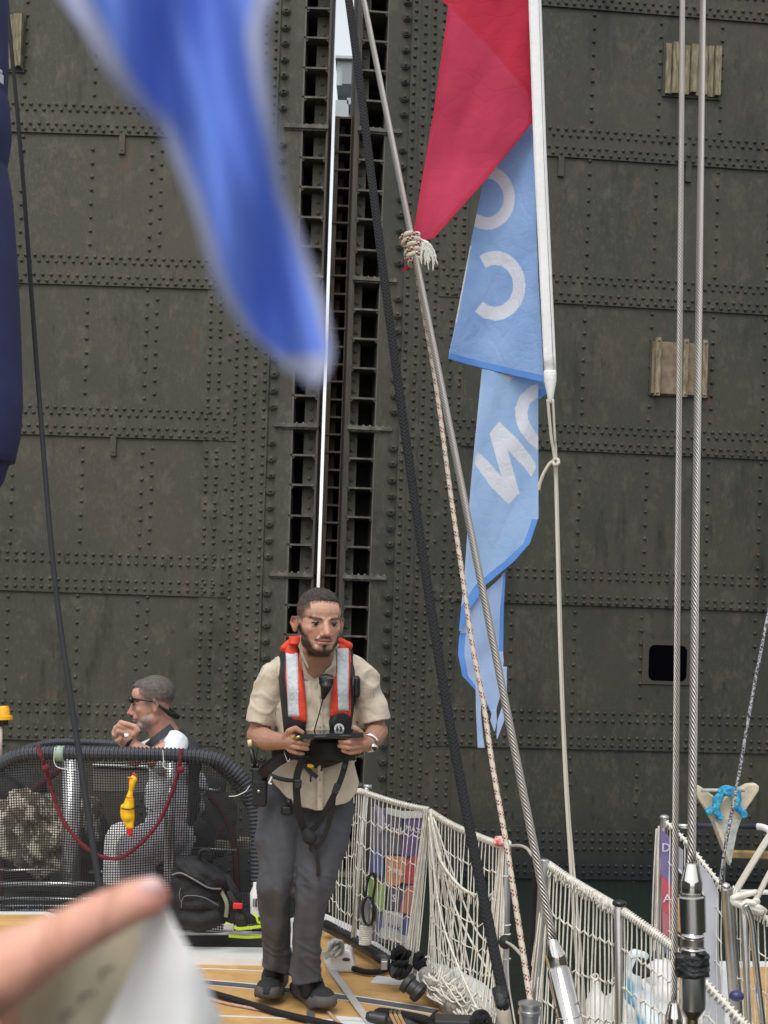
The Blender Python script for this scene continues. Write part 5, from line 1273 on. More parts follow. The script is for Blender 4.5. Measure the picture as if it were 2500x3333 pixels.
# side mesh: between the hoops on the right
mb=MB(); 
fr=[P(*q,YE) for q in ((692,2468),(758,2503),(804,2555),(825,2621),(835,2714),(840,2880),(842,3035))]; bk=[P(*q,7.7) for q in ((666,2468),(738,2525),(790,2590),(815,2650),(825,2700),(832,2850),(834,3000))]
for i in range(6):
    L0=(fr[i]-fr[0]).length; L1=(fr[i+1]-fr[0]).length; mb.add([fr[i],fr[i+1],bk[i+1],bk[i]],[(0,1,2,3)],[[(0,L0),(0,L1),(.9,L1),(.9,L0)]])
mb.build('side_mesh',M_mesh,en,smooth=False)
for pts in ([(178,2432),(176,2460),(178,2485),(195,2500),(248,2506)],[(530,2442),(532,2470),(534,2498),(565,2503)],[(812,2558),(800,2575),(770,2590),(745,2592)]):
    mb=MB(); mb.tube(path([(x,y,YE-.10) for x,y in pts],5),.0022,5); mb.build('white_tie',M_white,en)
mb=MB(); mb.tube([P(183,2452,YE),P(209,2452,YE)],px2m(25,YE),14); mb.build('green_tape',mat('pale_green_tape',(.30,.42,.33),rough=.6),en)
rr_=path([(126,2429,6.62),(134,2462,6.60),(149,2498,6.63),(158,2535,6.66),(169,2575,6.67),(210,2678,6.67),(287,2765,6.67),(369,2795,6.67),(435,2765,6.67),(512,2683,6.67),(558,2585,6.66),(578,2520,6.64),(587,2470,6.61),(589,2438,6.62)],8)
mb=MB(); mb.tube(rr_,[px2m(6.5+1.2*math.sin(i*1.9),6.67) for i in range(len(rr_))],8)
for x,y in ((149,2500),(588,2505)): mb.ell(P(x,y,6.62),[px2m(13,6.6)]*3)
tag(mb.build('red_rope',M_redrope),'dark red braided rope sagging in a loop across the front of the mesh dome','rope')
for lab,pts,rw in (('dark red sleeve tube slanting down behind the mesh at the left',[(195,2503),(140,2545),(77,2601),(20,2700),(8,2790),(-5,2960)],12),('dark red sleeve tube curving down behind the mesh at the right',[(681,2590),(710,2620),(738,2662),(762,2750),(770,2840),(768,2960)],12),('short red rope hanging behind the mesh beside the curving red sleeve',[(738,2650),(735,2690),(715,2700),(705,2720)],5)):
    mb=MB(); mb.tube(path([(x,y,7.5) for x,y in pts],8),px2m(rw,7.5),10); tag(mb.build('red_sleeve' if rw>6 else 'red_rope',M_redsleeve if rw>6 else M_redrope),lab,'tube' if rw>6 else 'rope')
# posts, rails and boxes
Yb_=7.45
fr_=thing('mast_foot_frame',P(240,3010,Yb_),'grey metal frame of two posts and low rails behind the black mesh','frame')
for x0,x1,y0,y1 in ((204,266,2470,3000),(538,574,2480,2900)):
    mb=MB(); Yp=Yb_ if x0<300 else 6.86; mb.tube([P((x0+x1)/2,y0,Yp),P((x0+x1)/2-8,y1,Yp)],px2m((x1-x0)/2,Yp),20); mb.build('post',M_alu,fr_)
for x0,y0,x1,y1,w in ((-60,2832,190,2832,4),(290,2838,480,2838,4),(-60,2878,420,2878,9),(-60,2925,620,2930,7),(470,2790,560,2720,5),(610,2760,770,2768,4),(650,2570,720,2570,5)):
    mb=MB(); mb.cyl(P(x0,y0,Yb_-.1),P(x1,y1,Yb_-.1),px2m(w,Yb_)); mb.build('rail',M_alu,fr_)
mb=MB()
a=thing('metal_box',P(400,2590,7.6),'grey brown metal box with a pale rim behind the rubber chicken','box')
rbox('box_body',302,2500,498,2585,7.55,.3,mat('box_grey',(.20,.19,.175),(.15,.14,.13),scale=4,rough=.6),a,.01); rbox('box_rim',300,2486,500,2503,7.53,.34,M_alu,a,.006)
def blob(name,label,cat,pts,m,vox=.012,amp=.02,fs=7):
    mb=MB()
    for x,y,Y,rx,ry in pts: ellx(mb,(x,y,Y),(rx,rx*.7,ry))
    o=remesh(mb,name,m,None,vox=vox,smooth=3,disp=lambda p,n:amp*(noise.noise(p*fs)+.4*noise.noise(p*fs*2.6)+1.3*max(0,ridge(Vector((p.x*1.2+p.z*.9,p.y,p.z*.3)),9)-.35))); tag(o,label,cat); return o
def camomat():
    m=mat('camouflage_cloth',(.13,.11,.075),(.50,.46,.37),scale=16,rough=.9,bump=.6,bscale=40,pos=(.46,.54),detail=2,stretch=(1,1,.6)); return m
M_camo=camomat()
blob('camouflage_sack','brown and cream camouflage cloth bundle behind the mesh on the left','sack',[(100,2640,7.5,88,66),(40,2700,7.5,80,100),(120,2740,7.5,84,84),(165,2660,7.55,50,70),(150,2790,7.5,52,50)],M_camo,amp=.04)
blob('camouflage_sack','small camouflage bundle behind the mesh between the metal post and white tub','sack',[(290,2650,7.7,38,55),(305,2700,7.7,30,40)],M_camo,amp=.02)
blob('dark_bag','dark bag slumped behind the mesh under the camouflage sack','bag',[(90,2800,7.8,110,70),(300,2760,7.8,60,110),(60,2560,8.0,90,60)],mat('dark_bag_cloth',(.015,.016,.02),(.03,.03,.035),scale=8,rough=.8),amp=.03)
jug=thing('white_tub',P(397,2870,7.3),'round white plastic tub with a small blue label behind the mesh','tub')
mb=MB(); mb.lathe(P(397,2870,7.3),P(397,2676,7.3),[(0,px2m(60,7.3)),(.55,px2m(60,7.3)),(.8,px2m(52,7.3)),(.95,px2m(34,7.3)),(1,px2m(8,7.3))],24); mb.build('tub_body',M_white,jug,ang=50)
mb=MB(); mb.lathe(P(397,2812,7.3),P(397,2800,7.3),[(0,px2m(62,7.3)),(1,px2m(62,7.3))],24); mb.build('tub_rim',M_white,jug,ang=40)
rbox('blue_label',382,2750,410,2772,7.19,.004,mat('label_blue',(.03,.10,.30),rough=.5),jug,0)
blob('plastic_bag','crumpled clear and blue plastic bag with black print hanging behind the mesh','bag',[(625,2560,7.4,46,50),(620,2620,7.4,42,45)],mat('bag_plastic',(.42,.50,.55),(.62,.66,.68),scale=8,rough=.35,bump=.6,pos=(.45,.55)),amp=.02)
blob('white_bundle','small rolled white cloth behind the mesh to the right of the post','cloth',[(598,2705,7.3,28,22),(612,2730,7.3,30,18)],M_tee,amp=.008,vox=.008)
blob('black_cover','pointed black cover with a white tip behind the backpack','cover',[(505,2830,7.2,42,45),(520,2790,7.2,25,40),(560,2760,7.3,22,60),(485,2860,7.2,45,30)],M_blk,amp=.02)
blob('dark_bag','black bag behind the mesh near the right red sleeve','bag',[(640,2720,7.7,50,60),(700,2680,7.9,70,110),(690,2560,7.9,40,40)],mat('black_bag_cloth',(.012,.012,.014),(.022,.022,.025),scale=8,rough=.8),amp=.02)
pl=thing('plank',P(757,2775,7.8),'two tan timber pieces lying behind the mesh above the backpack','planks'); rbox('board',700,2736,760,2768,7.8,.2,M_wood,pl,.004); rbox('board',768,2738,815,2766,7.82,.2,M_wood,pl,.004)
mb=MB()
for i in range(16):
    x=-60+i*48; mb.cyl(P(x,2945,7.3),P(x+30,2985,7.0),px2m(3,7.3),6)
for y in (2948,2962,2978): mb.tube([P(-80,y,7.2),P(600,y+3,7.2)],px2m(3.5,7.2),6)
tag(mb.build('floor_grating',M_alu),'low grey metal floor grating along the foot of the mesh dome','grating')
st=thing('locker_seat',P(560,3010,7.2),'dark grey locker box under the seated man behind the mesh','seat')
rbox('box_body',480,2835,650,3030,7.0,.5,M_dark,st,.01); rbox('lid',474,2822,656,2836,6.98,.54,M_dark,st,.006)
# rubber chicken
ch=thing('rubber_chicken',P(420,2610,6.62),'bright yellow rubber chicken tied to the mesh by a black string','toy')
M_chy=mat('yellow_rubber',(.85,.52,.01),(.78,.44,.01),scale=20,rough=.4); M_chr_=mat('red_rubber',(.60,.02,.015),rough=.4)
Yc=6.62
mb=MB(); ellx(mb,(434,2538,Yc),(13,12,15)); chain(mb,[(432,2545,Yc,11),(425,2575,Yc,8.5),(421,2598,Yc,12),(417,2630,Yc,19),(416,2655,Yc,20)]); chain(mb,[(424,2600,Yc,12),(428,2640,Yc,11),(428,2690,Yc,9)]); chain(mb,[(402,2655,Yc,11),(418,2690,Yc,8)]); chain(mb,[(400,2625,Yc,8),(396,2655,Yc,5)])
remesh(mb,'body',M_chy,ch,vox=.004,smooth=4,disp=lambda p,n:.003*noise.noise(p*40))
mb=MB(); chain(mb,[(436,2519,Yc,5),(441,2528,Yc,5),(444,2536,Yc,4)]); mb.build('comb',M_chr_,ch)
mb=MB(); chain(mb,[(421,2536,Yc,4),(423,2547,Yc,5),(426,2556,Yc,5)]); mb.build('wattle',M_chr_,ch)
mb=MB(); chain(mb,[(424,2532,Yc-.01,3),(416,2530,Yc-.01,1.5)]); mb.build('beak',mat('orange_beak',(.7,.25,.01),rough=.4),ch)
for x in (422,429):
    mb=MB(); chain(mb,[(x-2,2690,Yc-.004*(x-422)/7,6),(x-3,2718 if x>425 else 2712,Yc,6)]); mb.build('foot',M_chr_,ch)
mb=MB(); mb.ell(P(429,2533,Yc-.018),(.003,.003,.003)); mb.build('eye',M_plast,ch)
mb=MB(); mb.tube([P(424+13*math.cos(a),2594+3*math.sin(a),Yc-.02*math.sin(a)-.01) for a in [i*math.pi/6 for i in range(12)]],.002,5,closed=True); mb.build('red_collar',M_chr_,ch)
mb=MB(); mb.tube([P(417+22*math.cos(a),2629+5*math.sin(a),Yc-.032*math.sin(a)) for a in [i*math.pi/8 for i in range(16)]],.0025,6,closed=True); mb.tube(path([(438,2630,Yc),(455,2625,Yc+.05),(500,2640,Yc+.05)],5),.0025,6); mb.build('black_string',M_blk,ch)
# backpack
bp_=thing('backpack',P(650,3030,6.5),'black backpack with grey piping and zips leaning on the mesh dome','backpack')
Yk=6.52; M_pack=mat('black_backpack_cloth',(.005,.005,.006),(.012,.012,.014),scale=30,rough=.75,bump=.5,bscale=90)
M_pipe=mat('grey_piping',(.16,.16,.17),rough=.7)
mb=MB(); ellx(mb,(640,2930,Yk),(92,70,95)); ellx(mb,(655,2965,Yk),(82,72,68)); ellx(mb,(620,2880,Yk),(70,60,75)); ellx(mb,(690,2900,Yk),(56,55,70)); ellx(mb,(610,2960,Yk),(62,60,66))
mb2=MB(); ellx(mb2,(650,2840,Yk-.01),(88,72,42),Matrix.Rotation(.30,3,'Y')); ellx(mb2,(690,2860,Yk-.01),(62,66,40),Matrix.Rotation(.5,3,'Y')); ellx(mb2,(610,2828,Yk),(50,60,38))
remesh(mb,'pack_body',M_pack,bp_,vox=.007,smooth=4,disp=lambda p,n:.012*noise.noise(p*9)+.005*noise.noise(p*24))
remesh(mb2,'lid',M_pack,bp_,vox=.007,smooth=3,disp=lambda p,n:.008*noise.noise(p*12)+.006*math.sin(p.z*90+p.x*60))
mb=MB(); chain(mb,[(602,2990,Yk-.085,26),(650,3000,Yk-.095,28),(700,2985,Yk-.08,25)]); chain(mb,[(600,2950,Yk-.08,20),(655,2945,Yk-.09,22),(705,2950,Yk-.07,18)]); remesh(mb,'front_pocket',M_pack,bp_,vox=.006,smooth=5)
mb=MB(); mb.tube(path([(560,2848,Yk-.09),(590,2842,Yk-.10),(630,2862,Yk-.115),(680,2890,Yk-.11),(720,2893,Yk-.08)],6),.0045,6); mb.build('piping',M_pipe,bp_)
for q in ([(590,2955,Yk-.105),(600,2918,Yk-.115),(660,2920,Yk-.125),(712,2948,Yk-.11)],[(588,2890,Yk-.09),(584,2920,Yk-.095),(596,2945,Yk-.1)]):
    mb=MB(); mb.tube(path(q,6),.0022,5); mb.build('zip',M_pipe,bp_)
for x,y in ((597,2925),(590,2912)):
    mb=MB(); mb.cyl(P(x,y,Yk-.125),P(x-2,y+18,Yk-.125),.003,6); mb.build('zip_pull',M_plast,bp_)
mb=MB(); mb.tube(path([(648,2806,Yk-.02),(652,2772,Yk-.03),(678,2768,Yk-.03),(684,2806,Yk-.02)],6),.009,8); mb.build('carry_handle',M_blk,bp_)
strap('shoulder_strap',[(735,2850,Yk-.04),(760,2890,Yk-.06),(775,2930,Yk-.06),(765,2975,Yk-.05),(745,3010,Yk-.04)],20,.012,M_pack,bp_)
strap('compression_strap',[(720,2900,Yk-.06),(738,2940,Yk-.07),(735,2985,Yk-.06)],12,.006,mat('grey_strap',(.25,.24,.17),rough=.8),bp_)
# harness and clip beside the pack
hn=thing('tether_harness',P(780,3000,6.4),'black tether harness with red buckle and yellow green webbing on the deck','harness')
rbox('red_buckle',758,2940,788,2960,6.38,.02,mat('red_plastic',(.65,.02,.03),rough=.4),hn,.005)
strap('black_webbing',[(745,2900,6.42),(765,2935,6.40),(800,2970,6.40),(835,2995,6.40),(850,2998,6.40)],14,.008,M_blk,hn)
strap('black_webbing',[(790,2960,6.42),(780,2990,6.40),(790,3020,6.40)],30,.02,M_blk,hn)
M_neon=mat('neon_yellow_green',(.55,.75,.02),(.45,.62,.02),scale=20,rough=.6)
strap('neon_webbing',[(735,3005,6.40),(752,3012,6.38),(775,3022,6.38),(810,3020,6.38),(856,3014,6.38)],9,.006,M_neon,hn)
strap('neon_webbing',[(828,2972,6.40),(836,2985,6.38),(840,3000,6.38),(855,3005,6.38)],7,.006,M_neon,hn)
strap('neon_webbing',[(745,3046,6.42),(800,3050,6.42),(856,3048,6.42)],9,.006,M_neon,hn)
rbox('grey_clip',728,3008,760,3028,6.37,.02,M_greyw,hn,.004)
bt=thing('plastic_bottle',P(834,2978,6.5),'translucent white bottle with a barcode label between the mesh and the trousers','bottle')
mb=MB(); mb.lathe(P(834,2982,6.5),P(832,2872,6.5),[(0,px2m(19,6.5)),(.7,px2m(19,6.5)),(.88,px2m(9,6.5)),(1,px2m(8,6.5))],18); mb.build('bottle_body',M_white,bt,ang=50)
for i,w in enumerate((2,1,3,1,2,1)): rbox('barcode_bar',823+i*4,2925,823+i*4+w,2952,6.46,.001,M_plast,bt,0)
# beacon left edge
bc=thing('beacon_light',P(8,2400,7.2),'yellow beacon lamp on a pale pole at the left edge above the mesh dome','beacon')
mb=MB(); mb.lathe(P(13,2342,7.2),P(13,2298,7.2),[(0,px2m(28,7.2)),(.25,px2m(28,7.2)),(.3,px2m(20,7.2)),(.8,px2m(18,7.2)),(1,px2m(13,7.2))],20); mb.build('yellow_housing',M_yel,bc,ang=40)
mb=MB(); mb.lathe(P(10,2361,7.2),P(10,2342,7.2),[(0,px2m(16,7.2)),(1,px2m(17,7.2))],16); mb.build('black_collar',M_plast,bc,ang=40)
mb=MB(); mb.cyl(P(0,2480,7.2),P(2,2360,7.2),px2m(7,7.2)); mb.build('pole',mat('pale_pole',(.5,.4,.35),rough=.5),bc)
# ================= safety nets, deck gear, neighbouring boat =================
def curve3(pts,n): 
    q=spline(pts,12); N=len(q)-1; out=[]
    for i in range(n+1):
        f=i/n*N; j=min(int(f),N-1); t=f-j; out.append(q[j]*(1-t)+q[j+1]*t)
    return out
def net(label,T,B,n,rows,rc=.0024,rt=.0065,sag=6,jit=3,group='safety nets along the rails',dense_=None,mats=None):
    root=thing('safety_net',P(*T[0]),label,'net',group)
    a=curve3(T,n); b=curve3(B,n); mb=MB(); cols=[]
    for i in range(n+1):
        ph=R.uniform(0,6); col=[]
        for k in range(rows*2+1):
            t=k/(rows*2.); q=a[i]*(1-t)+b[i]*t; s=math.sin(math.pi*t)
            q=q+np.array([jit*math.sin(ph+t*5)*s,sag*s*.6+s*sag*1.6*math.sin(math.pi*i/n),R.uniform(-.01,.01)*s]); col.append(q)
        cols.append(col); mb.tube([P(*q) for q in col],rc,5,cap=False)
    mb.build('mesh_cords',M_cord,root)
    mb=MB()
    for k in range(1,rows):
        line=[]
        for i in range(n+1):
            q=cols[i][2*k]; line.append(P(q[0],q[1]+(5 if i%2 else -5),q[2]-.004)); 
            q2=cols[i][2*k]; line.append(P(q2[0]+1,q2[1]+(5 if i%2 else -5)+6,q2[2]-.004))
        mb.tube(line,rc*1.15,5,cap=False)
    mb.build('cross_cords',M_cord,root)
    mb=MB(); tp=[P(*q) for q in curve3(T,n*6)]
    mb.tube(tp,[rt*(.7+.35*abs(math.sin(i*math.pi/3))) for i in range(len(tp))],8)
    for i in range(n*2+1):   # lashing loops
        q=curve3(T,n*2)[i]; c=P(*q); 
        mb.tube([c+Vector((.006*math.sin(j*1.05+1),math.cos(j*1.05)*rt*1.6,math.sin(j*1.05)*rt*2.0-.003)) for j in range(6)],rc*1.3,5,closed=True)
    mb.build('top_rope',M_cord,root)
    return root
def bundle(label,a,b,wa,wb,n,r=.003,m=None,Y2=None,cat='net'):
    mb=MB()
    for i in range(n):
        f=i/(n-1)*2-1; j=R.uniform(-1,1)
        x0=a[0]+f*wa; x1=b[0]+f*wb+j*6
        mb.tube(path([(x0,a[1]+R.uniform(-4,8),a[2]+R.uniform(-.03,.03)),(lerp(x0,x1,.5)+R.uniform(-5,5),lerp(a[1],b[1],.5),a[2]+R.uniform(-.05,.05)),(x1,b[1]+R.uniform(-20,10),b[2]+R.uniform(-.04,.04))],6),r,5,cap=False)
    o=mb.build('gathered_netting',m or M_cord); tag(o,label,cat); return o
net('white safety net hanging behind the trousers of the man, left of the first stanchion',[(960,2760,7.1),(1060,2650,6.9),(1120,2590,6.75),(1168,2572,6.65)],[(980,3000,7.1),(1060,2960,6.95),(1110,3040,6.75),(1150,3075,6.65)],15,5,sag=10)
net('white safety net section with coloured banners showing through it',[(1170,2572,6.62),(1230,2592,6.5),(1310,2616,6.3),(1392,2634,6.1)],[(1150,3060,6.6),(1215,3110,6.4),(1275,3140,6.2),(1345,3160,6.05)],17,6,jit=4)
bundle('gathered bunch of white netting hanging beside the coloured banners',(1392,2640,6.05),(1332,3180,6.0),10,24,26)
bundle('thin frayed netting strands just right of the gathered bunch',(1402,2640,6.0),(1480,3230,5.8),6,70,12)
net('white safety net section crossed by the thick black rope',[(1400,2640,6.0),(1470,2682,5.8),(1560,2722,5.5),(1640,2752,5.25)],[(1390,3200,5.85),(1450,3240,5.7),(1530,3290,5.45),(1610,3330,5.2)],24,7,sag=20,jit=7)
bundle('gathered netting strands in front of the pale stanchion by the red wrapped knot',(1636,2752,5.22),(1600,3280,5.2),6,34,14)
mb=MB(); mb.tube(path([(1402,2640,5.95),(1410,2700,5.9),(1430,2790,5.8),(1466,2850,5.7),(1510,2895,5.6),(1560,2915,5.5),(1600,2912,5.45),(1630,2870,5.35),(1650,2800,5.25)],8),.006,6)
for i in range(50):
    t=R.random(); q=spline([(1410,2700,5.9),(1466,2850,5.7),(1510,2895,5.6),(1560,2915,5.5)],6)[int(t*18)]; mb.tube([P(q[0],q[1],q[2]),P(q[0]+R.uniform(-12,12),q[1]+R.uniform(5,50),q[2])],.0018,4)
tag(mb.build('frayed_rope',M_cord),'frayed cream rope sagging in a curve across the net beside the black rope','rope')
for k,(x0,y0,x1,y1,x2,y2) in enumerate(((1400,2650,1480,2950,1600,3180),(1395,2660,1440,3000,1560,3300),(1410,2660,1540,3010,1620,3080))):
    mb=MB(); mb.tube(path([(x0,y0,5.85),(x1,y1,5.7),(x2,y2,5.35)],10),.0045,6); tag(mb.build('net_lacing',M_cord),['upper','lowest','middle'][k]+' slanting white lacing cord fanning out from the gathered bunch of netting','cord')
# piled netting on the toe rail
mb=MB()
for i in range(46):
    x=R.uniform(1400,1600); y=3120+ (x-1400)*.55+R.uniform(20,110); Y=5.75-(x-1400)*.0022
    a=R.uniform(0,6); w=R.uniform(16,42)
    mb.tube(path([(x-w,y+R.uniform(-14,14),Y),(x-w*.3,y+18+R.uniform(-8,16),Y-.04),(x+w*.5,y+8+R.uniform(-12,20),Y-.05),(x+w,y-18+R.uniform(-14,14),Y)],4),.0035,5,cap=False)
tag(mb.build('piled_netting',M_cord),'heap of loose white netting loops lying on the deck edge under the net','net')
mb=MB(); chain(mb,[(1388,3178,5.85,30),(1420,3225,5.75,34),(1470,3262,5.6,36),(1530,3298,5.5,38),(1600,3345,5.35,40)])
tag(remesh(mb,'deck_roll',mat('mottled_canvas',(.16,.155,.13),(.34,.33,.30),scale=34,rough=.9,bump=.5,pos=(.42,.58)),None,vox=.009,smooth=2,disp=lambda p,n:.012*noise.noise(p*16)),'grey mottled canvas roll lying along the deck edge under the loose netting','roll')
def fender(label,a,b,r,Y):
    t=thing('fender',P(b[0],b[1],Y),label,'fender','white fenders'); mb=MB(); mb.tube([P(*a,Y)+ (P(*b,Y)-P(*a,Y))*q for q in (0,.04,.1,.2,.32,.5,.75,.92,1)],[px2m(r*s,Y) for s in (.18,.22,.25,.55,.85,1,1,.8,.3)],24); mb.build('fender_body',mat('fender_vinyl',(.74,.74,.70),(.66,.66,.62),scale=5,rough=.4) if 'fender_vinyl' not in bpy.data.materials else bpy.data.materials['fender_vinyl'],t)
    mb=MB(); mb.tube([P(a[0]+9*math.cos(q),a[1]-8+9*math.sin(q),Y) for q in [i*math.pi/6 for i in range(12)]],px2m(3,Y),6,closed=True); mb.build('fender_eye',M_cord,t); return t
fender('white fender lying behind the net near the heap of netting',(1480,3150),(1640,3420),70,5.7)
fender('small white fender end behind the net, left of the longer one',(1392,3130),(1500,3250),44,5.9)
fender('upright white fender with a dark gap beside it behind the right net',(1938,3186),(1950,3480),52,5.0)
fender('upright white fender just left of the last thick steel stanchion behind the net',(2000,3200),(2010,3480),46,5.1)
# banners on the net
bn=thing('sponsor_banner',P(1290,3100,6.45),'banner of coloured patches in purple, orange, green and red tied behind the net','banner')
def patch(name,pts,col,Y,parent=bn,tr=.2):
    mb=MB(); c=np.mean(np.array(pts),axis=0)
    mb.prism([P(x,y,Y+.22+(x-1200)*-.0022 if Y>6 else Y) for x,y in pts],(0,.004,0)); col=tuple(.72*q+.28*(.16+.5*(sum(col)/3)) for q in col); m=mat('banner_'+name,col,tuple(q*.82 for q in col),scale=9,rough=.7,bump=.3,bscale=20); return mb.build(name,m,parent,smooth=False)
patch('backing',[(1205,2625),(1255,2632),(1378,2655),(1368,2860),(1330,3085),(1200,3060)],(.16,.16,.25),6.50)
patch('white_top',[(1258,2628),(1310,2640),(1378,2640),(1374,2662),(1312,2664),(1256,2648)],(.70,.70,.68),6.46)
patch('navy_patch',[(1256,2650),(1310,2664),(1308,2782),(1252,2775)],(.085,.085,.15),6.47)
patch('violet_patch',[(1316,2665),(1374,2663),(1366,2792),(1312,2784)],(.10,.055,.26),6.47)
patch('lilac_patch',[(1222,2618),(1240,2630),(1254,2662),(1252,2690),(1236,2712),(1228,2660)],(.42,.40,.58),6.46)
patch('blue_patch',[(1206,2760),(1250,2775),(1248,2850),(1204,2840)],(.03,.11,.42),6.47)
patch('orange_patch',[(1258,2784),(1320,2790),(1312,2870),(1290,2884),(1256,2878)],(.72,.26,.08),6.46)
patch('red_patch',[(1322,2800),(1345,2788),(1368,2792),(1356,2880),(1312,2874),(1308,2845)],(.62,.015,.03),6.465)
patch('green_patch',[(1200,2842),(1232,2862),(1230,2965),(1192,2938)],(.25,.46,.07),6.46)
patch('green_patch',[(1234,2876),(1256,2878),(1252,2970),(1228,2966)],(.28,.50,.09),6.46)
patch('dark_patch',[(1262,2886),(1312,2886),(1306,2966),(1258,2960)],(.06,.06,.12),6.46)
patch('coral_patch',[(1322,2884),(1352,2882),(1344,2980),(1300,2968)],(.66,.20,.13),6.46)
patch('white_patch',[(1250,2962),(1310,2972),(1308,3050),(1248,3030)],(.62,.63,.66),6.46)
patch('royal_patch',[(1232,2972),(1248,2974),(1244,3030),(1228,3020)],(.05,.12,.36),6.46)
patch('royal_patch',[(1315,2980),(1338,2984),(1332,3050),(1312,3044)],(.05,.14,.42),6.46)
patch('white_bottom',[(1240,3020),(1330,3050),(1322,3085),(1300,3070),(1230,3050)],(.72,.72,.70),6.45)
for (s,x,y,sz,m) in (('York',1283,2700,.048,M_white),('XKB',1286,2836,.038,M_white),('MAX',1345,2700,.034,M_white),('S',1283,2925,.05,M_white),('nok',1282,3015,.04,M_seam)):
    text('banner_lettering',s,P(x,y,6.66-(x-1200)*.0022-.002),sz,m,bn,Matrix.Rotation(-.983,4,'Z')@Matrix.Rotation(math.pi/2,4,'X')@Matrix.Diagonal((1.75,1,1,1)))
mb=MB(); mb.box(P(1285,2726,6.46),(.035,.002,.004)); mb.build('red_underline',bpy.data.materials['banner_red_patch'],bn,smooth=False)
# pulley hanging by the banner
pu=thing('snatch_block',P(1200,3050,6.3),'pulley wheel with a black strap and white lashing in front of the green patch','pulley')
mb=MB(); c=P(1199,2970,6.3); mb.lathe(c+Vector((-.02,-.01,0)),c+Vector((.02,.01,0)),[(0,.05),(.15,.068),(.35,.055),(.65,.055),(.85,.068),(1,.05)],22); mb.build('sheave',M_alu,pu,ang=30)
mb=MB(); mb.tube([P(1199+19*math.cos(a),2965+46*math.sin(a),6.25) for a in [i*math.pi/8 for i in range(16)]],.007,8,closed=True); mb.build('cheek_ring',M_plast,pu)
mb=MB(); mb.tube(path([(1190,2930,6.28),(1196,2870,6.28),(1212,2842,6.28),(1222,2870,6.28),(1212,2935,6.28)],6),.007,6); mb.build('black_strop',M_blk,pu)
mb=MB()
for i in range(9): mb.tube([P(1193+17*math.cos(a)-i*.6,3015+i*7+3*math.sin(a),6.3-.03*math.sin(a)) for a in [j*math.pi/6 for j in range(12)]],.006,6,closed=True)
mb.build('lashing',M_cord,pu)
# deck gear
ws=thing('webbing_strap',P(1130,3200,5.8),'pale grey flat webbing strap lying across the cork deck beside the shoe','strap')
pp=[PZ(x,y,.012) for x,y,_ in spline([(1056,3098,0),(1078,3150,0),(1120,3210,0),(1165,3275,0),(1215,3340,0),(1260,3400,0)],6)]
mb=MB(); ribbon_h(mb,pp,.034,.005); mb.build('webbing',M_greyw,ws,smooth=False)
mb=MB(); mb.prism([P(1046,3100,6.2),P(1072,3094,6.2),P(1082,3112,6.2),P(1060,3125,6.2)],(0,.02,0)); mb.build('strap_end',M_greyw,ws,smooth=False)
rope('deck_rope','speckled green and black rope lying across the cork deck behind the shoes',[(600,3172,6.35),(700,3180,6.3),(841,3184,6.28),(950,3186,6.25),(1048,3186,6.22),(1090,3192,6.2),(1180,3202,6.15),(1310,3213,6.05)],.0105,M_speck,8,8)
rope('deck_rope','thin faded pink rope across the cork deck behind the left shoe',[(580,3138,6.5),(700,3145,6.48),(860,3150,6.45),(960,3152,6.4)],.0085,M_pink,8,6)
def rz(name,label,pts,z,r,m,cat='rope'):
    pp=[PZ(q[0],q[1],z) for q in spline([(x,y,0) for x,y in pts],10)]; mb=MB(); mb.tube(pp,r,10); return tag(mb.build(name,m),label,cat)
rz('deck_rope','thick black rope lying across the deck in front of the shoes, lower left',[(620,3212),(690,3232),(760,3252),(900,3294),(1000,3318),(1120,3345),(1200,3380)],.018,.0135,M_brblk)
rz('deck_rope','thin faded pink cord lying just below the thick black deck rope',[(640,3236),(720,3262),(800,3278),(900,3298),(1000,3322)],.008,.006,M_pink)
rz('deck_rope','thin tan cord running down from the front shoe toe',[(1068,3292),(1085,3312),(1110,3335),(1140,3370)],.008,.007,M_pink)
rz('deck_rope','black rope from the white fairlead to the coil by the net',[(1150,3152),(1190,3163),(1230,3163),(1262,3155)],.02,.013,M_brblk)
def coil(label,c,n,spread,r,m,seed,name='rope_coil',cat='rope coil'):
    rr=random.Random(seed); mb=MB()
    for i in range(n):
        a0=rr.uniform(0,6.28); rx=rr.uniform(.5,1)*spread[0]; ry=rr.uniform(.4,1)*spread[1]; cx=c[0]+rr.uniform(-.35,.35)*spread[0]; cy=c[1]+rr.uniform(-.35,.35)*spread[1]
        mb.tube([P(cx+rx*math.cos(a),cy+ry*math.sin(a)+8*math.sin(2*a+a0),c[2]+.06*math.sin(a+a0)) for a in [j*math.pi/9 for j in range(18)]],r,7,closed=True)
    return tag(mb.build(name,m),label,cat)
coil('black rope coil heaped beside the grey winch plate next to the net',(1300,3108,6.0),7,(30,18),.009,M_brblk,3)
coil('black rope coil lying round the dark pulley disc at the foot of the gathered netting',(1295,3150,5.95),4,(34,24),.012,M_brblk,5)
coil('black rope tangle behind the gathered netting by the fenders',(1365,3130,5.95),5,(18,26),.009,M_brblk,9)
coil('grey rope loops tied on top of the white fairlead',(1090,3088,6.2),7,(24,22),.007,M_greyw,4)
coil('black rope loop standing on the bottom edge right of the dark pulleys',(1445,3330,5.3),2,(40,16),.011,M_brblk,12)
coil('black rope tangle at the foot of the black braided rope',(1560,3325,5.0),4,(30,22),.010,M_brblk,15)
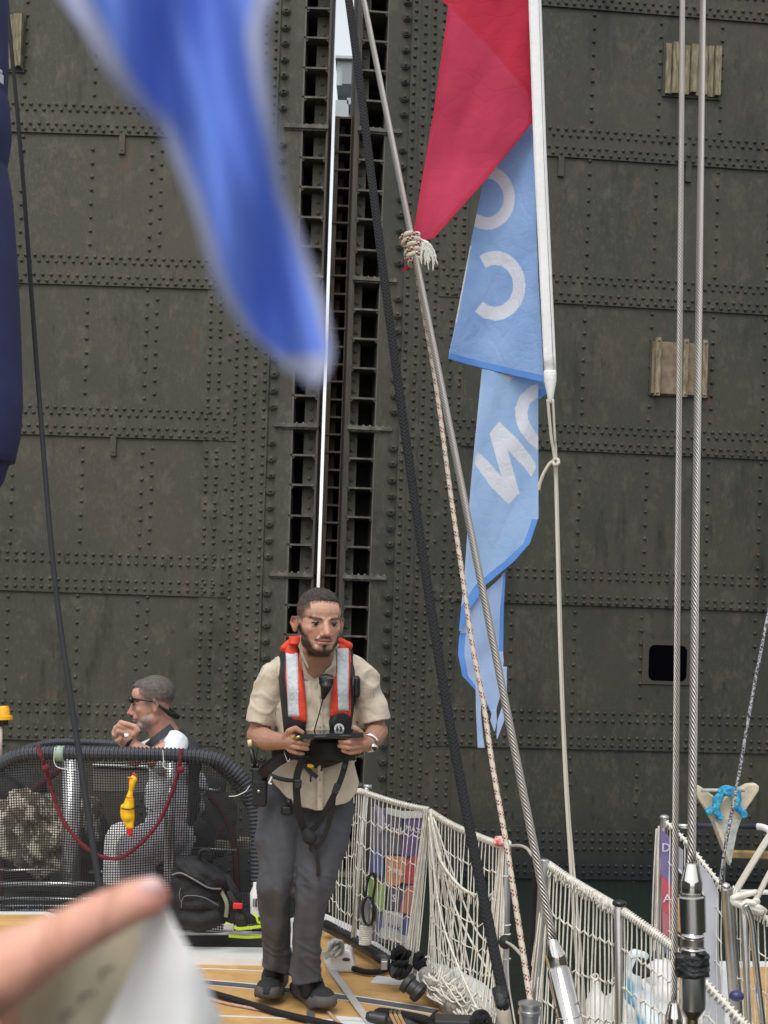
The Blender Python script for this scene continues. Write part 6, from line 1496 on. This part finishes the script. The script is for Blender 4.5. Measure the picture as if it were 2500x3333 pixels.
mb=MB(); c=P(1295,3158,5.93); mb.lathe(c+Vector((0,-.03,0)),c+Vector((0,.03,0)),[(0,.030),(.1,.034),(.9,.034),(1,.03)],20); tag(mb.build('pulley_disc',mat('slate_disc',(.05,.055,.065),rough=.4),ang=40),'dark slate pulley disc inside the black rope coil on the deck','pulley')
o=rbox('grey_bracket',1240,3128,1262,3158,5.95,.05,M_alu,None,.004); tag(o,'small grey metal bracket left of the dark pulley disc','bracket')
mb=MB(); c=P(1345,3215,5.70); ax=Vector((.75,-.35,-.5)).normalized(); mb.lathe(c-ax*.045,c+ax*.045,[(0,.034),(.06,.044),(.28,.044),(.34,.034),(.62,.034),(.68,.044),(.94,.044),(1,.034)],24); tag(mb.build('black_block',M_blackp,ang=30),'big ribbed black pulley block at the end of the speckled rope','pulley')
mb=MB(); c=P(1290,3322,5.35); mb.lathe(c+Vector((-.12,0,.015)),c+Vector((.13,-.02,-.02)),[(0,.012),(.05,.022),(.3,.026),(.35,.018),(.5,.018),(.55,.028),(.9,.026),(1,.012)],20); t=tag(mb.build('black_block',M_blackp,ang=30),'long black pulley block lying on the deck at the bottom edge','pulley')
mb=MB(); mb.tube(path([(1222,3302,5.42),(1240,3292,5.42),(1290,3298,5.38),(1380,3316,5.3),(1400,3330,5.3)],6),.016,8); tag(mb.build('black_strop',M_brblk),'black strop lying over the long pulley block at the bottom edge','rope')
mb=MB()
for i in range(3): mb.box(P(1285+i*14,3322,5.3),(.012,.05,.075),Matrix.Rotation(-.5,3,'Y'))
tag(mb.build('cleat_jaw',M_chrome,smooth=False),'small bright steel cleat jaws beside the long black pulley block','cleat')
o=rbox('dark_batten',1415,3322,1600,3360,5.2,.1,M_blackp,None,.006); tag(o,'flat dark batten with grey stripes at the bottom edge left of the black rope','batten')
# block under the red fleck rope
mb=MB(); a=P(1725,3262,3.45); b=P(1722,3345,3.45); k=px2m(1,3.45)
mb.lathe(a,b,[(0,30*k),(.02,38*k),(.1,38*k),(.12,34*k),(.3,34*k),(.32,38*k),(.45,38*k),(.47,33*k),(1,30*k)],30); tag(mb.build('winch_drum',M_alu,ang=30),'ribbed grey metal drum at the foot of the red flecked rope','winch')
rope('life_line','short pale wire bridging from the stanchion top to the slanting wire',[(1655,2754,5.2),(1690,2752,4.8),(1715,2762,4.4),(1732,2785,4.2)],.005,M_line,8,6)
mb=MB(); mb.ell(P(1650,2746,5.18),(.018,.018,.016)); tag(mb.build('white_ball_cap',M_white),'white lashed cap on top of the pale stanchion','cap')
mb=MB(); 
for i in range(4): mb.tube([P(1620+i*6+8*math.cos(a),2738+12*math.sin(a),5.2-.03*math.sin(a)) for a in [j*math.pi/5 for j in range(10)]],.008,6,closed=True)
tag(mb.build('red_binding',mat('faded_red_binding',(.50,.06,.05),(.62,.45,.40),scale=50,rough=.9,pos=(.4,.6))),'faded red cord binding at the top corner of the net by the stanchion','binding')
rope('dark_rope','thick black twisted rope hanging down beside the pale posts right of the red flecked rope',[(1770,2795,4.75),(1748,2830,4.7),(1738,2950,4.7),(1728,3120,4.65),(1718,3260,4.6),(1716,3400,4.6)],.013,M_brblk,8,10)
rope('thin_cord','thin white cord hanging from the pale stanchion to the water edge',[(1652,3090,5.15),(1656,3200,5.15),(1668,3280,5.15),(1678,3340,5.1)],.0035,M_line,6,6)
rope('life_line','pale thin wire from the black clamp to the red flecked rope',[(1648,3066,5.1),(1670,3080,4.6),(1695,3106,4.0)],.005,M_line,8,6)
mb=MB(); mb.ell(P(1645,3066,5.12),(.025,.025,.027)); tag(mb.build('black_clamp',M_blk),'black tape clamp halfway down the pale stanchion','clamp')
for i,y in enumerate((2850,3010,3040,3120)):
    o=None; mb=MB(); mb.tube([P(1647+15*math.cos(a),y+2*math.sin(a),5.2-.018*math.sin(a)) for a in [j*math.pi/6 for j in range(12)]],.0022,5,closed=True); tag(mb.build('cable_tie',M_white),'white tie round the pale stanchion, number %s from the top'%(['one','two','three','four'][i]),'tie','ties round the pale stanchion')
# right hand nets of our boat
bundle('bunch of net cords hanging behind the slanting wire near its turnbuckle',(1782,2815,4.62),(1735,3330,4.6),8,24,16,.0028)
net('white safety net between the slanting wire turnbuckle and the thick steel stanchion',[(1786,2812,4.6),(1860,2862,4.45),(1940,2910,4.3),(2008,2950,4.15)],[(1760,3400,4.6),(1840,3430,4.4),(1930,3440,4.3),(2010,3450,4.12)],19,4,rc=.0027,rt=.006,sag=4)
net('white safety net right of the thick steel stanchion sloping down to the chrome turnbuckle',[(2024,2960,4.1),(2110,3020,3.95),(2200,3090,3.8),(2300,3200,3.55),(2440,3350,3.3)],[(2020,3450,4.1),(2110,3500,3.95),(2200,3540,3.8),(2300,3600,3.55),(2440,3640,3.3)],26,4,rc=.0024,rt=.006,sag=4)
mb=MB()
for i in range(170):
    t=R.random(); x=lerp(1790,2010,t); y=lerp(2815,2950,t)+R.uniform(-6,6); Y=lerp(4.6,4.15,t)
    mb.tube(path([(x,y,Y),(x+R.uniform(-8,8),y+R.uniform(8,22),Y-.01),(x+R.uniform(-10,10),y+R.uniform(20,42),Y-.01)],3),.0022,4)
tag(mb.build('frayed_edge',M_cord),'frayed beige fringe along the top of the net left of the thick stanchion','fringe')
mb=MB(); mb.ell(P(2016,2940,4.1),(.022,.022,.012)); tag(mb.build('post_cap',M_plast),'black cap on top of the thick steel stanchion','cap')
# neighbouring boat
nb=thing('neighbour_boat',P(2400,3400,6.0),'white neighbouring yacht with tan deck panels at the lower right behind the nets','boat')
zN=-.12
mb=MB(); mb.prism([PZ(x,y,zN) for x,y in ((1895,3290),(1990,3230),(2080,3190),(2200,3150),(2320,3128),(2700,3130),(3000,3900),(1900,3900))],(0,0,-.9)); mb.build('hull',M_gel,nb,smooth=False)
mb=MB(); mb.prism([PZ(x,y,zN+.006) for x,y in ((2400,3150),(2460,3146),(2700,3150),(2800,3500),(2395,3500))],(0,0,-.004)); mb.build('deck_panel',M_deck,nb,smooth=False)
mb=MB(); 
for (x,y,Y,rx,ry) in ((2150,3170,6.1,60,50),(2190,3250,6.0,80,60),(2120,3300,5.8,90,50),(2160,3350,5.8,110,60)): ellx(mb,(x,y,Y),(rx,rx*.6,ry))
remesh(mb,'white_cover',M_gel,nb,vox=.02,smooth=4,disp=lambda p,n:.02*noise.noise(p*6))
M_lb=mat('light_blue_vinyl',(.12,.36,.55),(.62,.70,.74),scale=5,rough=.5,pos=(.52,.56),detail=1)
sb_=thing('blue_sail_bag',P(2090,3333,5.6),'pale blue and white bag standing behind the net right of the thick stanchion','bag')
mb=MB(); chain(mb,[(2062,3120,5.6,22),(2064,3240,5.6,34),(2100,3260,5.6,34),(2120,3340,5.55,44)]); chain(mb,[(2064,3110,5.6,20),(2100,3112,5.6,16)]); remesh(mb,'bag_body',M_lb,sb_,vox=.009,smooth=3,disp=lambda p,n:.01*noise.noise(p*12))
mb=MB(); chain(mb,[(2085,3130,5.5,16),(2070,3160,5.5,14),(2105,3165,5.5,18)]); remesh(mb,'black_strap',M_blk,sb_,vox=.007,smooth=2)
post(2162,2664,2146,3120,5.6,26,M_steelpost,'stanchion',nb); mb=MB(); mb.ell(P(2162,2660,5.6),(.02,.02,.012)); mb.build('stanchion_cap',M_alu,nb)
post(2140,2700,2132,3050,5.7,16,M_steelpost,'stanchion',nb)
post(2368,2890,2405,3420,4.9,44,M_steelpost,'stanchion',nb); post(2420,2960,2440,3420,4.8,22,M_steelpost,'stanchion',nb); 
mb=MB(); mb.tube(path([(2425,2945,4.7),(2446,3000,4.7),(2462,3150,4.7),(2482,3330,4.7),(2490,3420,4.7)],8),px2m(11,4.7),12); mb.build('pulpit_tube',M_chrome,nb)
mb=MB(); mb.ell(P(2362,2886,4.85),[px2m(15,4.85)]*3); mb.build('ball_fitting',M_chrome,nb)
mb=MB(); mb.cyl(P(2200,2688,6.3),P(2262,2690,6.3),px2m(8,6.3)); mb.build('rail_tube',M_chrome,nb)
mb=MB(); mb.cyl(P(2258,2688,6.3),P(2468,2690,6.3),px2m(10,6.3)); mb.build('padded_rail',mat('navy_padding',(.02,.022,.04),rough=.5),nb)
mb=MB(); mb.tube(path([(2466,2690,6.3),(2490,2695,6.25),(2510,2712,6.2),(2560,2790,6.0),(2680,3020,5.7),(2760,3200,5.5)],6),px2m(11,6.3),12); mb.build('rail_tube',M_white,nb)
mb=MB(); mb.cyl(P(2395,2903,6.0),P(2625,2905,5.85),px2m(8,6.0)); mb.build('rail_tube',M_white,nb)
mb=MB(); mb.cyl(P(2356,2750,6.2),P(2352,2900,6.2),px2m(8,6.2)); mb.build('rail_leg',M_alu,nb)
for x0,x1,lab in ((2512,2388,'upper'),(2524,2396,'lower')):
    rope('pale_lashing','pale rope slanting down from the right edge to the ball fitting, the %s of two'%lab,[(x0,2700,6.0),((x0+x1)/2,2800,5.7),(x1,2905,5.2)],.009,M_line,8,5)
rope('pale_lashing','thick cream rope slanting down at the right edge across the white rail',[(2530,2800,5.8),(2500,2850,5.7),(2455,2940,5.4)],.012,M_line,8,5)
net('rope net of the neighbouring boat sloping down behind the chrome turnbuckle',[(2165,2672,5.6),(2230,2735,5.4),(2290,2810,5.2),(2350,2885,4.95)],[(2160,3130,5.6),(2230,3150,5.4),(2290,3180,5.2),(2350,3230,4.95)],9,4,rc=.0026,rt=.007)
net('rope net of the neighbouring boat at the right edge below the anchor',[(2385,2900,4.9),(2430,2950,4.85),(2480,2980,4.8),(2560,3030,4.7)],[(2400,3420,4.9),(2440,3440,4.85),(2490,3450,4.8),(2560,3460,4.7)],10,4,rc=.0026,rt=.011)
bundle('gathered netting hanging down the stanchion beside the purple and red banner',(2150,2690,5.6),(2135,3110,5.6),14,10,12,.003)
mb=MB()
for i in range(8): mb.tube(path([(2385+R.uniform(-20,80),2905+R.uniform(-15,50),4.8),(2400+R.uniform(-20,80),2930+R.uniform(-15,40),4.75),(2430+R.uniform(-20,60),2950+R.uniform(-20,40),4.8)],6),.011,6)
tag(mb.build('knotted_lashing',M_cord),'thick knotted cream lashing round the ball fitting at the right edge','lashing')
pb=thing('sponsor_banner',P(2170,3080,5.55),'narrow banner with purple, red and blue panels beside the left vertical wire','banner')
patch('purple_panel',[(2150,2698),(2176,2720),(2185,2740),(2186,2880),(2152,2845)],(.16,.11,.36),5.55,pb); patch('crimson_panel',[(2153,2846),(2187,2881),(2186,2985),(2156,2960)],(.62,.02,.07),5.552,pb); patch('rose_panel',[(2156,2961),(2186,2986),(2182,3060),(2158,3050)],(.52,.10,.12),5.554,pb); patch('navy_panel',[(2158,3051),(2182,3061),(2182,3110),(2160,3100)],(.10,.11,.28),5.556,pb)
patch('grey_panel',[(2205,2750),(2224,2768),(2222,2850),(2203,2830)],(.4,.4,.48),5.5,pb)
text('banner_lettering','D',P(2168,2760,5.54),.05,M_bluw,pb); text('banner_lettering','A',P(2172,2925,5.54),.05,M_bluw,pb)
cl=thing('white_sheet',P(2310,3333,5.0),'long pale grey sheet hanging behind the chrome turnbuckle','cloth')
sheet('sheet_cloth',[(2800,2272),(2900,2290),(3100,2292),(3400,2296)],[(2800,2276),(2860,2318),(2905,2340),(3100,2340),(3400,2362)],lambda u:lerp(2790,2830,u),lambda u:3400,lambda x,y:5.05,[mat('pale_sheet',(.50,.51,.55),(.42,.43,.47),scale=4,rough=.8,bump=.3)],None,16,60,cl,.02)
# anchor
an=thing('fluke_anchor',P(2345,2820,6.0),'worn cream white anchor with blue rope lashing hanging on the neighbouring rail','anchor')
M_anc=mat('worn_cream_paint',(.60,.52,.38),(.42,.36,.27),scale=14,rough=.7,bump=.3,pos=(.45,.7)); M_anc2=mat('galvanised_patch',(.45,.46,.43),(.30,.32,.30),scale=40,rough=.6,bump=.3,pos=(.4,.6))
def z6(x,y): return (1700+x/2.074,2500+y/2.074)
lf=[z6(*q) for q in ((1164,112),(1200,122),(1240,150),(1345,228),(1470,140),(1520,112),(1580,105),(1602,125),(1598,155),(1500,300),(1480,350),(1412,560),(1406,668),(1380,610),(1290,370),(1240,280),(1168,175))]
mb=MB(); mb.prism([P(x,y,6.0) for x,y in lf],(0,.05,0)); o=mb.build('fluke_plate',M_anc,an,smooth=False); q=o.modifiers.new('b','BEVEL'); q.width=.006; q.segments=2
mb=MB(); mb.prism([P(*z6(x,y),5.99) for x,y in ((1290,345),(1478,345),(1455,400),(1410,640),(1402,645),(1370,560),(1300,385))],(0,.012,0)); mb.build('tip_plate',M_anc2,an,smooth=False)
mb=MB(); mb.prism([P(*z6(x,y),5.985) for x,y in ((1300,360),(1345,385),(1400,640))],(0,.006,0)); mb.build('tip_ridge',M_anc,an,smooth=False)
mb=MB(); mb.cyl(P(*z6(1210,150),5.97),P(*z6(1500,150),5.97),.008); mb.build('stock_bar',M_anc2,an)
M_bl=mat('blue_lashing_rope',(.01,.22,.42),(.08,.45,.62),scale=60,rough=.7,bump=.6,pos=(.45,.6))
for pts in ([(1240,300),(1300,270),(1310,220),(1340,175),(1380,140)],[(1345,340),(1310,290),(1320,230),(1345,180)],[(1325,165),(1370,140),(1420,150),(1450,165),(1455,210),(1450,260),(1490,300),(1498,330)],[(1330,150),(1370,165),(1410,170)],[(1450,270),(1440,235),(1452,190)]):
    mb=MB(); mb.tube(path([(*z6(x,y),5.97) for x,y in pts],6),.016,8); mb.build('blue_lashing',M_bl,an)
rope('shackle_line','dark line hanging behind the anchor from the padded rail',[(2352,2740,6.15),(2350,2880,6.1)],.008,M_blk,6,4)
tb_=rbox('buoy_tape',2380,2770,2520,2800,8.5,.06,mat('ochre_stain',(.30,.20,.07),(.12,.08,.04),scale=8,rough=.8),None,.01); tag(tb_,'ochre weathered timber floating low by the gate behind the anchor','timber')
mb=MB(); mb.ell(P(2398,3242,4.7),(.026,.02,.02)); tag(mb.build('navy_ball_cap',mat('navy_plastic',(.03,.035,.12),rough=.4)),'small navy cap with a steel centre on the brown post at the right','cap')
# ================= near the lens: blue pennant, hand, white flag =================
M_pen=mat('royal_blue_pennant',(.15,.27,.76),(.20,.33,.84),scale=30,rough=.8,trans=.4)
M_penh=mat('pale_pennant_hem',(.40,.43,.62),(.50,.52,.68),scale=30,rough=.8,trans=.4)
def mlt(z): return (z[0]*.7535,z[1]*.7535)
pl_=[(-80,150)]+[ (b,a) for a,b in map(mlt,((300,0),(400,150),(480,300),(590,430),(720,550),(780,700),(850,870),(905,1050),(945,1200),(1010,1330),(1090,1440)))]+[(1150,900),(1215,965),(1262,1020)]
pr_=[(-80,880),(0,866),(113,838),(264,850),(452,880),(640,910),(769,962),(889,1000),(1002,1037),(1135,1060),(1215,1056),(1262,1030)]
pn=thing('pennant',P(600,0,.30),'blurred royal blue pennant with pale hem blowing down close to the lens','flag')
def pm(u,v,x,y): return 1 if (u<.13 or u>.90 or y>1160) else 0
def pY(x,y): return .30+.006*math.sin(x*.012+y*.003)+.004*math.sin(x*.03-y*.006)
mb=MB(); N1,N2=60,140
def pxy(u,v):
    y=lerp(-80,1262,v); k=22*sstep(1262,1150,y); return lerp(inter(pl_,y)-k,inter(pr_,y)+k,u),y
mb.grid(lambda u,v:P(*pxy(u,v),pY(*pxy(u,v))),N1,N2,lambda u,v:pm(u,v,*pxy(u,v))); o=mb.build('pennant_cloth',[M_pen,M_penh],pn); solid(o,.0003,0)
mb=MB(); chain(mb,[(1010,1225,.30,26),(1030,1245,.30,22)]); mb.build('hem_end',M_penh,pn)
ph=thing('person',P(-200,3300,.46),'blurred hand reaching in from the lower left, index finger on white cloth','person')
hb=MB()
chain(hb,[(486,2920,.455,68),(420,2940,.455,74),(330,2985,.455,80),(250,3026,.455,84)],20); chain(hb,[(250,3026,.455,84),(140,3085,.457,98),(20,3150,.46,124),(-120,3220,.465,150)],20)
ellx(hb,(-200,3300,.475),(240,110,190)); chain(hb,[(-300,3350,.48,170),(-700,3600,.50,190)],20)
for (pts) in ([(-60,3300,.475,90),(90,3330,.50,84),(210,3350,.505,78),(150,3440,.50,70)],[(-100,3400,.48,90),(40,3440,.505,82),(150,3460,.51,76),(90,3540,.505,70)],[(-150,3490,.485,80),(-20,3530,.505,72),(80,3550,.51,66),(30,3620,.505,58)]): chain(hb,pts,16)
chain(hb,[(-180,3200,.45,100),(-120,3330,.43,85),(-40,3420,.425,78)],16)
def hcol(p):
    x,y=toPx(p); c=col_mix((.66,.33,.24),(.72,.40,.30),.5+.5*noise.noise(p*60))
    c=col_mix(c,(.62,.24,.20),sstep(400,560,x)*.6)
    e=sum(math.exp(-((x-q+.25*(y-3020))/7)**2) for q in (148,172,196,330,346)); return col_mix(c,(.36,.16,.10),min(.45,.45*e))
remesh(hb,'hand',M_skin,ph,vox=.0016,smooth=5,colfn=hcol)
mb=MB(); ellx(mb,(486,2890,.4503),(46,15,34),Matrix.Rotation(-.4,3,'Y')); mb.build('fingernail',mat('nail',(.74,.48,.44),rough=.25),ph)
M_cloth=mat('white_bunting_cloth',(.92,.915,.90),(.88,.875,.86),scale=14,rough=.85,trans=.35)
M_undershade=mat('shaded_bunting_cloth',(.60,.55,.40),(.56,.50,.37),scale=14,rough=.85,trans=.2)  # shade on the underside of the white cloth, painted as beige
wf=thing('bunting_flag',P(500,3333,.46),'blurred white cloth peak with shaded beige underside held up by the finger, lower left','flag')
L_=[(2950,515),(2970,490),(2994,472),(3030,462),(3050,462),(3080,468),(3333,340),(3450,280)]; R__=[(2950,530),(2960,543),(3021,572),(3076,608),(3195,672),(3333,722),(3450,765)]
sheet('white_peak',L_,R__,lambda u:2950,lambda u:3450,lambda x,y:.462-.011*math.sin((x-(520-(y-2950)*.1))*.013),[M_cloth],None,40,60,wf,.0009)
L2=[(2990,440),(3070,300),(3150,180),(3230,80),(3300,-20),(3450,-200)]; R2=[(2990,500),(3070,500),(3450,520)]
sheet('shaded_side',L2,R2,lambda u:2990,lambda u:3450,lambda x,y:.478+.004*math.sin(x*.02),[M_undershade],None,40,60,wf,.0007)
for s in ([(330,3190),(335,3160),(370,3150)],[(262,3265),(270,3240),(310,3232)],[(200,3333),(205,3300),(240,3290)]):
    mb=MB(); mb.tube(path([(x,y,.470) for x,y in s],4),.0008,5); mb.build('stitch_mark',mat('stitch_dark',(.25,.2,.16),rough=.8) if 'stitch_dark' not in bpy.data.materials else bpy.data.materials['stitch_dark'],wf)
